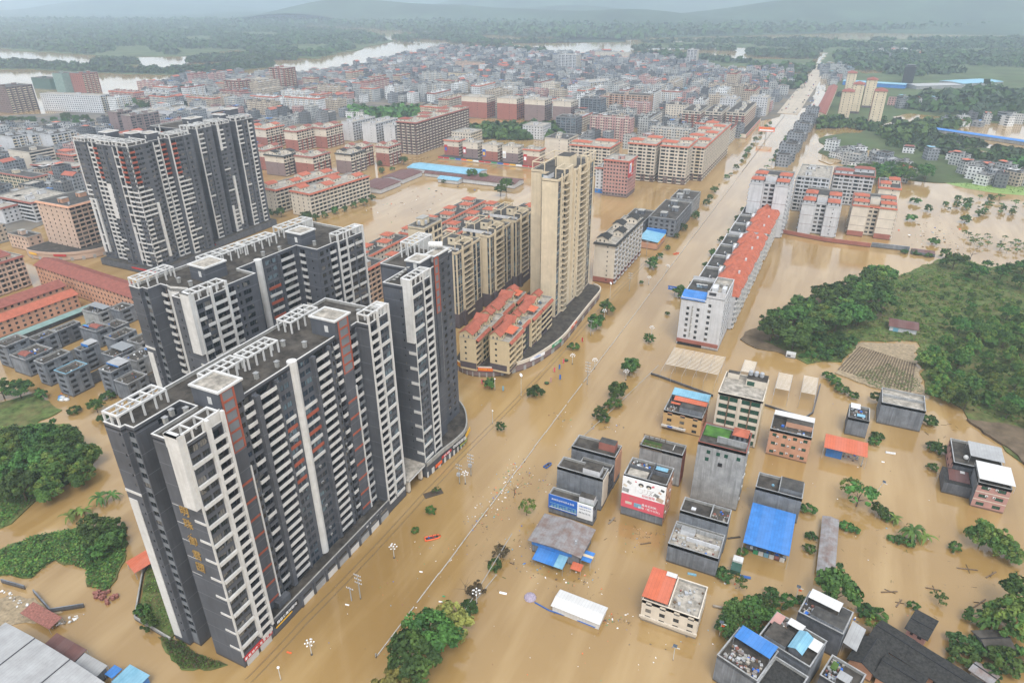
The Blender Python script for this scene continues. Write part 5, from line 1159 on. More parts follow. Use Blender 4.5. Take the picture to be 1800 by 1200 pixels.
for k in range(4): ac(h,14.4,2.5+k*1.9,4+k*3.2,PI/2)
r = thing('billboard','big pink and white advertising hoarding on the five storey cement house','billboard',(-45.8,179.2,0))
bx(r,'panel',-.1,14.5,-.15,.05,9.6,16.6,'sign_white'); bx(r,'panel',-.1,14.5,-.15,.05,3.9,9.58,'sign_pink')
b = MB(); q = random.Random(5)
for (x,z,s,m) in ((1.2,11.2,1.5,'cement_pale'),(12.8,10.8,1.6,'tan_wall'),(11.6,12.2,1.2,'cement_pale'),(2.2,14.6,1.0,'cement_pale'),(13.4,14.8,.8,'dark_metal'),(.9,13,.9,'pale_cream'),(10.2,15.3,.6,'sign_pink'),(4.4,15.6,.4,'sign_pink'),(12.6,13.6,.7,'tan_wall')):
    mx = Matrix.Translation((x,-.19,z)) @ Matrix.Rotation(q.uniform(-.6,.6),4,'Y'); b.obox(mx,s*1.5,.03,s,m,-s/2)
for x in (6.2,8.8): b.ball((x,-.17,14.7),.75,'black',12,8,(1.2,.05,1)); b.ball((x,-.2,14.3),.5,'pale_cream',12,8,(1,.05,1))
b.build('picture', r); text('letter','100%',3.1,'sign_white',r,(7.3,-.24,12.5),FACE_S,.05); text('letter','100%',3.2,'mauve_wall',r,(7.35,-.2,12.4),FACE_S,.01); text('letter','粉粉面膜',1.1,'sign_pink',r,(9,-.2,10.5),FACE_S,.01)
text('letter','量身定制款，',1.0,'sign_white',r,(10,-.2,6.8),FACE_S,.01); text('letter','就喝「椰汁饮料」',1.0,'sign_white',r,(9.9,-.2,5.4),FACE_S,.01); text('letter','椰汁',1.5,'pink_wall',r,(4.2,-.2,8.2),FACE_S,.01)
b = MB(); b.box(1.4,3.6,-.2,-.15,5.6,6.6,'pale_cream'); b.box(4.4,7,-.2,-.15,5.1,6.8,'sky_sheet'); b.build('picture', r)
h = house('old cement house with a planted roof and charred timber frame, behind the pink hoarding', -46.5,-31.2,202,208.4,14,'cement_pale','cement_pale','none','win','none',nf=4,top='roof_slab'); b = MB(); b.box(-.4,8,-.3,-.1,13.1,13.3,'wood'); 
for k in range(5): b.box(-.3+k*2,-.1+k*2,.2,.4,13.1,15,'wood'); b.box(-.3+k*2,-.1+k*2,5.6,5.8,13.1,15,'wood')
b.box(-.4,8,5.6,5.8,14.9,15.05,'wood'); b.box(-.4,8,.2,.4,14.9,15.05,'wood'); b.build('timber_frame', h); bx(h,'planter',.4,7,.6,4.6,13.1,13.4,'grass_leaf'); bx(h,'pole',11.4,11.6,1.5,5,14,14.2,'white_paint'); b = MB(); b.box(15.3,15.45,.2,6.2,.5,12.6,'maroon_tile'); b.build('facade_panel', h)
h = house('tall cement house with red corner tower roof and green roof garden', -26,-10.3,197.6,210.2,24.5,'cement_pale','cement_pale','none','win','none',nf=8,eo=dict(sp=3),top='roof_slab',capm='maroon_tile'); bx(h,'planter',.5,9,5.8,12,23.6,24.0,'grass_leaf'); roof_house(h,10.5,14.5,6.5,10.5,23.6,2.6,'cement','orange_tile','y',1.6,'hip'); bx(h,'roof_wall',5.6,15.4,3.4,3.7,23.6,26,'cement_pale')
for x in (3.2,6.4,9,13): bx(h,'window',x,x+1.2,-.05,.03,20.6,22,'glass_green')
bx(h,'window',3,4.2,-.05,.03,17.6,19,'glass_green'); bx(h,'window',7.4,8.8,-.05,.03,16.5,18,'black'); bx(h,'roof_tank',6,8.6,4,5,24.3,25.2,'white_sheet'); bx(h,'roof_tank',9.2,13.6,4,5,24,24.8,'roof_pale')
for k in range(6): ac(h,15.72,3+(k%3)*3,3+k*3.1,PI/2)
h = house('cement house with two rubble strewn roof terraces, the front one lower', -26.2,-10.9,164.4,175.4,7.6,'cement','cement','none','none','none',nf=2,top='roof_pale'); debris(h,.8,14.4,.8,10,6.7,70,9); bx(h,'roof_wall',4.6,14.8,4.4,4.7,6.7,8.2,'white_wall'); bx(h,'roof_tank',2.2,6.6,6.6,8.8,6.7,8.4,'white_wall','cement_pale'); bx(h,'roof_wall',.3,15,8.9,9.2,6.7,8.3,'cement_pale'); 
h = house('cement house with sunken roof rooms behind the rubble strewn terraces', -25.6,-10.7,175.5,182.5,12.3,'cement','cement','none','none','none',nf=4,top='roof_slab'); bx(h,'roof_wall',9.2,9.5,.3,6.7,11.4,12.9,'cement_pale'); debris(h,9.8,14.4,.8,6,11.4,16,12); bx(h,'roof_curb',3,4.4,2.5,3.8,11.4,11.8,'white_wall')
h = house('orange yellow house with blue and red sheet roofs, standing in the water', -46.2,-30.8,236.4,249.5,8.9,'salmon_wall','yellow_wall','win','win','none',nf=3,so=dict(sp=4.6,ww=1.9),top='roof_dark'); bx(h,'roof_hut',5.8,15,1.6,6,8,10.6,'cement','roof_dark'); sheet(h,.8,15.8,8.6,13.4,11.6,12.3,'sky_sheet',posts=8); sheet(h,2.4,15.6,5.8,8.5,10.9,11.4,'orange_sheet',posts=8); sheet(h,1.6,5.4,4.6,5.7,9.8,10,'orange_sheet'); debris(h,1,5.4,1,4.6,8,18,4); b = MB(); b.box(-.2,9.6,-1.3,-.05,2.0,2.15,'white_sheet'); b.box(-.2,9.6,-1.35,-1.25,1.8,2.7,'white_sheet'); b.box(2.4,4.4,-1.4,-1.34,1.85,2.65,'sign_blue'); b.build('shop_awning', h)
h = house('beige five storey block with green glazing strips, behind the orange yellow house', -26.5,-9.9,238,255.5,21.5,'ochre_wall','pale_cream','strip','win','none',nf=6,so=dict(sp=8,g='glass_green'),top='roof_pale',capm='pale_cream'); bx(h,'roof_hut',8.6,16.3,11,17,20.6,23.6,'pale_cream','roof_slab'); bx(h,'window',9,11.8,10.94,11.02,20.9,22.8,'glass_green'); bx(h,'roof_hut',1,5.4,14.4,17,20.6,22.9,'pale_cream','roof_slab')
for k,u in enumerate((0.1,4.15,8.2,12.25,16.2)): bx(h,'pilaster',u-.1,u+.35,-.3,0,.5,20.6,'pale_cream' if k % 2 == 0 else 'wood')
for k in range(3): tank(h,9.6+k*2.1,14.6,23.6,.85,1.5)
h = house('salmon pink house with a white sheet roof and green windows, standing in the water', -5.5,9.2,236.2,247.6,11.8,'pink_wall','salmon_wall','win','none','none',nf=3,so=dict(sp=2.95,ww=1.5,g='glass_green'),top='roof_slab'); bx(h,'roof_hut',5,14.4,5.2,8.4,10.9,13,'salmon_wall','roof_slab'); sheet(h,.2,14.7,8.4,11.3,13.2,13.6,'white_sheet',posts=10.9); debris(h,.8,14,.8,4.6,10.9,14,6)
for k in range(3):
    for j in range(3): ac(h,3.1+j*4.2,-.02,2.2+k*3.2)
h = house('cement house with two sunken roof courts behind the blue sheet shed', -5.6,9.2,200,208.6,10.6,'cement','cement','none','none','none',nf=3,top='roof_slab'); bx(h,'roof_wall',7.2,7.5,.3,8.3,9.7,11.6,'cement_pale'); bx(h,'roof_hut',7.5,14.5,2,8.4,9.7,11.4,'cement','roof_dark'); b = MB(); b.ball((5.2,4,10),.5,'sky_sheet',8,5); b.build('basin', h)
r = thing('shed','open shed with a large bright blue sheet roof','shed',(-5.6,177,0)); sheet(r,.2,13.9,0,19.6,5.4,6.4,'blue_sheet',posts=-1); bx(r,'wall',1.2,13.4,9,19,-1,4.6,'cement_dark'); debris(r,1.6,13,3.2,8.6,1.1,40,8,'stored_goods'); bx(r,'wall',1.2,13.4,3.4,8.8,-1,1.1,'cement')
for k,m in enumerate(('sign_green','white_sheet','sky_sheet','white_sheet','brick_red','white_sheet')): bx(r,'stall_front',3.6+k*1.6,5+k*1.6,2.5,2.7,-.5,1.6,m)
r = thing('shed','tiny shed of green glass with a white roof edge beside the blue roofed shed','shed',(-7.2,168,0)); bx(r,'wall',0,3,0,3.6,-1,1.6,'glass_green','glass_green'); bx(r,'wall',0,3,3.6,6,-1,2.3,'white_sheet','white_sheet')
h = house('tiny dark house with washing on its roof terrace', 21.4,29,263.4,274,8.2,'cement_dark','cement','none','none','none',nf=2,top='roof_dark'); debris(h,.8,7,.8,9,7.3,40,14); bx(h,'roof_wall',.2,7.4,.05,.3,7.3,8.6,'dark_metal'); sheet(h,.4,4,6,9.8,9.2,9.4,'white_sheet',posts=7.3); sheet(h,3,6,2,4,8.2,8.3,'sky_sheet')
h = house('grey bare cement house with a flat pale roof, beside the ridged field', 33,48.8,277.6,290.5,10.1,'cement','cement','none','none','none',nf=3,top='roof_pale'); bx(h,'roof_wall',.3,15.5,7,7.3,9.2,10.4,'cement_pale')
h = house('pink house with a sloping white roof at the right edge, front part', 62.6,72.2,235,246,10.4,'cement','pink_wall','win','none','none',nf=3,so=dict(sp=4.4,ww=2.4,g='glass_green'),top='roof_slab'); sheet(h,-.4,10,-.6,10.6,12.2,12.2,'white_sheet',posts=9.5); bx(h,'roof_band',-.05,9.65,-.06,0,6.6,6.9,'pale_cream'); bx(h,'roof_band',-.05,9.65,-.06,0,3.4,3.7,'pale_cream')
for k in range(2): ac(h,3.4,-.02,8.6-k*3.3); ac(h,5.6,-.02,8.6-k*3.3)
h = house('pink house with a pale tin roof, rear part behind the sloping white roof', 57,72.4,249,265.4,7.4,'pink_wall','cement_dark','none','none','win',nf=2,top='roof_slab'); sheet(h,5,15.6,3.6,13.8,9.4,9.4,'pale_sheet',posts=6.5); b = MB(); b.ball((4.2,5,7.4),.9,'white_sheet',8,5); b.build('water_tank', h)
r = thing('shed','low dark roofed shed beside the pink house at the right edge','shed',(54,239,0)); bx(r,'wall',0,8.4,0,10,-1,4.6,'cement_dark','dark_tile'); sheet(r,1.6,8,2,9,4.7,4.9,'brown_sheet'); bx(r,'roof_light',5.4,6.8,7.4,8.8,4.8,5.1,'white_sheet')
h = house('cream house with an orange roof half, standing in the water in front', -27.2,-11.5,139.2,151.4,8.1,'pale_cream','pale_cream','win','win','none',nf=3,so=dict(sp=3.8,ww=1.6),top='roof_pale',capm='pale_cream'); sheet(h,-.3,7,.2,12,9.0,9.2,'orange_sheet',posts=7.2); bx(h,'roof_wall',7.2,7.5,.3,11.9,7.2,8.8,'pale_cream'); sheet(h,4,7,10.2,11.9,9.4,9.4,'white_sheet'); debris(h,8,15,1,11,7.2,24,21)
bx(h,'parapet_band',-.35,15.9,-.4,-.05,1.6,2.2,'pale_cream')
r = thing('shed','shed with an orange sheet roof and blue walls','shed',(14.2,242,0)); sheet(r,0,15,0,9.4,5.2,5.6,'orange_sheet',posts=-1); bx(r,'wall',1.2,6.8,2.5,9,-1,4.3,'blue_sheet'); bx(r,'post',13.6,14,.8,1.2,-1,5,'concrete'); debris(r,7.5,13,3,8,-.2,12,3,'stored_goods')
r = thing('shed','long narrow shed with rusty corrugated roof standing in the water','shed',(16.7,177,0)); b = MB(); gable(b,0,4.9,0,27.6,2.4,.5,'rusty_sheet','y',.15,'cement_dark'); b.build('roof', r); bx(r,'wall',.3,4.6,.3,27.3,-1,2.2,'cement_dark')
# street-corner shed with rusty grey roof
r = thing('shed','shop shed with a wide rust streaked grey roof and blue awnings beside the billboard house','shed',(-66.8,149.4,0)); b = MB(); gable(b,0,17.4,0,13.2,5.2,.9,'rusty_sheet','y',.3,'cement'); b.build('roof', r); bx(r,'wall',.8,16.6,.9,12.6,-1,4.8,'cement'); bx(r,'sign_board',.8,14.4,.55,.8,3.4,4.6,'blue_sheet'); sheet(r,3.2,13.4,-4.6,.5,2.6,3.3,'blue_sheet',posts=-1,name='awning'); sheet(r,10.4,13.4,-4.7,.3,2.75,3.35,'sky_sheet',name='awning'); sheet(r,17.3,20.4,1,5.4,3.2,3.4,'blue_sheet',name='awning',posts=-1); sheet(r,17.2,20.5,2.8,3.8,3.32,3.4,'cream_wall',name='awning'); bx(r,'chimney',14,14.6,4,4.6,5.4,7,'steel'); sheet(r,15,18.4,-2.2,.4,1.6,2.2,'orange_sheet',name='awning',posts=-1)
r = thing('floating_shed','long white roofed site cabin adrift in the brown water','cabin',(-51.2,131,0),math.radians(-1.5)); b = MB(); gable(b,0,14.6,0,6.4,2.3,.5,'white_sheet','x',.2,'white_sheet'); b.build('roof', r); bx(r,'wall',.2,14.4,.2,6.2,-1,2.2,'white_sheet'); bx(r,'wall_band',8,13.4,.1,.19,.2,.5,'sign_blue'); 
# ------------------------------------------------------------------ corner houses at the bottom right, turned about twenty degrees
def turned(h, deg): h.rotation_euler.z = math.radians(deg); return h
h = turned(house('grey cement house with a bright blue sheet over half its rubble strewn roof, bottom right', -4.8,6.0,128.6,140.4,9.6,'cement','cement','none','none','open',nf=3,top='roof_slab'),-18.5)
sheet(h,.9,10.6,6.6,11.4,11.3,11.3,'blue_sheet',posts=8.7); debris(h,.8,9.8,.8,6.2,8.7,90,31); bx(h,'pipe',-.15,0,2.4,2.55,1,9.4,'white_paint')
h = turned(house('black stained flat roofed house beside the one with the bright blue sheet', 5.2,13.6,124.2,135.4,9.2,'cement_dark','cement_dark','none','none','none',nf=3,top='dark_tile'),-18.5)
h = turned(house('grey cement house with a small blue pitched roof hut and pale sheet on its roof', 3.9,17.4,138.4,149.0,10.4,'cement','cement','none','none','none',nf=3,top='roof_slab'),-18.5)
b = MB(); b.box(7.4,10.6,1.2,7.6,9.5,11.6,'cement_dark',skip='t'); gable(b,7.4,10.6,1.2,7.6,11.6,.8,'sky_sheet','y',.3,'cement_dark'); b.build('roof_hut', h)
bx(h,'roof_hut',1,6.6,.6,6.4,9.5,11.2,'cement','roof_slab'); sheet(h,10.4,13.4,4.4,8.2,11.4,11.4,'white_sheet',posts=9.5); sheet(h,3.8,7.8,8,10.4,11.3,11.3,'white_sheet',posts=9.5); sheet(h,.2,2.6,5.6,10.2,10.8,10.8,'pink_wall'); debris(h,.6,4,7,10,9.5,22,8)
h = turned(house('grey cement house with a large white roof sheet, beside the large round tree', 12.5,24.2,152.0,161.2,9.4,'cement','cement_dark','none','none','none',nf=3,top='roof_slab'),-14)
sheet(h,.6,8.8,5.2,9.0,10.9,10.9,'white_sheet',posts=8.5); bx(h,'roof_hut',3,11.4,.4,4.4,8.5,10.2,'cement','roof_dark'); bx(h,'roof_hut',8.9,11.4,4.6,8.9,8.5,9.6,'cement_dark','roof_dark'); debris(h,.5,2.8,.5,5,8.5,22,17); sheet(h,12,15.6,1.5,10.5,5.2,4.4,'pale_sheet',posts=-1,alongx=False)
h = turned(house('dark house with potted plants and a pale sheet on its roof at the bottom edge', 19.4,27.8,135.6,143.6,7.4,'cement_dark','cement_dark','none','none','none',nf=2,top='roof_slab'),-18); sheet(h,3.4,6.4,1,4,8.6,8.4,'pale_sheet',posts=6.5); debris(h,.5,3.4,.5,7.4,6.5,40,28); bx(h,'planter',1,2.4,4,6.6,6.5,7.3,'leaf_mid')
def old_house(label, x, y, Wd, D, H, rh, deg, tile='dark_tile', wall='salmon_wall', axis='x', extra=()):
    r = thing('old_house', label, 'house', (x,y,0), math.radians(deg))
    bx(r,'wall',.3,Wd-.3,.3,D-.3,-1.2,H,wall); b = MB(); gable(b,0,Wd,0,D,H,rh,tile,axis,.35,wall); o = b.build('roof', r)
    b = MB()
    if axis == 'x': b.box(-.3,Wd+.3,D/2-.14,D/2+.14,H+rh+.05,H+rh+.32,'black')
    else: b.box(Wd/2-.14,Wd/2+.14,-.3,D+.3,H+rh+.05,H+rh+.32,'black')
    b.build('ridge', o)
    for (w0,w1) in extra: bx(r,'window',w0,w1,.22,.34,H-1.4,H-.5,'black')
    return r
old_house('old house with a dark tiled roof, left end of the long black roof line', 31.0,156.4,8.4,8.6,3.6,1.5,-24)
old_house('old house with the longest dark tiled roof, behind the black roof line end', 38.8,153.2,14,8.4,3.4,1.4,-24,extra=((3,4),(8,9)))
old_house('old house with dark tiled roof running off the bottom edge of the picture', 51.6,147.6,15,8.4,3.5,1.5,-24)
old_house('old house with a dark tiled roof, ridge turned toward the camera, near the bottom edge', 26.2,147.0,6.4,10,3.8,1.6,-20,axis='y')
old_house('old house with a black sagging roof and lean-to in the lowest row', 32.6,144.6,9.5,9.0,3.6,1.5,-20,extra=((3,5),))
old_house('old house with a black roof at the very bottom, partly out of the picture', 42,139.4,12,8,3.6,1.5,-20)
old_house('small pink walled shed with a flat dark roof standing alone in the water', 40.2,164.4,5.2,8.6,3.6,.25,-20,'dark_tile','pink_wall',axis='x',extra=((1.2,1.9),(3,4)))
old_house('tumbledown house with a pale worn roof among the bushes at the right edge', 60,166.4,7.5,6.5,2.6,1.0,28,'roof_slab','cement_dark')
old_house('small patched shack with white boards at the bottom right', 55.2,158.4,5,4,2.2,.6,-30,'rusty_sheet','white_wall')
# ------------------------------------------------------------------ bottom left: warehouse roofs, yard walls
r = thing('warehouse','large warehouse with a weathered pale metal roof in the bottom left corner','warehouse',(-181.5,34,0))
b = MB(); n = 9
for i in range(n):
    x0, x1 = i*5.6, (i+1)*5.6; z = lambda x: 8.6-((x-14)/26)**2*2.2
    b.face([(x0,-4,z(x0)),(x1,-4,z(x1)),(x1,23.5,z(x1)),(x0,23.5,z(x0))],'pale_sheet'); b.face([(x0,23.5,z(x0)-.15),(x1,23.5,z(x1)-.15),(x1,23.5,z(x1)),(x0,23.5,z(x0))],'steel')
b.build('roof', r); bx(r,'wall',.5,49,-3,23,-1,5.6,'cement_pale')
for x in (13,27,41): bx(r,'roof_seam',x,x+.25,-4,23.5,8.62-((x-14)/26)**2*2.2-.05,8.7-((x-14)/26)**2*2.2+.05,'dark_metal')
r = thing('shed','lean-to with a rusty brown sheet roof behind the warehouse','shed',(-169.5,58.2,0)); sheet(r,0,12.5,0,4.6,3.6,4.2,'brown_sheet',posts=-1); bx(r,'wall',.3,12,.5,4,-1,3.3,'cement_dark')
r = thing('shed','lean-to with a pale sheet roof next to the brown one, bottom left','shed',(-156.8,57.6,0)); sheet(r,0,9,0,4.4,3.4,4,'pale_sheet',posts=-1); bx(r,'wall',.3,8.6,.5,4,-1,3.1,'cement')
r = thing('shed','small blue roofed cabin at the bottom edge on the left','shed',(-143.6,59.5,0)); sheet(r,0,7.6,0,5.6,3.0,3.2,'sky_sheet'); bx(r,'wall',.3,7.2,.3,5.2,-1,2.9,'blue_sheet')
r = thing('shed','tiny dark blue canopy beside the blue roofed cabin','shed',(-147.4,60.4,0)); sheet(r,0,3,0,3,2.8,2.9,'blue_sheet',posts=-1)
r = thing('shed','rows of brown tile stacks under a low roof at the bottom left','shed',(-188,63.5,0)); sheet(r,0,13,0,4,2,2.6,'brick_pile',posts=-1)
wall_thing('cement yard wall bent around the brown pool at the bottom left',[(-207,69.2),(-198,70.6)],1.6,.35,'cement_dark','cement')
wall_thing('dark cement wall with a corner, in front of the brown pool',[(-194,70.8),(-182.4,68.4),(-175.4,73.8)],1.6,.35,'cement_dark','cement')
wall_thing('pale kerb wall with ramp around the garden beside the lettered tower',[(-176.5,100),(-170.8,90),(-158,77.2),(-142.6,76.4)],1.4,.4,'cement_pale','concrete')
r = thing('awning','orange sheet awning beside the garden wall on the left','awning',(-177,89.5,0)); b = MB(); b.face([(0,0,3),(6.6,-2,3),(8.6,5.4,3.4),(2,7.2,3.4)],'orange_sheet'); b.face([(2,7.2,3.3),(8.6,5.4,3.3),(6.6,-2,2.9),(0,0,2.9)],'orange_sheet'); 
b.build('roof', r); b = MB()
for p in ((.3,.2),(6.3,-1.6),(8.3,5.2),(2.2,6.9)): b.box(p[0]-.07,p[0]+.07,p[1]-.07,p[1]+.07,-1,3.1,'steel')
b.build('post', r)
q = random.Random(4)
r = thing('brick_stack','heap of red brick pallets beside the dark cement wall','bricks',(-172.5,79,0))
for k in range(22):
    mx = Matrix.Translation((q.uniform(-4.5,3),q.uniform(-1.8,1.8),q.uniform(-.2,.4))) @ Matrix.Rotation(q.uniform(0,1),4,'Z'); b = MB(); b.obox(mx,.9,.8,.8,'brick_pile'); b.build('pallet', r)
def junk_line(label, pts, n, seed, cols, w=1.0, size=(.3,.9), name='sandbag_line', cat='sandbags'):
    q = random.Random(seed); P = [Vector(p) for p in pts]; b = MB()
    for i in range(n):
        k = q.random()*(len(P)-1); j = int(k); c = P[j].lerp(P[min(j+1,len(P)-1)],k-j); s = q.uniform(*size)
        mx = Matrix.Translation((c.x+q.gauss(0,w*.5),c.y+q.gauss(0,w*.5),q.uniform(.0,.25))) @ Matrix.Rotation(q.uniform(0,PI),4,'Z') @ Matrix.Rotation(q.uniform(-.3,.3),4,'X')
        b.obox(mx,s,s*q.uniform(.4,.9),s*q.uniform(.2,.5),q.choice(cols),-.1)
    o = b.build(name); tag(o,label,cat); return o
stuff(junk_line('line of white sandbags and plastic along the bottom left yard',[(-204,67),(-196,66.6),(-188,66.4),(-182,65.4),(-177,66.6),(-173.4,71)],90,3,['rubbish','white_sheet','rubbish','pale_cream'],1.2))
# ------------------------------------------------------------------ greenhouse frames
def frame_house(label, x0, x1, y0, y1, h, lanes, seed):
    r = thing('greenhouse_frame', label, 'greenhouse', (x0,y0,0)); W, D = x1-x0, y1-y0; k = W/lanes
    for i in range(lanes+1):
        b = MB(); 
        for y in (0,D*.33,D*.66,D): b.tube([(i*k,y,-1),(i*k,y,h)],.05,'steel',5)
        b.tube([(i*k,0,h),(i*k,D,h)],.05,'steel',5); b.build('post_row', r)
    for i in range(lanes):
        b = MB(); n = 15
        for j in range(n):
            y = D*.3+D*.7*j/n
            b.face([(i*k+.1,y,h+.05),(i*k+k-.1,y,h+.05),(i*k+k-.1,y+.55,h+.05),(i*k+.1,y+.55,h+.05)],'pale_cream')
        b.build('roof_slats', r)
    return r
frame_house('bare greenhouse frame with pale slats in front of the white corner building',-57,-32.6,274,301,4.5,5,1)
frame_house('bare greenhouse frame with pale slats beside the beige block, nearer pair of lanes',-8,-2,275,297,4.2,1,2); frame_house('bare greenhouse frame with pale slats, lane nearest the ridged field',2.6,8.6,276,299,4.2,1,3)
frame_house('small greenhouse frame behind the beige block, left lane',-24,-18.5,286,303,4.0,1,5)
wall_thing('low dark wall along the front of the greenhouse frames, left part',[(-62,277),(-58.5,276.5),(-32,269.5)],1.2,.35,'cement_dark','cement_dark')
wall_thing('low dark wall in front of the right hand greenhouse frames',[(-12,272),(6,268),(8.8,274),(10,300)],1.0,.35,'cement_dark','cement_dark')
r = thing('kiosk','tiny white kiosk at the foot of the dense grove','kiosk',(-7.2,321.5,0)); bx(r,'wall',0,4.4,0,3,-1,2.2,'white_wall','white_sheet'); bx(r,'window',.6,2.2,-.05,.03,.8,1.6,'black')
r = thing('hut','white walled hut with a maroon sheet roof at the edge of the grove','hut',(38.2,374,0)); bx(r,'wall',.3,12.7,.3,9.7,-1,3.4,'white_wall'); b = MB(); gable(b,0,13,0,10,3.4,1.4,'brown_sheet','x',.5,'white_wall'); b.build('roof', r); bx(r,'door',2,4.4,.22,.32,0,2.6,'sky_sheet')
# ------------------------------------------------------------------ land above the water
mat('grass_land', (.085,.125,.036), .95, .1, .45, .3, 0, .6, (.17,.125,.06), .09, world=True)
mat('field_land', (.085,.105,.045), .95, .1, .3, .02, 0, .6, (.06,.10,.035), .012, world=True)
mat('town_ground', (.12,.115,.105), .95, .1, .25, .03, 0, .5, (.26,.20,.12), .02, world=True)
mat('soil_land', (.135,.10,.065), .95, .1, .3, .2, 0, .5, (.12,.09,.055), .15, bump=.4, world=True)
mat('hill_land', (.045,.075,.040), .95, .1, .35, .004, 0, .5, (.025,.048,.026), .01, world=True)
mat('asphalt', (.40,.34,.26), .8, .2, .1, .05, world=True)
mat('algae', (.20,.29,.075), .6, .3, .15, .05, world=True)
def px(pts, z=.3): return [ground(a,b,z) for a,b in pts]
def ragged(poly, amp, seed, step=None):
    q = random.Random(seed); out = []; n = len(poly)
    for i in range(n):
        a, b = Vector(poly[i]), Vector(poly[(i+1)%n]); L = (b-a).length; k = max(1,min(14,int(L/(step or amp*3)))); nn = Vector((b.y-a.y,a.x-b.x))/max(L,1e-6)
        for j in range(k): out.append(tuple(a.lerp(b,j/k)+nn*(q.uniform(-amp,amp) if j else q.uniform(-amp,amp)*.3)))
    return out
def land(name, poly, z, m, amp=2, seed=1):
    b = MB(); p = ragged(poly, amp, seed)
    area = sum(p[i-1][0]*p[i][1]-p[i][0]*p[i-1][1] for i in range(len(p)))
    if area < 0: p = p[::-1]
    b.prism(p,-1.2,z,m); return structure(name, b)
LZ = [0.20]
TOWN = [(-20,205),(150,196),(330,140),(560,134),(700,106),(780,86),(860,92),(960,98),(1080,100),(1200,112),(1330,128),(1440,130),(1425,185),(1330,216),(1240,200),(1130,212),(1050,222),(960,206),(830,208),(745,212),(690,205),(600,212),(455,232),(452,262),(440,300),(330,330),(150,345),(50,415),(-60,440)]
land('town_ground', px(TOWN), .28, 'town_ground', 6, 3)
land('peninsula', px([(-60,82),(180,100),(330,99),(420,88),(480,100),(560,104),(640,84),(690,72),(640,58),(500,44),(300,40),(-60,42)]), 1.2, 'field_land', 20, 4)
land('river_bank', px([(-60,122),(60,122),(140,128),(330,133),(480,118),(480,108),(335,124),(240,126),(150,120),(60,113),(-60,108)]), .8, 'field_land', 8, 5)
land('river_island', px([(155,112),(180,118),(245,115),(240,106),(180,104)]), .8, 'grass_land', 5, 6)
land('countryside', px([(1445,108),(1460,92),(1300,84),(1110,84),(1130,76),(1280,72),(1500,70),(1860,66),(1860,196),(1700,206),(1580,205),(1545,240),(1530,215),(1440,212),(1452,160)]), .6, 'field_land', 10, 7)
land('countryside', px([(1200,105),(1430,104),(1440,118),(1200,116)]), .5, 'field_land', 8, 17)
land('far_shore', px([(560,44),(760,58),(1060,70),(1100,74),(900,76),(1200,66),(1500,58),(1900,48),(1900,38),(1400,40),(900,36),(560,36),(-60,34),(-60,40)]), 1.5, 'hill_land', 40, 8)
land('village_ground', px([(1450,240),(1545,228),(1640,212),(1700,222),(1650,236),(1640,248),(1790,268),(1870,280),(1870,330),(1700,322),(1590,316),(1530,290),(1480,288),(1440,268)]), .5, 'field_land', 6, 9)
land('village_ground', px([(1560,208),(1720,206),(1870,196),(1870,224),(1800,218),(1700,214),(1600,216)]), .5, 'field_land', 5, 10)
for k_, p_ in enumerate(([(1570,206),(1600,200),(1650,206),(1640,214),(1590,214)],[(1500,268),(1540,262),(1560,270),(1520,278)],[(1610,176),(1650,172),(1660,180),(1620,184)],[(1700,262),(1740,268),(1730,276),(1690,270)],[(1180,124),(1300,130),(1290,136),(1190,131)],[(1500,122),(1620,118),(1640,124),(1520,130)],[(1720,98),(1800,94),(1800,102),(1730,106)],[(1440,282),(1480,276),(1500,284),(1460,290)])):
    land('flooded_plot', px(p_), .66, 'flood_water', 4, 60+k_)
land('pond_weed', px([(1660,306),(1720,312),(1870,326),(1870,352),(1720,334),(1665,322)]), .12, 'algae', 3, 11)
land('field_bank', px([(1340,598),(1372,612),(1420,640),(1480,636),(1510,598),(1612,600),(1626,690),(1690,718),(1770,792),(1870,850),(1870,462),(1740,470),(1690,452),(1650,456),(1560,492),(1555,545),(1545,562),(1500,548),(1450,568),(1420,590)]), .45, 'grass_land', 2.0, 12)
land('ploughed_slope', px([(1700,735),(1770,745),(1870,775),(1870,880),(1790,800),(1740,765)],1.0), 1.0, 'soil_land', .8, 13)
land('ridged_field', px([(1468,656),(1512,602),(1606,606),(1616,660),(1626,694),(1540,682)]), .52, 'furrow', .8, 14)
b = MB(); A, B, C, D = [Vector(p) for p in px([(1474,650),(1530,606),(1604,640),(1618,690)])]
for k in range(24):
    t = k/23; a = A.lerp(Vector(px([(1600,690)])[0]),t); c = Vector(px([(1512,610)])[0]).lerp(Vector(px([(1608,640)])[0]),t); d = (c-a).normalized(); n = Vector((-d.y,d.x))*.32
    i = len(b.v); b.prism([tuple(a-n),tuple(a+n),tuple(c+n),tuple(c-n)][::-1],.4,.74,'soil_land')
structure('field_ridges', b)
land('yard_bank', px([(-40,985),(0,965),(60,940),(140,925),(225,925),(222,975),(190,1040),(152,1030),(150,1000),(95,982),(55,1015),(0,1010),(-40,1020)]), .4, 'grass_land', .8, 15)
land('yard_bank', px([(-40,720),(60,690),(110,720),(60,745),(-40,760)]), .3, 'grass_land', 1, 18)
land('yard_bank', px([(-40,740),(120,745),(175,800),(120,850),(60,880),(20,920),(-40,940)]), .4, 'grass_land', 1.5, 16)
land('garden_bed', [(-175.5,99),(-170.6,90.6),(-157.6,77.8),(-143,77),(-143.4,84),(-152,90),(-158,99)], .5, 'grass_land', .3, 19)
land('kerb_bank', px([(278,1118),(320,1125),(345,1148),(400,1168),(370,1176),(318,1176),(298,1150)]), .3, 'grass_land', .5, 20)
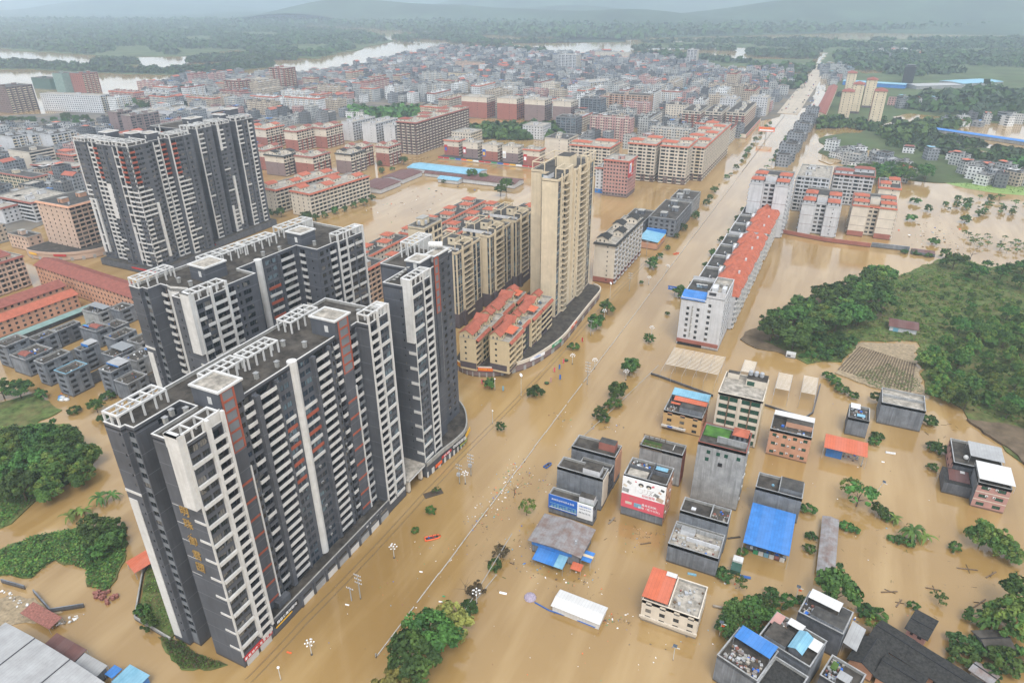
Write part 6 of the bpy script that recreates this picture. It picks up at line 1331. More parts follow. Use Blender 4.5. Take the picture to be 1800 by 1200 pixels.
land('grove_bank', px([(1300,596),(1330,612),(1400,626),(1450,590),(1550,566),(1566,520),(1530,486),(1450,510),(1365,545)]), .4, 'soil_land', 1.5, 21)
land('yard_mud', px([(-40,1045),(60,1050),(110,1075),(60,1095),(-40,1100)]), .15, 'furrow', .8, 22)
b = MB(); b.box(-100,-72,1090,2150,-1,.42,'asphalt'); b.face([(-86.3,1090,.426),(-85.9,1090,.426),(-85.9,2150,.426),(-86.3,2150,.426)],'white_paint'); structure('road', b)
# hills: one terrain sheet rising out of the far shore into the haze
nx, ny = 150, 60; rg = np.random.default_rng(5)
xs = np.linspace(-9200,7000,nx); ys = np.linspace(3300,9200,ny); X, Y = np.meshgrid(xs,ys)
Z = np.zeros_like(X)
for i in range(26):
    a = rg.uniform(0,2*PI); L = rg.uniform(900,3200); ph = rg.uniform(0,2*PI); Z += np.sin((X*np.cos(a)+Y*np.sin(a))/L*2*PI+ph)*L/3200*22
side = np.clip((-X-500)/5000,0,1)
base = np.clip((Y-3600)/1500,0,1)*26+np.clip((Y-5200)/3000,0,1)**1.3*190
Z = base*(1+Z/80)+np.clip((Y-3300)/800,0,1)*6+np.clip(Z,0,60)*np.clip((Y-3500)/1500,0,1)*.8
Z += np.exp(-((X+1700)/520)**2-((Y-4700)/380)**2)*62+np.exp(-((X+5200)/1900)**2-((Y-7600)/900)**2)*170+np.exp(-((X-400)/2300)**2-((Y-8300)/900)**2)*120
for (a,c,h,wx,wy) in ((120,50,60,700,260),(470,44,75,420,240),(590,36,95,520,300),(900,38,60,800,260),(1120,44,55,380,200),(1370,40,65,520,240),(1660,40,75,620,260)):
    gx_, gy_ = ground(a,c); Z += np.exp(-((X-gx_)/wx)**2-((Y-gy_)/wy)**2)*h
Z = np.clip(Z,-2,430)
V = np.stack([X,Y,Z],-1).reshape(-1,3); idx = np.arange(nx*ny).reshape(ny,nx)
Q = np.stack([idx[:-1,:-1],idx[:-1,1:],idx[1:,1:],idx[1:,:-1]],-1).reshape(-1,4)
me = bpy.data.meshes.new('hills'); me.from_pydata(V.tolist(),[],Q.tolist()); me.materials.append(M('hill_land')); me.polygons.foreach_set('use_smooth',[True]*len(Q)); o = link('hills', me); o['kind'] = 'structure'
# ------------------------------------------------------------------ leaf meshes
def quads_mesh(name, V, mats, mi=None):
    """V: n x 4 x 3"""
    n = len(V); me = bpy.data.meshes.new(name); me.vertices.add(n*4); me.loops.add(n*4); me.polygons.add(n)
    me.vertices.foreach_set('co', np.ascontiguousarray(V,dtype=np.float32).ravel()); me.loops.foreach_set('vertex_index', np.arange(n*4,dtype=np.int32))
    me.polygons.foreach_set('loop_start', np.arange(0,n*4,4,dtype=np.int32))
    for m in mats: me.materials.append(M(m))
    if mi is not None: me.polygons.foreach_set('material_index', np.asarray(mi,dtype=np.int32))
    me.update(calc_edges=True); return me
def leaf_quads(rg, P, Nrm, size, aspect=1.0):
    n = len(P); Nn = Nrm+rg.normal(0,.45,(n,3)); Nn /= np.linalg.norm(Nn,axis=1,keepdims=True)+1e-9
    t = np.cross(Nn, rg.normal(0,1,(n,3))); t /= np.linalg.norm(t,axis=1,keepdims=True)+1e-9; bt = np.cross(Nn,t)
    s = (size*rg.uniform(.6,1.35,n))[:,None]/2; u = t*s; v = bt*s*aspect
    return np.stack([P-u-v*.6,P+u*.35-v,P+u+v*.6,P-u*.35+v],1)
def crown(name, seed, r, h, zc, nc, nl, leaf, m, low=.35, droop=0.0, m2=None):
    rg = np.random.default_rng(seed); d = rg.normal(0,1,(nc,3)); d /= np.linalg.norm(d,axis=1,keepdims=True)
    d[:,2] = np.where(d[:,2] < -low, -d[:,2]*.5, d[:,2]); rad = rg.uniform(.45,.86,nc)**.7
    C = d*rad[:,None]*np.array([r,r,h]); cr = r*rg.uniform(.20,.36,nc)
    far = rg.random(nc) < .16; C[far] *= 1.22; cr[far] *= .7
    e = rg.normal(0,1,(nc,nl,3)); e /= np.linalg.norm(e,axis=2,keepdims=True); e[:,:,2] = np.abs(e[:,:,2])*.8+e[:,:,2]*.2
    e = e*.8+d[:,None,:]*.35; P = C[:,None,:]+e*cr[:,None,None]*rg.uniform(.75,1.05,(nc,nl,1)); P[:,:,2] += zc
    if droop: P[:,:,2] -= droop*(np.hypot(P[:,:,0],P[:,:,1])/r)**2
    P[:,:,2] = np.maximum(P[:,:,2], .05)
    V = leaf_quads(rg, P.reshape(-1,3), e.reshape(-1,3), leaf); mi = None; ms = [m]
    if m2: ms = [m,m2]; mi = np.repeat((rg.random(nc) < .3).astype(np.int32), nl)
    return quads_mesh(name, V, ms, mi)
def trunk_mesh(seed, h, r, spread, m='bark'):
    q = random.Random(seed); b = MB(); b.tube([(0,0,-1.2),(q.uniform(-.1,.1),q.uniform(-.1,.1),h*.3),(q.uniform(-.3,.3),q.uniform(-.3,.3),h*.75)],r,m,7,r*.5)
    for k in range(6):
        a = k*PI/3+q.uniform(-.4,.4); z = h*q.uniform(.25,.6); L = spread*q.uniform(.5,.9)
        b.tube([(0,0,z),(math.cos(a)*L*.5,math.sin(a)*L*.5,z+h*.2),(math.cos(a)*L,math.sin(a)*L,z+h*.38)],r*.45,m,5,r*.12)
    return b.mesh('trunk')
def frond_mesh(seed, n, L, w, z, m):
    """banana / palm: arching blades"""
    q = random.Random(seed); V = []
    for k in range(n):
        a = q.uniform(0,2*PI); up = q.uniform(.5,1.3); l = L*q.uniform(.7,1.1); d = Vector((math.cos(a),math.sin(a),0)); s = Vector((-d.y,d.x,0)); prev = None
        for j in range(6):
            t = j/5; p = d*(l*t)+Vector((0,0,z+l*(up*t-1.15*t*t))); ww = w*math.sin(PI*min(1,t*.9+.08))
            cur = (p-s*ww, p+s*ww)
            if prev: V.append([prev[0],prev[1],cur[1],cur[0]])
            prev = cur
    return quads_mesh('crown', np.array([[tuple(v) for v in f] for f in V]), [m])
TREES = {}
def arche():
    for i in range(4): TREES['broad%d'%i] = (crown('crown',10+i,5,3.7,6.2,64,52,.62,'leaf_mid' if i % 2 else 'leaf_dark',.35,0,'leaf_dark' if i % 2 else 'leaf_mid'), trunk_mesh(i,8,.32,4))
    for i in (4,5): TREES['broad%d'%i] = (crown('crown',20+i,4.6,4.0,6.0,46,48,.62,'leaf_mid',.35,.4,'leaf_light'), trunk_mesh(i,8,.3,4))
    for i in range(3): TREES['round%d'%i] = (crown('crown',30+i,3,2.6,2.7,44,46,.46,'leaf_mid',.6,0,'leaf_dark'), trunk_mesh(i+5,3.5,.15,2))
    for i in range(3): TREES['bush%d'%i] = (crown('crown',40+i,1.6,1.0,.75,24,34,.34,'leaf_mid' if i else 'leaf_dark',.2,0,'leaf_dark'), None)
    for i in range(2): TREES['palebush%d'%i] = (crown('crown',45+i,1.5,.8,.6,16,26,.34,'leaf_light',.2,.3,'grass_leaf'), None)
    for i in range(2): TREES['pale%d'%i] = (crown('crown',50+i,3,2.7,3.0,44,56,.42,'leaf_yellow',.5,.3), trunk_mesh(i+9,4,.16,2))
    for i in range(2): TREES['sparse%d'%i] = (crown('crown',60+i,3,1.7,3.4,20,26,.48,'leaf_light' if i else 'leaf_mid',.4), trunk_mesh(i+12,4.4,.14,2.8))
    for i in range(2): TREES['bamboo%d'%i] = (crown('crown',70+i,4,4.2,4.6,60,52,.60,'leaf_mid',.2,1.6,'leaf_light'), trunk_mesh(i+15,6,.2,2.5,'leaf_light'))
    TREES['brown0'] = (crown('crown',80,2.2,1.8,2.3,26,34,.4,'leaf_brown',.3), trunk_mesh(18,3.4,.14,2))
    TREES['banana0'] = (frond_mesh(5,12,3.2,.42,1.8,'leaf_light'), trunk_mesh(19,1.9,.16,.1,'leaf_light')); TREES['banana1'] = (frond_mesh(8,14,3.4,.40,2.2,'leaf_mid'), trunk_mesh(20,2.2,.16,.1,'leaf_light'))
    b = trunk_mesh(21,4.6,.12,4); TREES['bare0'] = (None, b)
arche()
def tree(kind, x, y, s, label, cat='tree', group=None, z=0.0, name=None, sz=None, part=True):
    cr, tr = TREES[kind]; q = rnd.uniform(0,2*PI); sc = (s*rnd.uniform(.85,1.18),s*rnd.uniform(.85,1.18),(sz or s)*rnd.uniform(.82,1.15)); nm = name or ('shrub' if 'bush' in kind else 'tree')
    if tr is None: return tag(link(nm, cr, None, (x,y,z), q, sc), label, cat, group)
    r = thing(nm, label, cat, (x,y,z), q, group); r.scale = sc
    if cr: link('crown', cr, r)
    link('trunk', tr, r); return r
def inside(x, y, poly):
    c = False; n = len(poly)
    for i in range(n):
        x0, y0 = poly[i-1]; x1, y1 = poly[i]
        if (y0 > y) != (y1 > y) and x < (x1-x0)*(y-y0)/(y1-y0)+x0: c = not c
    return c
def scatter(poly, spacing, seed, n=None):
    q = random.Random(seed); xs = [p[0] for p in poly]; ys = [p[1] for p in poly]; out = []
    area = abs(sum(poly[i-1][0]*poly[i][1]-poly[i][0]*poly[i-1][1] for i in range(len(poly))))/2
    for _ in range(int(area/spacing**2*6)+20):
        x, y = q.uniform(min(xs),max(xs)), q.uniform(min(ys),max(ys))
        if inside(x,y,poly) and all((x-a)**2+(y-b)**2 > spacing**2 for a,b in out): out.append((x,y))
        if n and len(out) >= n: break
    return out
def grove(label, pts, kinds, smin, smax, group, cat='tree', z=.3, seed=1, name=None):
    """extremes get their own words, the rest of the grove cannot be told apart"""
    q = random.Random(seed); uv = [toimg(x,y) for x,y in pts]; special = {}
    for key, word in ((lambda i: uv[i][0],'leftmost'),(lambda i: -uv[i][0],'rightmost'),(lambda i: -uv[i][1],'nearest'),(lambda i: uv[i][1],'farthest')):
        for i in sorted(range(len(pts)), key=key):
            if i not in special: special[i] = word; break
    for i,(x,y) in enumerate(pts):
        w = special.get(i) if len(pts) > 4 else ('leftmost','second','third','rightmost')[i]
        tree(q.choice(kinds), x, y, q.uniform(smin,smax), (w+' '+label) if w else 'one '+label+', inside it', cat, group, z, name)
def forest(name, polys, spacing, r, seed, m=('leaf_far','leaf_dark'), k=14, hmul=.9, holes=(), maxn=20000, z=.4, thin=0.0):
    rg = np.random.default_rng(seed); C = []
    for poly in polys:
        P = np.array(poly); lo, hi = P.min(0), P.max(0); area = abs(np.sum(P[:,0]*np.roll(P[:,1],1)-P[:,1]*np.roll(P[:,0],1)))/2
        n = min(maxn,int(area/spacing**2)); bb = (hi[0]-lo[0])*(hi[1]-lo[1]); c = rg.uniform(lo,hi,(int(n*bb/max(area,1)),2)); ins = np.zeros(len(c),bool)
        for i in range(len(P)):
            x0,y0 = P[i-1]; x1,y1 = P[i]; cond = (y0 > c[:,1]) != (y1 > c[:,1]); xx = (x1-x0)*(c[:,1]-y0)/((y1-y0) if y1 != y0 else 1e-9)+x0; ins ^= cond & (c[:,0] < xx)
        C.append(c[ins])
    C = np.concatenate(C); 
    for h in holes:
        keep = np.array([not inside(x,y,h) for x,y in C]); C = C[keep]
    if thin:
        f = sum(np.sin(C[:,0]*math.cos(a)/L+C[:,1]*math.sin(a)/L+a*7) for a,L in ((.3,95),(1.4,60),(2.5,130),(.9,38),(2.0,45)))
        C = C[f > thin]
    n = len(C); R = r*rg.uniform(.6,1.35,n); H = R*hmul*rg.uniform(.8,1.4,n)
    d = rg.normal(0,1,(n,k,3)); d /= np.linalg.norm(d,axis=2,keepdims=True); d[:,:,2] = np.abs(d[:,:,2])
    P = np.empty((n,k,3)); q = rg.uniform(.65,1.05,(n,k)); P[:,:,0] = C[:,0,None]+d[:,:,0]*R[:,None]*q; P[:,:,1] = C[:,1,None]+d[:,:,1]*R[:,None]*q; P[:,:,2] = z+R[:,None]*.35+d[:,:,2]*H[:,None]*q
    V = leaf_quads(rg, P.reshape(-1,3), d.reshape(-1,3), np.repeat(R,k)*.95)
    o = link(name, quads_mesh(name, V, list(m), np.repeat(rg.integers(0,len(m),n),k))); return stuff(o)
# ------------------------------------------------------------------ far landmarks
def fblock(label, p, Wd, D, nf, wall, **k):
    x, y = ground(*p); return block(label, x, y, Wd, D, nf, wall, k.pop('south','win'), k.pop('long','bal'), cap=0, clutter=1, **k)
fblock('long white seven storey block standing at the far left waterside',(184,200),112,18,8,'white_wall',so=dict(sp=4,ww=2),rz=math.radians(10),rt='roof_pale')
fblock('brick red tower block wrapped partly in green netting at the far left',(153,166),34,30,11,'brick_red',so=dict(sp=5),rt='roof_dark')
fblock('tower block under green scaffold netting at the far left, beside the brick red one',(118,166),26,26,11,'green_sheet',south='none',long='none',rt='roof_dark')
fblock('low block fully wrapped in bright green netting at the far left',(92,158),54,26,6,'glass_green',south='none',long='none',rt='roof_slab')
fblock('block wrapped in green netting in the middle of the left old town',(345,172),34,22,6,'glass_green',south='none',long='none',rt='roof_slab')
fblock('brown and white tower block cut by the left edge of the photo',(24,200),40,40,12,'brownish_wall',so=dict(sp=4),rt='roof_dark')
fblock('brick and cream tower with two crowns, tallest in the left old town',(506,163),36,28,13,'brick_red',south='bal',low=(9,'brick_red'),so=dict(bm='pale_cream',sp=12),rt='roof_pale')
fblock('brick tower with cream top, left of the tallest brick and cream one',(425,170),36,26,8,'brick_red',south='bal',so=dict(bm='pale_cream',sp=9),rt='roof_pale')
fblock('grey and cream tower beside the brick towers in the left old town',(466,167),34,26,8,'pale_cream',south='bal',low=(6,'mauve_wall'),so=dict(bm='pale_cream',sp=9),rt='roof_pale')
fblock('white hospital block, tallest in the far middle of the old town',(1012,130),42,30,12,'white_wall',south='bal',so=dict(bm='white_wall',sp=8),rt='roof_pale',low=(3,'mauve_wall'))
fblock('long white apartment block in front of the white hospital block',(1037,166),34,60,6,'white_wall',rt='roof_pale',rz=math.radians(-30))
fblock('white apartment slab with pale end wall left of centre in the old town',(975,172),24,26,7,'pale_cream',rt='roof_pale')
fblock('cream long block on the far side of the old town near the river trees',(1105,108),90,22,6,'pale_cream',rt='roof_pale')
fblock('white slim tower near the far street end of the old town',(1222,122),22,22,13,'white_wall',south='strip',rt='roof_pale')
fblock('orange pink block in the far old town left of the hospital',(845,126),64,22,6,'tan_wall',rt='roof_slab')
fblock('pale yellow block in the middle of the old town',(835,146),60,20,5,'cream_wall',rt='roof_slab')
for i,(a,b) in enumerate(((262,214),(308,213),(340,213),(374,214))): fblock('white school block with red striped roof edge, %s of four in a row'%('leftmost','second','third','rightmost')[i],(a,b),30,40,4,'white_wall',south='blank',long='ribbon',lo=dict(bm='salmon_wall'),rt='roof_pale')
for i,(a,b) in enumerate(((216,244),(240,252),(262,248))): fblock('pinkish grey tower seen just above the dark tower pair, %s of three'%('left','middle','right')[i],(a,b),16,22,10,'mauve_wall',south='blank',long='strip',rt='roof_pale')
fblock('cream six storey block with red fire stair at the left edge',(61,302),34,26,6,'pale_cream',south='blank',long='ribbon',lo=dict(bm='pale_cream'),rt='roof_slab',tile='maroon_tile')
fblock('yellow framed school block with green windows at the left edge',(64,338),50,14,4,'cream_wall',south='strip',long='win',so=dict(g='glass_green'),rt='roof_dark',tile='maroon_tile',roof='skirt')
fblock('white school block with green corridors at the left edge, above the beige tower',(66,392),46,30,5,'white_wall',south='ribbon',long='ribbon',so=dict(bm='white_wall'),lo=dict(bm='white_wall'),roof='skirt',tile='maroon_tile',rt='roof_pale')
fblock('white wing with red roof edge at the left edge below the school corridors',(12,395),30,30,4,'white_wall',south='blank',long='win',roof='skirt',tile='maroon_tile',rt='roof_pale')
fblock('white terraced block with a long ribbon front, left of the dark tower pair',(140,318),52,16,4,'white_wall',south='ribbon',so=dict(bm='white_wall'),rt='roof_pale',roof='skirt',tile='maroon_tile',rz=math.radians(12))
fblock('salmon pink block with an orange pavilion roof, left of the dark tower pair',(133,296),26,18,4,'pink_wall',rt='roof_pale',roof='houses',houses=1,tile='orange_tile',hk='hip')
fblock('tan school block left of the dark tower pair, behind the dark trees',(143,262),34,14,4,'tan_wall',rt='roof_pale')
for i,(a,b) in enumerate(((30,272),(64,268),(98,268))): fblock('white and grey flats at the left edge behind the cream block, %s of three'%('leftmost','middle','rightmost')[i],(a,b),28,30,6,'white_wall',south='blank',rt='roof_slab')
for i,(a,b,f) in enumerate(((1497,200,13),(1521,190,13),(1532,221,14),(1478,211,12),(1490,166,11))):
    x, y = ground(a-7,b)
    r = block('cream tower with red tiled crown, %s of five by the far street'%('third from left','fourth, half hidden','nearest and rightmost','leftmost near','smallest at the back')[i],x,y,14,22,f,'cream_wall','win','bal',side=1,low=(1,'plum_wall'),so=dict(sp=7,ww=.9),lo=dict(bm='pink_wall',sp=9),roof='hip',tile='maroon_tile',cap=0,clutter=0)
x, y = ground(1430,213); block('very long cream row with a dark red roof along the far street',x,y,13,330,3,'cream_wall','win','win',side=1,roof='gable',tile='maroon_tile',cap=0,clutter=0)
fblock('white six storey block with blue roof hut at the far street corner, left one',(1290,168+40),22,30,8,'white_wall',rt='roof_pale'); fblock('white six storey block at the far street corner, right one',(1345,205),24,30,8,'white_wall',rt='roof_pale')
for (lab,p0,p1,w,m,h) in (('very long bright blue shed roof across the right countryside',(1641,233),(1880,268),9,'blue_sheet',4),('blue factory shed with white roof behind the cream towers',(1480,150),(1590,157),26,'sky_sheet',7),('pale factory roofs right of the black silo',(1610,158),(1690,156),34,'pale_sheet',6),('turquoise framed factory hall at the far right',(1690,156),(1762,152),50,'sky_sheet',8)):
    a, c = Vector(ground(*p0)), Vector(ground(*p1)); L = (c-a).length; r = thing('factory_shed',lab,'shed',(a.x,a.y,0),math.atan2(c.y-a.y,c.x-a.x)); bx(r,'wall',.3,L-.3,.3,w-.3,-1,h,'blue_sheet' if 'factory' in lab and 'blue' in lab else 'cement_pale'); b = MB(); gable(b,0,L,0,w,h,1.4,m,'x',.4,'white_wall'); b.build('roof', r)
x, y = ground(1594,148); r = thing('silo','black block like silo among the far fields','silo',(x,y,0)); bx(r,'wall',-9,9,0,18,0,30,'black'); bx(r,'roof',-7,7,2,16,30,33,'dark_metal')
slab_todo = []
# ------------------------------------------------------------------ old town: hundreds of small houses
for n, c in (('far_grey',(.24,.25,.26)),('far_pale',(.42,.42,.40)),('far_white',(.66,.66,.64)),('far_pink',(.46,.28,.25)),('far_tan',(.45,.37,.28)),('far_dark',(.14,.145,.15))):
    m = mat(n,c,.85,.2,.15,.08,.25); t = m.node_tree; N = t.nodes; L = t.links; b_ = N['Principled BSDF']; src = b_.inputs['Base Color'].links[0].from_socket
    tc = N.new('ShaderNodeTexCoord'); sp = N.new('ShaderNodeSeparateXYZ'); L.new(tc.outputs['Object'], sp.inputs[0])
    def M2(op, a, k, v=None):
        q = N.new('ShaderNodeMath'); q.operation = op
        for i, s in enumerate((a,k) if v is None else (a,k,v)):
            if isinstance(s,(int,float)): q.inputs[i].default_value = s
            else: L.new(s, q.inputs[i])
        return q.outputs[0]
    u = M2('ADD', sp.outputs[0], sp.outputs[1]); fu = M2('FRACT', M2('MULTIPLY',u,1/3.1),0); fv = M2('FRACT', M2('MULTIPLY',sp.outputs[2],1/3.0),0)
    win = M2('MULTIPLY', M2('COMPARE',fu,.5,.24), M2('COMPARE',fv,.55,.24))
    x = N.new('ShaderNodeMix'); x.data_type = 'RGBA'; L.new(win, x.inputs[0]); L.new(src, x.inputs[6]); x.inputs[7].default_value = (.03,.035,.04,1); L.new(x.outputs[2], b_.inputs['Base Color'])
WALLW = {'far_grey':'grey','far_pale':'pale grey','far_white':'white','far_pink':'pink','far_tan':'tan','far_dark':'dark grey'}
def far_house(q):
    W_, D_ = q.uniform(8,14), q.uniform(9,17); nf = q.choice((2,3,3,4,4,4,5,5,6)); H = nf*3.0
    wm = q.choice(('far_grey','far_grey','far_grey','far_grey','far_pale','far_pale','far_pale','far_white','far_white','far_pink','far_tan','far_dark','far_dark')); b = MB(); x, y = W_/2, D_/2
    b.box(-x,x,-y,y,-1,H,wm,skip='tb'); rt = q.choice(('roof_slab','roof_slab','roof_dark','roof_pale','cement_pale')); roofw = 'flat roof'
    k = q.random()
    if k < .07:
        t = q.choice(('orange_tile','maroon_tile','dark_tile','red_tile')); gable(b,-x,x,-y,y,H,2.2,t,'y' if D_ > W_ else 'x',.4,wm); roofw = {'orange_tile':'orange','maroon_tile':'maroon','dark_tile':'dark-tiled','red_tile':'red-tiled'}[t]+' pitched roof'
    else:
        b.face([(-x,-y,H-.8),(x,-y,H-.8),(x,y,H-.8),(-x,y,H-.8)],rt); b.box(-x+.25,x-.25,-y+.01,-y+.25,H-.8,H,wm,skip='sb'); 
        for (a,c,d,e) in ((-x,x,-y,-y+.3),(-x,x,y-.3,y),(-x,-x+.3,-y,y),(x-.3,x,-y,y)): b.face([(a,d,H),(c,d,H),(c,e,H),(a,e,H)],'concrete')
        if q.random() < .75:
            sx, sy = q.uniform(-x*.5,x*.3), q.uniform(-y*.4,y*.5); b.box(sx,sx+3.4,sy,sy+3.6,H-.8,H+2.3,wm if q.random() < .6 else 'cement_pale',top='roof_slab'); roofw = 'roof hut'
        if q.random() < .28:
            m = q.choice(('blue_sheet','sky_sheet','white_sheet','pale_sheet','orange_sheet','maroon_tile')); w = q.uniform(.4,.9); b.box(-x*w,x*w,-y*.2,y*.9,H+1.6,H+1.75,m); roofw = {'blue_sheet':'blue sheet roof','sky_sheet':'sky-blue sheet roof','white_sheet':'white sheet roof','pale_sheet':'grey sheet roof','orange_sheet':'orange sheet roof','maroon_tile':'maroon roof'}[m]
    return b, wm, nf, roofw
SL = random.Random(21); slabs = 0
for (a,c) in [(SL.uniform(160,1330),SL.uniform(150,262)) for _ in range(2600)]:
    if slabs >= 96: break
    if c > 215 and not (985 < a < 1330): continue
    if c < 175 and SL.random() < .75: continue
    x, y = ground(a,c); W_, D_, nf = SL.uniform(13,18), SL.uniform(24,62), SL.choice((6,6,7,7,8,9)); lx = SL.random() < .35
    if lx: W_, D_ = D_, W_
    if x > -118 or not inside(x,y,px([(150,205),(330,150),(560,140),(1000,130),(1330,140),(1330,225),(1290,262),(985,256),(985,235),(690,212),(450,232),(330,200)])): continue
    if any(f[0]-8 < x and x-W_ < f[1]+8 and f[2]-8 < y+D_ and y < f[3]+8 for f in FOOT) or any(inside(x-W_/2,y+D_/2,px(k)) for k in ([(800,205),(985,205),(985,256),(800,256)],[(612,178),(760,176),(760,212),(612,212)])): continue
    wl = SL.choice(('far_white','far_white','far_pale','far_tan','far_tan','far_pink','far_pale')); b = MB(); H = nf*3.0; tl = SL.choice((None,None,'orange_tile','maroon_tile',None))
    b.box(-W_,0,0,D_,-1,H,wl,skip='tb'); b.face([(-W_,0,H-.9),(0,0,H-.9),(0,D_,H-.9),(-W_,D_,H-.9)],SL.choice(('roof_slab','roof_pale','cement_pale')))
    for (p,q,u,v) in ((-W_,0,0,.4),(-W_,0,D_-.4,D_),(-W_,-W_+.4,0,D_),(-.4,0,0,D_)): b.face([(p,u,H),(q,u,H),(q,v,H),(p,v,H)],tl or 'concrete')
    if tl: skirt(b,[(-W_,0),(0,0),(0,D_),(-W_,D_)],H-.3,tl,.7,.8)
    L_ = max(W_,D_)
    for k in range(max(1,int(L_/14))):
        t = (k+.4)*L_/max(1,int(L_/14)); q = (-W_*.7,-W_*.35,t-2.2,t+2.2) if D_ > W_ else (-t-2,-t+2,D_*.35,D_*.7); b.box(*q,H-.9,H+2.4,wl,top='roof_pale')
    for k in range(int(L_/9)):                      # balcony stacks standing proud of the long side
        t = (k+.5)*L_/int(L_/9)
        for f in range(nf):
            if D_ > W_: b.box(0,.9,t-1.8,t+1.8,f*3.0+.1,f*3.0+1.1,'pale_cream')
            else: b.box(-t-1.8,-t+1.8,-.9,0,f*3.0+.1,f*3.0+1.1,'pale_cream')
    u_, v_ = toimg(x,y); FOOT.append((x-W_-2,x+2,y-2,y+D_+2)); slabs += 1
    slab_todo.append((u_,v_,x,y,b,wl,nf,tl,lx))
NW = {2:'two',3:'three',4:'four',5:'five',6:'six',7:'seven',8:'eight',9:'nine'}
WALLW = {'far_grey':'grey','far_pale':'pale-grey','far_white':'white','far_pink':'pink','far_tan':'tan','far_dark':'dark-grey'}
byl = {}
for t in slab_todo:
    u_,v_,x,y,b,wl,nf,tl,lx = t; col = 'left' if u_ < 380 else 'centre left' if u_ < 620 else 'middle' if u_ < 900 else 'centre right' if u_ < 1150 else 'street end'
    byl.setdefault('%s %s-storey slab, %s, %s roof edge, %s of the old town'%(WALLW[wl],NW[nf],'broadside' if lx else 'end on',{'orange_tile':'orange','maroon_tile':'maroon',None:'plain'}[tl],col),[]).append(t)
for lab, L_ in byl.items():
    L_.sort(key=lambda t: t[0])
    for j,t in enumerate(L_): tag(t[4].build('apartment_block',None,(t[2],t[3],0)),('' if len(L_) == 1 else ('leftmost ','second-from-left ','third-from-left ','fourth-from-left ','fifth-from-left ','sixth-from-left ')[min(j,5)])+lab,'apartments','slabs of the old town')
qf = random.Random(77); ARCH = [far_house(qf) for _ in range(54)]; AM = [a[0].mesh('town_house') for a in ARCH]
tw = px(TOWN[:13]+[(1330,216),(1292,262),(1180,256),(1100,262),(985,256),(985,235)]+TOWN[17:]); HP = []
xs = [p[0] for p in tw]; ys = [p[1] for p in tw]
keep_out = [px(a) for a in ([(822,205),(985,205),(985,250),(822,250)],[(612,182),(752,180),(752,206),(612,206)],[(-60,196),(215,196),(215,226),(-60,235)],[(165,172),(260,168),(265,200),(190,205)],[(1240,118),(1300,122),(1310,132),(1240,130)],[(690,207),(985,207),(985,300),(690,300)],[(0,385),(90,385),(80,430),(0,430)])]
gx = min(xs)
for c in range(int((max(xs)-min(xs))/15.5)):
    for rr in range(int((max(ys)-min(ys))/17.5)):
        if c % 7 == 6 and qf.random() < .7: continue
        if rr % 7 == 6 and qf.random() < .7: continue
        x, y = gx+c*15.5+qf.uniform(-2,2), min(ys)+rr*17.5+qf.uniform(-2.5,2.5)
        a = .12*math.sin(x/210)+.1*math.sin(y/260)
        x, y = x+60*math.sin(y/400), y+50*math.sin(x/330)
        if not inside(x,y,tw) or x > -112: continue
        if any(f[0]-5 < x < f[1]+5 and f[2]-7 < y < f[3]+7 for f in FOOT) or any(inside(x,y,k) for k in keep_out): continue
        if 250 < y < 400 and x > -445: continue
        if y > 1000 and qf.random() < .06: continue
        HP.append((math.hypot(x,y),x,y,a+qf.choice((0,PI/2,0,PI)),qf.randrange(54)))
for k in range(26):                                            # cement row along the far right side of the street
    HP.append((0,-55+qf.uniform(-1,1)+k*.2,748+k*13.2,PI/2,[i for i in range(54) if ARCH[i][1] in ('far_grey','far_dark') and 'pitched' not in ARCH[i][3]][k%5]))
VIL = px([(1450,262),(1580,290),(1600,318),(1560,322),(1480,288)])+[]
for poly,sp in ((VIL,12),(px([(1690,300),(1790,312),(1860,322),(1850,335),(1720,326)]),13),(px([(1650,214),(1790,212),(1790,222),(1660,222)]),17),(px([(1440,120),(1490,118),(1500,150),(1455,150)]),19),(px([(1240,128),(1330,132),(1330,142),(1240,138)]),17),(px([(1560,182),(1640,180),(1650,190),(1570,192)]),18),(px([(1590,262),(1690,282),(1690,292),(1590,284)]),24),(px([(1500,92),(1600,90),(1620,100),(1500,104)]),30)):
    for (x,y) in scatter(poly,sp,int(poly[0][0])+5): HP.append((math.hypot(x,y),x,y,qf.uniform(0,PI),[i for i in range(54) if ARCH[i][2] <= 4][qf.randrange(20)]))
HP.sort(); NEARH, RESTH = HP[:300], HP[300:]
def where(x, y):
    u, v = toimg(x, y)
    if x > -75 and y > 700 and u < 1450: return 'in the grey row beside the far street'
    if u > 1430: return 'in the flooded village on the right' if v > 240 else 'in the far fields on the right'
    col = 'far left' if u < 150 else 'left' if u < 380 else 'centre left' if u < 620 else 'middle' if u < 900 else 'centre right' if u < 1150 else 'by far street'
    dep = 'front' if v > 232 else 'second band' if v > 205 else 'middle band' if v > 180 else 'back'
    return 'old town %s, %s'%(dep,col)
cnt = {}
NW = {2:'two',3:'three',4:'four',5:'five',6:'six'}
pend = {}
for (_,x,y,a,i) in NEARH:
    _b, wm, nf, rw = ARCH[i]; base = '%s %s-storey house with %s, %s'%(WALLW[wm].replace(' ','-'),NW[nf],rw,where(x,y)); pend.setdefault(base,[]).append((toimg(x,y)[0],x,y,a,i))
for base, L_ in pend.items():
    L_.sort()
    for j,(u,x,y,a,i) in enumerate(L_):
        o = link('town_house', AM[i], None, (x,y,.2), a)
        n = len(L_); w = '' if n == 1 else ('leftmost ' if j == 0 else 'rightmost ' if j == n-1 else 'second-from-left ' if j == 1 else 'second-from-right ' if j == n-2 else 'central ')
        tag(o, w+base, 'house', 'small houses of the old town' if x < -75 else 'small houses right of the street')
b = MB()
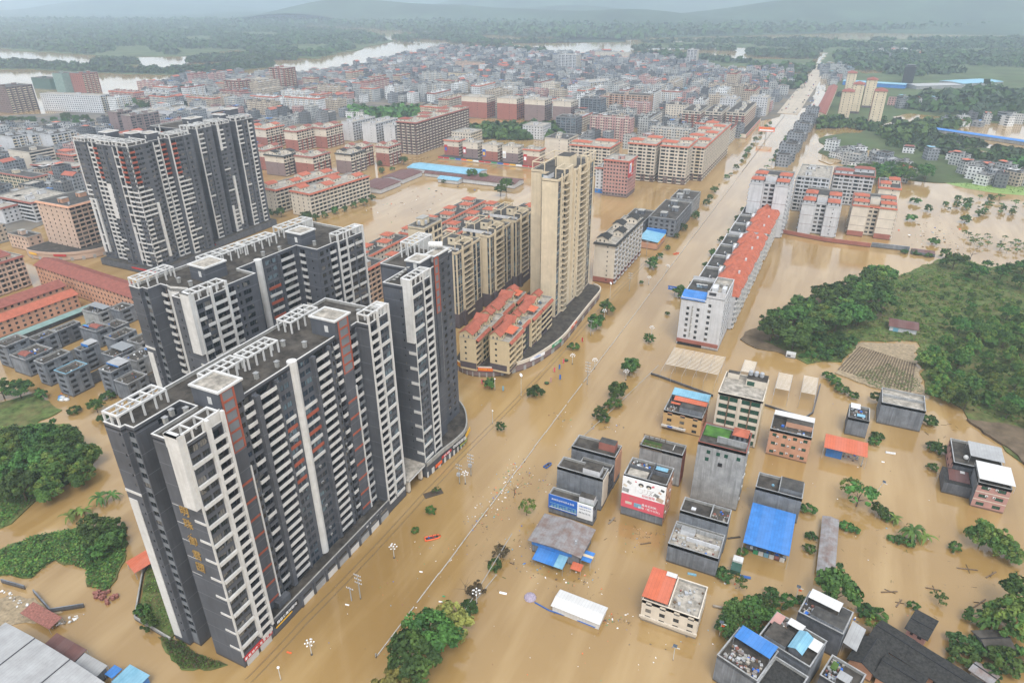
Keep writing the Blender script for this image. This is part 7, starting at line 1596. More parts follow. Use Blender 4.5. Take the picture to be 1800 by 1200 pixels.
for (_,x,y,a,i) in RESTH: b.add(ARCH[i][0], Matrix.Translation((x,y,.2)) @ Matrix.Rotation(a,4,'Z'))
stuff(b.build('old_town_houses'))
# ------------------------------------------------------------------ trees
B4 = ['broad0','broad1','broad2','broad3','broad4','broad5']
G1 = px([(1322,604),(1345,612),(1402,622),(1450,588),(1540,568),(1562,525),(1540,495),(1470,520),(1420,545),(1370,570)])
grove('tall dark green tree of the dense grove beside the orange roofed row', scatter(G1,7.2,3), B4, .95,1.5,'dense grove beside the orange roofed row')
# single trees by their water-level point: px, py, kind, scale, label
ONE = [(737,1185,'broad0',1.5,'big dark round tree in the median near the bottom edge'),(760,1150,'broad3',1.25,'big dark tree behind the biggest one in the bottom median'),(778,1120,'round0',1.35,'dark round tree between the big median tree and the pale one'),
 (700,1230,'pale0',1.9,'pale yellow green tree at the bottom edge of the median'),(792,1112,'pale1',1.75,'pale yellow green tree behind the big dark median trees'),(826,1072,'bush0',1.9,'dark drowned hedge bush with lamp globes, in the bottom median'),(838,1050,'brown0',1.35,'brown dead leaved tree in the bottom median'),
 (870,1000,'bush1',1.7,'dark drowned bush beside a fallen pole in the median'),(880,980,'brown0',1.1,'brown twiggy bush further along the median'),(926,905,'sparse1',1.1,'light green young tree beside the drifting rubbish'),
 (1106,660,'broad1',.82,'leafy tree with pale top in the median by the greenhouse frame'),(1112,652,'pale1',1.0,'pale green tree just behind the leafy median tree'),(1086,700,'round1',1.3,'round tree leaning over the water in the median'),(1078,716,'bush2',2.0,'low drowned bush in front of the round leaning tree'),(1055,735,'round2',.9,'small dark tree beside the drifted blue rubbish'),(1062,740,'bush1',1.4,'flattened bush under the drifted blue rubbish'),
 (1067,552,'round0',1.45,'dark round street tree opposite the beige tower, beside the globe lamp'),(1048,578,'round1',1.35,'street tree growing beside the white globe lamp in mid street'),(1046,522,'bush2',1.3,'small street tree at the end of the curved terrace'),(1140,602,'round2',.85,'dark small tree with lamp globes, left of the white corner building'),(1145,467,'round0',1.25,'flat topped street tree beside the pale grey commercial block'),(1192,522,'round1',1.2,'dark street tree beside the blue direction sign'),(1173,553,'bush1',1.0,'tiny bush by the wrecked lamp in mid street'),
 (861,682,'round2',.9,'small dark tree in front of the curved terrace of shops'),(880,755,'round2',.62,'small round tree alone in the brown water by the narrow tower'),(940,695,'bush0',2.2,'flat hedge island around the utility pole'),(1008,614,'bush1',1.9,'flat hedge island around the globe lamp'),(757,900,'bush2',1.1,'little bush below the drifting grey raft'),(730,934,'bush1',.9,'little bush in the brown water left of the orange boat'),(768,868,'sparse0',.55,'sapling on the drifting grey raft'),
 (1467,1060,'round0',2.05,'large round tree with fine leaves beside the rusty corrugated shed'),(1505,890,'sparse0',2.0,'spreading thin tree in the flood right of the blue roofed shed'),(1492,868,'sparse1',1.2,'thin light green tree left of the spreading thin tree'),(1545,905,'round1',.95,'small dark tree right of the spreading thin tree'),(1560,912,'bush1',1.5,'bush right of the small dark tree in the flood'),(1572,918,'banana0',1.0,'banana plant right of the bush in the flood'),(1600,945,'banana1',1.35,'large banana clump standing in the flood, left one'),(1624,950,'banana0',1.25,'large banana clump standing in the flood, right one'),
 (1566,948,'bush2',.9,'small round bush left of the banana clumps, first of three'),(1580,952,'bush0',1.2,'small round bush left of the banana clumps, second of three'),(1598,958,'bush1',1.1,'small round bush left of the banana clumps, third of three'),(1677,965,'bush2',1.3,'bush left of the feathery bamboo on the right'),(1720,960,'bamboo0',1.05,'feathery bamboo clump in the flood on the right, left one'),(1748,972,'bamboo1',1.0,'feathery bamboo clump in the flood on the right, middle one'),(1776,988,'bamboo0',.9,'feathery bamboo clump in the flood on the right, right one'),
 (1765,1110,'bamboo1',1.35,'dark bamboo tree mass at the right edge above the worn roofed house'),(1790,1085,'broad1',1.1,'bushy tree at the right edge above the dark bamboo'),(1740,1105,'banana1',1.5,'banana clump with broad dark leaves left of the dark bamboo'),(1712,1095,'bush1',2.3,'bush at the left foot of the banana clump'),(1695,1140,'bush0',2.4,'green bush in front of the worn roofed house, upper one'),(1690,1160,'bush2',2.4,'green bush in front of the worn roofed house, lower one'),(1735,1150,'bush1',2.0,'leafy bush left of the worn roof'),(1760,1170,'bush2',2.6,'leafy bush below the worn roof'),(1785,1165,'bush1',2.4,'leafy bush at the right edge below the worn roof'),(1735,1190,'bush0',1.8,'small dark bush beside the patched shack'),(1650,1060,'sparse0',.7,'thin young tree in the flood above the pink shed'),(1604,1068,'bush1',1.0,'small bush caught in a broken frame above the pink shed'),(1521,1078,'bush0',1.5,'dark round shrub by the pale sheet house, left of two'),(1543,1086,'bush2',1.6,'dark round shrub by the pale sheet house, right of two'),(1533,1110,'sparse1',.8,'light leafy sapling beside the black roof line end'),
 (1270,1015,'bush0',1.6,'round bush beside the rubble roof house'),(1300,1032,'sparse0',.8,'small leafy tree above the bottom grove'),(1420,900,'bush1',1.6,'bright round bush right of the blue roofed shed'),(1424,945,'bush0',1.1,'small bush by the corrugated shed, upper of two'),(1422,968,'bush2',1.3,'small bush by the corrugated shed, lower of two'),(1304,973,'bush1',1.2,'bush at the corner of the blue roofed shed'),(1488,930,'bush2',1.5,'bright bush right of the corrugated shed, left of two'),(1502,935,'bush1',1.1,'bright bush right of the corrugated shed, right of two'),(1536,780,'bush1',1.7,'bush in line below the grey bare house, top'),(1542,770,'bush0',1.5,'bush in line below the grey bare house, middle'),(1638,825,'bush2',1.4,'small tree on the flooded path by the pink house'),(1632,745,'bush1',1.9,'round bush at the corner of the grey bare house'),(1640,790,'bush0',1.8,'bush left of the pink house, left of two'),(1652,795,'bush2',1.8,'bush left of the pink house, right of two'),(1505,735,'bush1',1.2,'bush beside the washing terrace house'),
 (38,700,'broad2',.95,'dark tree at the left edge beside the cement houses'),(8,700,'broad0',1.0,'dark tree cut by the left edge beside the cement houses'),(75,700,'round1',1.0,'bright tree beside the nearest cement house on the left'),(132,725,'bush1',1.7,'low bush in the flood left of the lettered tower'),(172,725,'broad1',.6,'dark tree in the flood left of the lettered tower, upper'),(190,700,'bush0',2.2,'bush among white sheets left of the lettered tower'),(185,745,'broad2',.5,'dark small tree close to the lettered tower wall'),(265,1105,'round0',.8,'round garden tree at the foot of the lettered tower'),(252,1080,'bush1',1.6,'bright garden shrub at the foot of the lettered tower'),
 (1662,455,'round0',1.25,'lone dark round tree in the flood above the shrub field'),(1612,448,'bush0',1.7,'clipped round bush in the flood, second of four in a line'),(1632,452,'bush2',1.6,'clipped round bush in the flood, third of four in a line'),(1590,445,'bush0',1.8,'clipped round bush in the flood, first of four in a line'),(1606,446,'bush1',1.5,'bush behind the line of clipped round bushes'),(1695,392,'round1',1.2,'dark tree in the flooded orchard, tallest'),(1630,372,'round2',1.0,'dark tree in the flooded orchard left of the tallest'),(1608,358,'bush1',2.6,'wide bush in the flood right of the cream block'),(1601,388,'bush2',2.4,'dark low bush mass right of the cream block'),(1720,380,'round0',1.0,'dark tree in the flooded orchard right of the tallest'),(1640,430,'bush1',2.6,'flat green bush heap with debris in the flood')]
for (a,c,k,s,lab) in ONE:
    x, y = ground(a,c); tree(k,x,y,s,lab,'shrub' if k.startswith('bush') else 'plant' if k.startswith('banana') else 'tree', z=-.1)
x, y = ground(1705,458); tree('bare0',x,y,1.6,'bare leafless tree standing in the flood beside the lone round tree')
x, y = ground(905,870); tree('bare0',x,y,1.1,'bare twiggy tree among the drifting rubbish by the billboard house'); x, y = ground(1058,725); tree('bare0',x,y,1.0,'bare twiggy tree with lamp globes in the median'); x, y = ground(818,1040); tree('bare0',x,y,.9,'fallen bare branches left of the brown median tree')
grove('dark tree of the thicket left of the lettered tower', scatter(px([(-30,870),(40,900),(110,885),(165,850),(170,815),(110,790),(20,790),(-30,800)]),6.5,5), B4+['bamboo0'], .95,1.35,'thicket left of the lettered tower')
grove('bushy tree of the clump beside the orange awning', scatter(px([(135,960),(175,985),(225,975),(232,930),(190,915),(145,930)]),5.5,6), ['round0','round1','round2'], .95,1.35,'clump beside the orange awning')
grove('banana plant behind the clump beside the orange awning', [ground(*p) for p in ((125,915),(150,905),(180,885),(200,880),(135,905))], ['banana0','banana1'], .9,1.2,'banana plants left of the lettered tower','plant')
grove('leafy tree of the grove beside the cream house in front', scatter(px([(1265,1110),(1300,1130),(1360,1115),(1380,1100),(1340,1070),(1280,1085)]),3.4,7), ['round0','round1','round2'], .7,1.1,'grove at the bottom right')
grove('low citrus tree in the flood above the bottom right grove', [ground(*p) for p in ((1335,1060),(1345,1075),(1385,1062),(1372,1068),(1410,1060),(1355,1050))], ['bush0','bush1'], 1.0,1.7,'low trees above the bottom right grove','tree')
grove('tree of the dense thicket on the right slope', scatter(px([(1620,640),(1640,700),(1690,720),(1760,740),(1860,770),(1860,620),(1780,560),(1700,575)]),6.2,8), ['bamboo0','bamboo1','broad1','round0'], .6,1.0,'thicket on the right slope')
grove('tree along the top edge of the shrub field', scatter(px([(1655,466),(1700,462),(1760,480),(1860,480),(1860,520),(1760,510),(1690,490)]),8,9), ['broad0','round0','round1'], .6,1.1,'trees along the shrub field')
grove('pale shrub of the shrub field on the right', scatter(px([(1565,505),(1600,488),(1680,480),(1760,520),(1860,560),(1700,570),(1620,600),(1580,590)]),4.6,10,150), ['palebush0','palebush1','bush1','palebush0'], .9,1.5,'shrubs of the field on the right','shrub')
grove('dark shrub between the grove and the ridged field', scatter(px([(1395,625),(1440,634),(1478,630),(1500,604),(1470,590),(1420,600)]),4,11), ['bush0','bush1'], 1.1,2.0,'shrubs between grove and ridged field','shrub')
grove('shrub left of the ridged field', [ground(*p) for p in ((1455,665),(1470,680),(1480,690),(1465,672),(1500,700),(1540,705))], ['bush1','bush2'], 1.2,2.0,'shrubs left of the ridged field','shrub')
grove('thin drowned sapling of the flooded orchard', scatter(px([(1690,410),(1800,425),(1870,440),(1870,470),(1800,452),(1700,432)]),5.5,12,46), ['sparse0','sparse0','bush0'], .45,.75,'saplings of the flooded orchard','sapling',name='sapling')
grove('drowned orchard shrub below the dark wall line', scatter(px([(1660,345),(1760,352),(1870,365),(1870,385),(1740,378),(1660,372)]),7,13,34), ['bush1','round2','sparse0'], .6,1.1,'shrubs of the flooded orchard','shrub',name='shrub')
forest('park_trees',[px([(826,228),(975,224),(985,243),(900,246),(835,244)])],6.2,5.2,37,('leaf_dark','leaf_mid'),34,1.15)
forest('park_trees',[px([(610,200),(745,196),(752,205),(700,208),(615,208)])],7.0,5.5,37,('leaf_dark','leaf_mid'),34,1.15)
grove('waterside tree in front of the long white block', scatter(px([(-40,222),(60,218),(210,214),(212,226),(80,232),(-40,236)]),13,16,40), ['broad0','round0'], .9,1.4,'waterside trees at the far left')
grove('tree right of the long white block', scatter(px([(190,190),(255,182),(270,196),(225,204)]),12,17,24), B4, 1.1,1.6,'trees right of the long white block')
grove('dark tree left of the dark tower pair', scatter(px([(95,278),(140,270),(148,284),(110,292)]),9,18,14), B4, .9,1.3,'trees left of the dark tower pair')
forest('village_trees',[px([(1440,268),(1490,258),(1560,262),(1700,285),(1860,300),(1860,322),(1700,318),(1600,300),(1500,300),(1450,290)])],8.0,4.8,37,('leaf_dark','leaf_mid'),34,1.15,thin=-.5)
grove('tree behind the white and cream blocks on the right', scatter(px([(1470,318),(1520,310),(1600,308),(1640,316),(1640,322),(1560,325),(1480,330)]),9,20,30), B4, 1.0,1.5,'trees behind the white and cream blocks')
forest('village_trees',[px([(1545,238),(1600,222),(1660,214),(1700,222),(1650,232),(1620,246),(1560,250)])],8.0,5.0,37,('leaf_dark','leaf_mid'),34,1.15,thin=-.5)
forest('village_trees',[px([(1435,228),(1480,224),(1540,232),(1560,214),(1530,205),(1440,214)])],8.0,4.6,37,('leaf_dark','leaf_mid'),34,1.15,thin=-.5)
for i in range(26):                                             # planted line along the west kerb and the median, far part of the street
    y = 380+i*24+rnd.uniform(-6,6)
    tree(rnd.choice(['round0','round2','bush2']), -97+rnd.uniform(-2,2), y, rnd.uniform(.6,1.1), 'small street tree along the west kerb of the flooded street, in the far line', 'tree', 'street trees along the west kerb', name='street_tree')
for i in range(20):
    y = 360+i*30+rnd.uniform(-8,8)
    tree(rnd.choice(['round0','sparse0','round1']), -66+rnd.uniform(-2,2), y, rnd.uniform(.6,1.15), 'small street tree along the east kerb of the flooded street, in the far line', 'tree', 'street trees along the east kerb', name='street_tree')
for i,(a,c) in enumerate(((470,388),(484,380),(495,382),(540,392),(556,388),(572,384),(590,376),(606,372),(622,366),(640,362),(655,352),(640,295),(668,292),(690,300),(690,285),(672,305),(710,290))):
    x, y = ground(a,c); tree(rnd.choice(['round0','round1','broad1']),x,y,rnd.uniform(.7,1.1),'one of the trees at the foot of the cream flats with red dormers','tree','trees at the foot of the cream flats')
for i,(a,c) in enumerate(((830,318),(860,322),(880,345),(890,338),(905,328),(850,320),(780,322))):
    x, y = ground(a,c); tree(rnd.choice(['round0','broad1']),x,y,rnd.uniform(.8,1.2),'one of the trees in the flooded yard beside the brown market roof','tree','trees in the flooded yard')
# masses nobody could count
forest('peninsula_woods',[px([(-60,80),(150,96),(330,97),(420,86),(480,98),(560,102),(640,82),(685,72),(640,60),(500,46),(300,42),(-60,44)])],17,9.5,31,k=11,thin=-1.1,holes=[px([(290,86),(430,88),(432,100),(330,102)])],maxn=15000)
forest('river_woods',[px([(-60,110),(60,112),(150,119),(240,125),(335,123),(478,108),(478,118),(330,131),(150,127),(60,121),(-60,121)]),px([(158,113),(180,117),(243,114),(238,107),(182,106)]),px([(330,112),(440,106),(520,106),(520,96),(420,98),(335,104)])],8.5,7,32,k=14)
forest('country_woods',[px([(1112,86),(1300,84),(1440,92),(1440,104),(1300,100),(1120,96)]),px([(1120,76),(1290,72),(1500,72),(1860,68),(1860,84),(1500,90),(1300,80)]),px([(1465,96),(1560,88),(1700,96),(1860,88),(1860,130),(1700,128),(1600,138),(1480,118)]),px([(1320,118),(1440,118),(1425,152),(1380,158),(1320,140)]),px([(1545,196),(1620,172),(1720,160),(1860,150),(1860,200),(1700,206),(1600,206)]),px([(1430,160),(1470,160),(1480,176),(1440,180)]),px([(760,94),(860,82),(960,92),(940,104),(840,96)]),px([(1130,100),(1260,96),(1320,112),(1210,108)]),px([(690,66),(760,62),(900,72),(1010,74),(880,78),(700,74)])],13,8,33,k=11,maxn=6500,thin=-.75,holes=[px([(1440,92),(1462,92),(1432,165),(1405,165)]),px([(1478,135),(1770,138),(1770,160),(1478,160)])])
forest('far_shore_woods',[px([(560,46),(760,60),(1060,71),(1100,72),(1200,64),(1500,57),(1870,48),(1870,40),(1400,41),(900,37),(560,38),(0,36),(0,40)])],34,15,34,k=8,maxn=9000)
forest('town_trees',[px([(200,190),(700,180),(1300,140),(1300,200),(760,206)])],58,4.5,35,k=16,maxn=420)
forest('village_woods',[px([(1450,292),(1500,286),(1600,300),(1720,322),(1860,330),(1860,318),(1700,308),(1560,280),(1450,275)]),px([(1560,250),(1640,240),(1790,268),(1860,282),(1860,300),(1700,290),(1560,268)]),px([(1565,222),(1640,206),(1860,206),(1860,214),(1700,214),(1600,222)])],10,4.8,36,k=20,thin=-.35,holes=[px([(1500,264),(1560,260),(1570,272),(1500,280)]),px([(1690,260),(1740,266),(1740,278),(1690,272)])])
# ground cover
def cover(name, polys, n, size, m, seed, h=.5, z=.45):
    rg = np.random.default_rng(seed); P = []
    for poly in polys:
        q = random.Random(seed); xs = [p[0] for p in poly]; ys = [p[1] for p in poly]; c = 0
        while c < n:
            x, y = q.uniform(min(xs),max(xs)), q.uniform(min(ys),max(ys))
            if inside(x,y,poly): P.append((x,y,z+q.random()**2*h)); c += 1
    P = np.array(P); Nn = np.tile(np.array([0,0,1.0]),(len(P),1)); o = link(name, quads_mesh(name, leaf_quads(rg,P,Nn,size), list(m), rg.integers(0,len(m),len(P)))); return stuff(o)
FB = px([(1345,598),(1420,638),(1480,634),(1510,600),(1612,602),(1626,688),(1690,716),(1760,740),(1870,770),(1870,464),(1740,472),(1690,454),(1650,458),(1562,494),(1556,545),(1450,570)])
cover('weeds',[FB],10000,.9,['grass_leaf','grass_leaf','leaf_light','leaf_mid'],41,1.1)
cover('weeds',[px([(0,968),(60,943),(140,928),(222,928),(220,975),(190,1038),(155,1030),(150,1000),(95,984),(55,1015),(0,1010)]),px([(0,750),(120,748),(172,800),(120,848),(60,878),(20,915),(0,930)])],5200,.62,['grass_leaf','leaf_mid','leaf_light','leaf_dark'],42,1.1)
cover('hedge',[[(-175,98),(-170.4,91.4),(-157.6,78.6),(-144,78),(-144,83.4),(-153,89),(-159,98)]],1500,.4,['grass_leaf','leaf_mid','leaf_light'],43,1.0)
cover('weeds',[px([(282,1120),(320,1127),(345,1150),(395,1168),(368,1174),(318,1174),(300,1150)])],1500,.45,['grass_leaf','leaf_mid','leaf_brown'],44,.9,.3)
cover('grass',[px([(1660,306),(1720,312),(1870,326),(1870,350),(1720,332),(1668,322)])],900,1.2,['leaf_light','grass_leaf'],45,.1,.14)
cover('crop_rows',[px([(1500,660),(1560,640),(1612,665),(1622,690),(1540,682)])],1400,.4,['leaf_mid','grass_leaf'],46,.35,.7)
# ------------------------------------------------------------------ street things standing in the flood
r = thing('median_rail','long pale median guard rail running up the middle of the flooded street','guard rail',(-88,0,0))
b = MB(); q = random.Random(9); y = 97.0
while y < 690:
    L_ = q.uniform(7,16); dx = q.uniform(-.10,.10); z = q.uniform(-.08,.05); b.box(-.12+dx,.12+dx,y,y+L_-.08,.1+z,.42+z,'rail_paint'); y += L_+(q.uniform(.5,2.5) if q.random() < .12 else 0)
b.build('rail', r)
b = MB(); b.box(-.1,.1,690,1080,.1,.42,'dark_metal'); b.build('rail', r)
b = MB(); b.box(-.13,.13,96.3,96.7,-1,1.6,'concrete'); b.build('end_post', r)
def globe_lamp():
    r = link('street_lamp', None); b = MB(); b.tube([(0,0,-1.2),(0,0,5.2)],.16,'white_paint',8,.1); b.box(-.3,.3,-.3,.3,-1.2,.25,'dark_metal'); b.build('pole', r)
    k = 0
    for ring, n, z in ((1.35,6,5.3),(.75,4,6.1)):
        for i in range(n):
            a = 2*PI*i/n+ring; p = (math.cos(a)*ring,math.sin(a)*ring,z); b = MB(); b.tube([(0,0,z-.7),p],.045,'white_paint',5); b.build('arm', r)
            b = MB(); b.ball((p[0],p[1],z+.2),.27,'sign_white',10,6); g = b.build('globe', r)
    return r
def copy_tree(o, parent=None):
    c = o.copy(); S.collection.objects.link(c); c.parent = parent
    for ch in list(o.children): copy_tree(ch, c)
    return c
GL = globe_lamp(); first = True
for (a,c,lab) in ((693,980,'in the brown water left of the lettered tower middle'),(548,1150,'nearest the bottom edge in front of the lettered tower'),(818,850,'beside the transformer poles near the narrow tower'),(1006,640,'standing in the flat hedge island in mid street'),(1045,648,'beside the utility pole in the hedge island'),(1062,560,'beside the street tree opposite the beige tower'),(1006,850,'left of the rearmost grey billboard house'),(838,1060,'buried in the drowned median hedge'),(1100,668,'growing out of the leafy median tree'),(1145,590,'left of the white corner building'),(1140,500,'in the line of lamps beside the grey commercial block'),(1170,480,'tilted in mid street near the direction sign')):
    x, y = ground(a,c); o = GL if first else copy_tree(GL); first = False; o.location = (x,y,0); o.rotation_euler.z = rnd.uniform(0,6); tag(o,'white globe street lamp, '+lab,'street lamp','globe street lamps'); o.scale = (.86,)*3
    if 'tilted' in lab: o.rotation_euler.x = .3
def pole(label, a, c, h, arms=2, m='concrete', box=False):
    x, y = ground(a,c); r = thing('utility_pole',label,'utility pole',(x,y,0)); b = MB(); b.tube([(0,0,-1.2),(0,0,h)],.19,m,8,.12); b.build('pole', r)
    for k in range(arms):
        b = MB(); b.box(-1.3,1.3,-.08,.08,h-.7-k*1.5,h-.55-k*1.5,'steel'); o = b.build('crossarm', r)
        b = MB()
        for j in (-1.1,-.4,.4,1.1): b.tube([(j,0,h-.55-k*1.5),(j,0,h-.2-k*1.5)],.07,'sign_white',6)
        b.build('insulator', o)
    if box: bx(r,'transformer',-.6,.6,-.9,-.1,h*.45,h*.45+1.2,'steel')
    return r
pole('utility pole with crossarms nearest the bottom edge',634,1052,10,3); pole('short grey pole beside the nearest utility pole',618,1055,5.5,1,'steel')
pole('utility pole carrying a transformer beside the narrow tower, left of two',808,850,9,2,box=True); pole('utility pole carrying a transformer beside the narrow tower, right of two',828,836,10,3,box=True)
pole('utility pole in the flat hedge island beside the curved terrace',1032,676,12,4); pole('utility pole beside the pale grey commercial block',1106,512,12,3); pole('utility pole further along the grey commercial block',1136,450,11,2)
pole('utility pole leaning behind the street trees opposite the beige tower',1038,590,9,1)
for (lab,a,c,h) in (('tall white mast lamp in front of the curved terrace of shops',916,697,11),('white lamp post in front of the curved terrace, left of the mast lamp',870,686,6),('tall white lamp at the corner of the pale grey commercial block',1072,526,10),('white arm lamp beside the small round tree by the narrow tower',866,745,6.5),('white arm lamp at the bottom edge of the photo',494,1195,5)):
    x, y = ground(a,c); r = thing('street_lamp',lab,'street lamp',(x,y,0)); b = MB(); b.tube([(0,0,-1.2),(0,0,h)],.13,'white_paint',8,.08); b.build('pole', r); b = MB(); b.tube([(0,0,h),(.2,0,h+.15)],.9 if h > 9 else .35,'sign_white',12,.6 if h > 9 else .3); b.build('lamp_head', r)
for (lab,a,c,s) in (('solar street lamp with a small red flag beside the bottom right grove',1264,1118,0),('solar street lamp with a red flag above the white roof sheet',1398,1055,0),('solar street lamp right of the cream house in front',1183,1160,0),('leaning solar lamp beside the spreading thin tree',1540,866,.25)):
    x, y = ground(a,c); r = thing('solar_lamp',lab,'street lamp',(x,y,0)); r.rotation_euler.y = s; b = MB(); b.tube([(0,0,-1.2),(0,0,5.6)],.09,'white_paint',7); b.build('pole', r); b = MB(); b.obox(Matrix.Translation((0,0,5.7)) @ Matrix.Rotation(.5,4,'X'),1.1,.8,.06,'glass_blue'); b.build('solar_panel', r); b = MB(); b.box(.1,1.3,-.1,.1,5.1,5.2,'white_sheet'); b.build('lamp_head', r)
    if 'flag' in lab: bx(r,'flag',.1,1.0,-.02,.02,4.1,4.7,'orange_plastic')
r = thing('direction_sign','blue road direction sign beside the dark street tree','sign',(*ground(1185,520),0)); bx(r,'post',-.12,.12,-.12,.12,-1.2,5,'steel'); bx(r,'panel',-4,1,-.2,-.12,3.6,6,'sign_blue'); text('letter','← 浦城 县府 →',.7,'sign_white',r,(-1.5,-.23,4.9),FACE_S,.01)
r = thing('billboard','orange and yellow billboard beside the far cream blocks','billboard',(*ground(1345,245),0)); bx(r,'post',-.6,.6,-.4,.4,-1,9,'steel'); bx(r,'panel',-9,9,-.6,.2,9,14,'orange_plastic'); bx(r,'picture',-8,8,-.7,-.6,9.6,11.4,'sign_white'); text('letter','五 彩 陶 瓷',2.2,'sign_yellow',r,(0,-.75,12.6),FACE_S,.02)
for i,(a,c,m,mm) in enumerate(((967,673,'pink_wall','grey'),(983,668,'sign_blue','blue'),(973,655,'sign_pink','pink'),(982,650,'sign_blue','dark blue'),(989,640,'sign_pink','pale pink'),(1022,602,'sign_red','red'),(883,688,'sky_sheet','sky blue'),(846,676,'sign_pink','crimson'))):
    x, y = ground(a,c); r = thing('banner_flag','upright %s advertising flag standing in the water, %s'%(mm,('beside the utility pole island','second from the utility pole island','third along the curved terrace','fourth along the curved terrace','fifth along the curved terrace','farthest along the curved terrace','in front of the terrace corner','left of the small dark tree')[i]),'flag',(x,y,0),.4)
    b = MB(); b.tube([(0,0,-1),(0,0,3.0)],.04,'steel',5); b.build('pole', r); bx(r,'flag',.03,.75,-.02,.02,.5,2.9,m)
for i,(a,c) in enumerate(((961,674),(995,634))):
    x, y = ground(a,c); r = thing('planter','round black planter tub drifting by the curved terrace, %s'%('near the pole island','near the pale pink flag')[i],'planter',(x,y,0)); b = MB(); b.tube([(0,0,-.3),(0,0,.5)],.9,'black',14,1.15); b.ball((0,0,.45),.9,'leaf_dark',10,5,(1,1,.3)); b.build('tub', r)
# power cables
for i,(xa,za,xb) in enumerate(((-109,8.6,-98),(-108,9.6,-97),(-107,8.8,-96),(-106,9.8,-95))):
    b = MB(); pts = []; ys = [72,92,150,172,300,345,420,520]
    for k in range(len(ys)-1):
        for j in range(8):
            t = j/8; pts.append((xa+(xb-xa)*((ys[k]+(ys[k+1]-ys[k])*t)-72)/450, ys[k]+(ys[k+1]-ys[k])*t, za-4*t*(1-t)*.03*(ys[k+1]-ys[k])*.4))
    b.tube(pts,.035,'dark_metal',4,cap=False); tag(b.build('power_cable'),'thin black overhead cable along the west side of the street, %s of four'%('lowest outer','highest outer','lowest inner','highest inner')[i],'cable')
for i,(P,Q) in enumerate((((-73,96,1.2),(-73,150,5)),((-75,205,1.0),(-60,282,3)),((-74,118,.6),(-71,135,2)))):
    b = MB(); b.tube([P,((P[0]+Q[0])/2,(P[1]+Q[1])/2,(P[2]+Q[2])/2-.6),Q],.12,'concrete',6); tag(b.build('fallen_pole'),'grey fallen pole lying across %s'%('the dark median trees','the round leaning median trees','the brown median bushes')[i],'pole')
# ------------------------------------------------------------------ boats and people
def person(label, loc, rz, shirt, sit=True):
    """one continuous skinned body"""
    r = thing('person', label, 'person', loc, rz); me = bpy.data.meshes.new('body')
    if sit: J = [(0,0,.12),(0,0,.42),(0,-.02,.60),(0,-.02,.74),(.11,0,.10),(.14,-.42,.22),(.14,-.46,-.18),(-.11,0,.10),(-.14,-.42,.22),(-.14,-.46,-.18),(.2,-.02,.56),(.28,-.12,.32),(.2,-.34,.28),(-.2,-.02,.56),(-.28,-.12,.32),(-.2,-.34,.28)]
    else: J = [(0,0,.95),(0,0,1.25),(0,0,1.42),(0,0,1.54),(.1,0,.88),(.12,-.03,.48),(.12,0,.05),(-.1,0,.88),(-.12,-.03,.48),(-.12,0,.05),(.2,0,1.38),(.27,-.05,1.1),(.25,-.22,.95),(-.2,0,1.38),(-.27,-.05,1.1),(-.25,-.22,.95)]
    E = [(0,1),(1,2),(2,3),(0,4),(4,5),(5,6),(0,7),(7,8),(8,9),(2,10),(10,11),(11,12),(2,13),(13,14),(14,15)]
    R_ = [.15,.16,.11,.06,.10,.08,.055,.10,.08,.055,.07,.055,.04,.07,.055,.04]
    me.from_pydata(J,E,[]); me.materials.append(M(shirt)); o = link('body', me, r); o.modifiers.new('skin','SKIN'); me.skin_vertices.new() if not me.skin_vertices else None
    for i, v in enumerate(me.skin_vertices[0].data): v.radius = (R_[i],R_[i]*.85); v.use_root = i == 0
    s = o.modifiers.new('sub','SUBSURF'); s.levels = 1; s.render_levels = 1
    h = J[3][2]; b = MB(); b.ball((0,-.03,h+.10),.115,'skin',12,8,(.85,.98,1.15)); b.ball((0,-.14,h+.09),.022,'skin',6,4); hd = b.build('head', r, smooth=True)
    b = MB(); b.ball((0,0,h+.14),.12,'black',12,8,(.9,1,1)); b.build('hair', r, smooth=True); return r
def boat(name, label, a, c, rz, L, Wd, m, m2):
    x, y = ground(a,c); r = thing(name, label, 'boat', (x,y,0), rz); b = MB(); P = []
    for j in range(15):
        t = j/14*2-1; P.append((L/2*t, Wd/2*math.sqrt(max(0,1-max(0,t)**3)) if t < .98 else .02))
    for s in (1,-1): b.tube([(p[0],p[1]*s,.22+.12*max(0,p[0]/L)) for p in P],.22,m,8)
    b.tube([(-L/2,-Wd/2,.22),(-L/2,Wd/2,.22)],.22,m,8); b.build('hull', r, smooth=True); bx(r,'floor',-L/2,L/2*.7,-Wd/2+.1,Wd/2-.1,.02,.10,m2)
    for k in (-.25,.15): bx(r,'seat',L*k-.15,L*k+.15,-Wd/2+.15,Wd/2-.15,.25,.32,'wood')
    return r, x, y
bt, x, y = boat('rescue_boat','bright orange inflatable rescue boat crossing the flooded street',761,945,.75,5.2,1.7,'orange_plastic','dark_metal')
for i,(d,m,lab) in enumerate(((-1.5,'sign_blue','person in blue sitting at the stern of the orange boat'),(0,'sign_red','person in red sitting in the middle of the orange boat'),(1.3,'black','person in black sitting near the bow of the orange boat'))): person(lab,(x+d*math.cos(.75),y+d*math.sin(.75),.25),.75-PI/2+PI,m)
bt, x, y = boat('rowing_boat','small dark blue boat drifting beside the rearmost grey house',963,818,1.3,3.6,1.4,'blue_plastic','wood'); person('person in a dark jacket sitting in the small blue boat',(x,y,.25),1.3+PI/2,'black')
bt, x, y = boat('rescue_boat','tiny orange boat far up the street near the grey commercial block',1189,446,1.1,4.6,1.7,'orange_plastic','dark_metal'); person('person in orange sitting in the tiny far boat',(x,y,.25),1.1+PI/2,'orange_plastic')
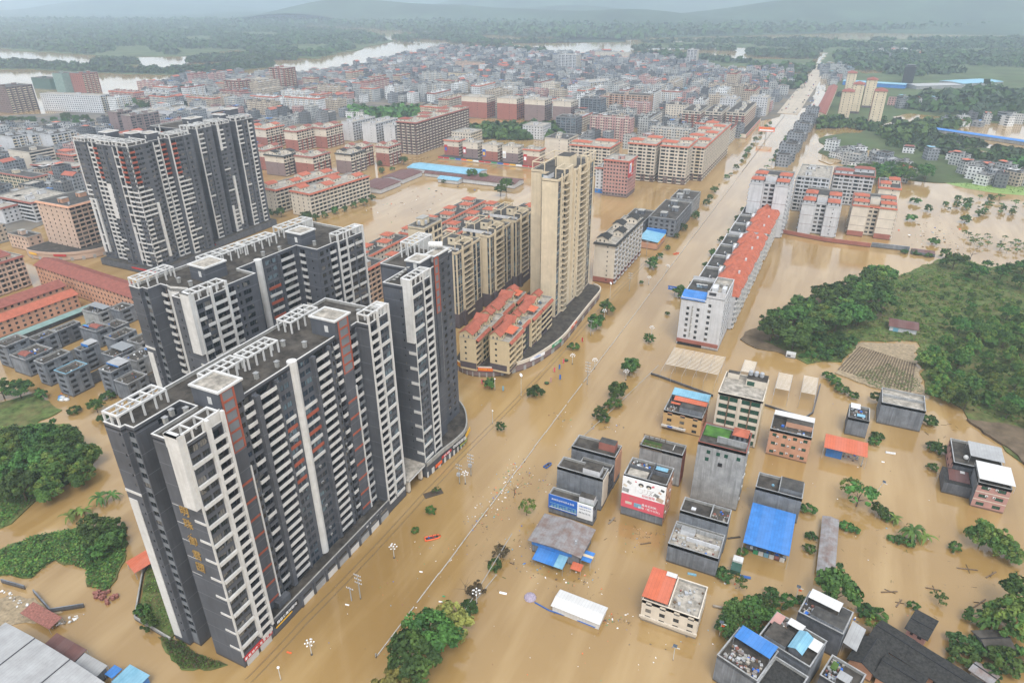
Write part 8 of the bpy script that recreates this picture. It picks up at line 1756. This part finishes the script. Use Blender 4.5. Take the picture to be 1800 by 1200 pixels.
r = thing('raft','grey raft of roof panels with a sapling drifting beside the entrance canopy','raft',(*ground(762,868),0),.9); bx(r,'deck',-3.4,3.4,-1.2,1.2,0,.25,'cement_dark'); bx(r,'side_beam',-3.4,3.4,1.2,1.35,0,.5,'wood')
# ------------------------------------------------------------------ vehicles waiting on the dry end of the street
def car():
    b = MB(); b.box(-.85,.85,-2.1,2.1,.3,.85,'sign_white'); b.prism([(-.75,-1.3),(.75,-1.3),(.75,1.2),(-.75,1.2)],.85,1.4,'glass',top='sign_white'); o = b
    return o
CM = []
for m in ('sign_white','cement_pale','dark_metal','sign_red','sign_blue'):
    b = MB(); b.box(-.85,.85,-2.1,2.1,.3,.85,m); b.prism([(-.75,-1.3),(.75,-1.3),(.75,1.2),(-.75,1.2)],.85,1.35,'glass',top=m); b.box(-.7,.7,-1.1,1.0,1.35,1.42,m)
    for x in (-.8,.8):
        for y in (-1.3,1.3): b.tube([(x-.1,y,.32),(x+.1,y,.32)],.32,'black',8)
    CM.append((b.mesh('parked_car'),m))
q = random.Random(8)
for i in range(70):
    me, m = CM[q.choice((0,0,0,1,1,2,3,4))]; o = link('parked_car', me, None, (q.choice((-97,-93,-78,-75,-66,-62,-58))+q.uniform(-.8,.8), 1100+q.random()**1.4*760, .43), q.uniform(-.1,.1)); w = {'sign_white':'white','cement_pale':'silver','dark_metal':'dark','sign_red':'red','sign_blue':'blue'}[m]
    tag(o,'small %s car among those waiting on the dry far end of the street'%w,'car','cars on the far dry street')
# ------------------------------------------------------------------ drifting rubbish
def rubbish(name, spots, seed, cols):
    q = random.Random(seed); b = MB()
    for (a,c,sx,sy,n,s0,s1) in spots:
        for _ in range(int(n*.62)):
            p = ground(a+q.gauss(0,sx),c+q.gauss(0,sy)); s = q.uniform(s0,s1)*(.45+q.random()*.8); mx = Matrix.Translation((p[0],p[1],q.uniform(-.02,.08))) @ Matrix.Rotation(q.uniform(0,PI),4,'Z') @ Matrix.Rotation(q.uniform(-.4,.4),4,'X')
            b.obox(mx,s,s*(q.uniform(.05,.12) if name == 'floating_twigs' else q.uniform(.25,.9)),s*(.05 if name == 'floating_twigs' else q.uniform(.1,.4)),q.choice(cols),-.04)
    return stuff(b.build(name))
RC = ['sign_white','rubbish','cement_pale','concrete','pale_cream','rubbish','sky_sheet','wood','brick_pile','cement_pale','sign_blue','sign_green','orange_plastic']
rubbish('floating_rubbish',[(910,830,14,12,130,.2,.6),(890,860,14,14,130,.2,.55),(860,895,16,14,120,.2,.5),(840,920,12,10,60,.2,.5),(960,850,16,10,60,.2,.5),(985,735,10,8,40,.2,.6),(960,985,24,26,110,.2,.6),(930,960,26,22,60,.2,.5),(1030,1020,16,12,50,.2,.5),(1080,1090,16,6,60,.2,.5),(1130,945,22,14,60,.2,.5),(800,970,40,20,60,.15,.4),(700,1030,60,40,60,.15,.35),(1290,1010,14,10,60,.2,.6),(1180,1130,40,20,40,.2,.5),(1000,1130,90,40,70,.12,.35),(1500,1080,20,8,30,.3,.7),(1060,745,14,8,40,.3,.7)],51,RC)
rubbish('floating_rubbish',[(1630,410,30,14,80,.5,1.6),(1690,430,20,8,50,.5,1.2),(1000,760,120,60,120,.12,.35),(1400,900,160,120,200,.12,.4),(600,1080,60,50,60,.12,.3),(1100,560,60,80,80,.15,.4),(80,790,60,60,60,.2,.6),(250,700,20,12,80,.4,1.2),(700,360,50,14,80,.5,1.4),(760,330,60,10,60,.5,1.6)],52,RC+['wood','wood'])
rubbish('floating_twigs',[(1130,940,22,7,90,.3,1.3),(1085,1092,16,5,90,.2,.9),(960,870,40,40,120,.2,1.0),(1020,1030,30,20,120,.2,1.0),(1660,780,30,20,60,.6,2.2),(1560,950,60,30,90,.3,1.4),(1640,1060,60,30,70,.3,1.4),(1650,415,40,20,120,.6,2.2),(880,970,30,30,120,.2,1.2),(1320,880,20,60,60,.3,1.2)],53,['wood','bark','leaf_brown','wood','leaf_dark'])
q = random.Random(61)
for i,(a,c,L,m,lab) in enumerate(((1135,955,3.6,'wood','long brown beam drifting right of the rusty roof shed'),(1075,915,4.0,'pale_cream','pale plank drifting beside the billboard house'),(1240,963,5.2,'white_sheet','white plank drifting beside the rubble roof house'),(1290,945,4.4,'cement_dark','dark trough drifting left of the blue roofed shed'),(1530,1115,3,'wood','dark timber in the water beside the black roof line'),(900,990,1.7,'wood','dark timber drifting below the median bushes'),(1615,1085,4.6,'rusty_sheet','broken panel frame drifting above the pink shed'),(1722,1060,6,'wood','bent branch drifting left of the bamboo mass'),(1563,1040,5,'wood','thin straight branch drifting in the open flood, left one'),(1580,1060,4,'wood','thin straight branch drifting in the open flood, right one'),(1640,1035,4,'wood','dark branch pair drifting in the middle of the open flood'),(1700,1000,6,'wood','long thin branch below the feathery bamboo, left one'),(1742,1010,5,'wood','long thin branch below the feathery bamboo, right one'),(1740,820,6,'bark','brown weed raft beside the pink house'))):
    x, y = ground(a,c); b = MB(); b.obox(Matrix.Translation((x,y,0)) @ Matrix.Rotation(q.uniform(-.5,1.8),4,'Z'),L,.35 if m == 'wood' else .6,.25,m); b.obox(Matrix.Translation((x+.2,y+.3,0)) @ Matrix.Rotation(q.uniform(-.5,1.8),4,'Z'),L*.6,.16,.2,'bark'); tag(b.build('floating_timber'),lab,'timber')
for (a,c,L,m,lab) in ((884,1043,2.2,'sign_white','white barrel drifting right of the brown median tree'),(775,1058,1.4,'sign_white','white barrel drifting left of the pale median tree'),(780,1048,.8,'sign_green','green bag drifting left of the pale median tree'),(1565,797,3.4,'white_sheet','white van roof showing above the water below the orange shed'),(1552,812,1,'sign_white','white tub drifting below the white van roof'),(610,1063,1.2,'sign_white','white bag drifting beside the nearest utility pole'),(508,1147,1.4,'orange_plastic','orange float near the bottom edge in front of the red sign'),(740,1005,1,'sign_white','white box drifting left of the rail near the orange boat'),(1262,1068,3,'pale_cream','pale tarpaulin caught in the bottom right grove'),(1310,1015,3,'blue_plastic','blue tarpaulin pile beside the round bush'),(1216,1010,2.6,'sky_sheet','turquoise plastic sheet in the water below the rubble roofs')):
    x, y = ground(a,c); b = MB(); b.tube([(x-L/2,y,.05),(x+L/2,y+L*.15,.1)],max(.22,L*.16),m,9); tag(b.build('floating_container'),lab,'floating object')
r = thing('parasol','round pale lilac parasol canopy floating left of the white roofed cabin','parasol',(*ground(932,1050),0)); b = MB()
b.ball((0,0,.1),1.9,'lilac_cloth',10,6,(1,1,.5))
b.build('canopy', r)
r = thing('floating_boom','blue and dark floating hose between the parasol and the white cabin','hose'); a = [ground(*p,.1) for p in ((940,1058),(965,1072),(990,1080),(1040,1092))]; b = MB(); b.tube([(p[0],p[1],.1) for p in a],.22,'blue_plastic',7); b.build('hose', r)
r = thing('tarpaulin_heap','heap of white and blue tarpaulins beside the nearest cement house','tarpaulin',(*ground(108,700),0)); q = random.Random(2)
for k,m in enumerate(('blue_sheet','white_sheet','sky_sheet','white_sheet','rubbish','white_sheet')):
    b = MB(); b.ball((k*.9-1,q.uniform(-1,.6),.3),1.2,m,9,5,(1.2,.9,.5)); b.build('sheet', r)
# ------------------------------------------------------------------ lettering becomes mesh
bpy.context.view_layer.update(); dg = bpy.context.evaluated_depsgraph_get()
for o in [o for o in S.objects if o.type == 'FONT']:
    me = bpy.data.meshes.new_from_object(o.evaluated_get(dg)); 
    n = link(o.name.split('.')[0], me, o.parent); n.matrix_local = o.matrix_local.copy(); cu = o.data; nm = o.name; bpy.data.objects.remove(o)
# nothing with a label may share it unless it belongs to a group
for lab, L_ in LABELS.items():
    if len(L_) > 1 and any('group' not in o for o in L_): print('DUP', lab, len(L_))
    if not 4 <= len(lab.split()) <= 16: print('LEN', len(lab.split()), lab)
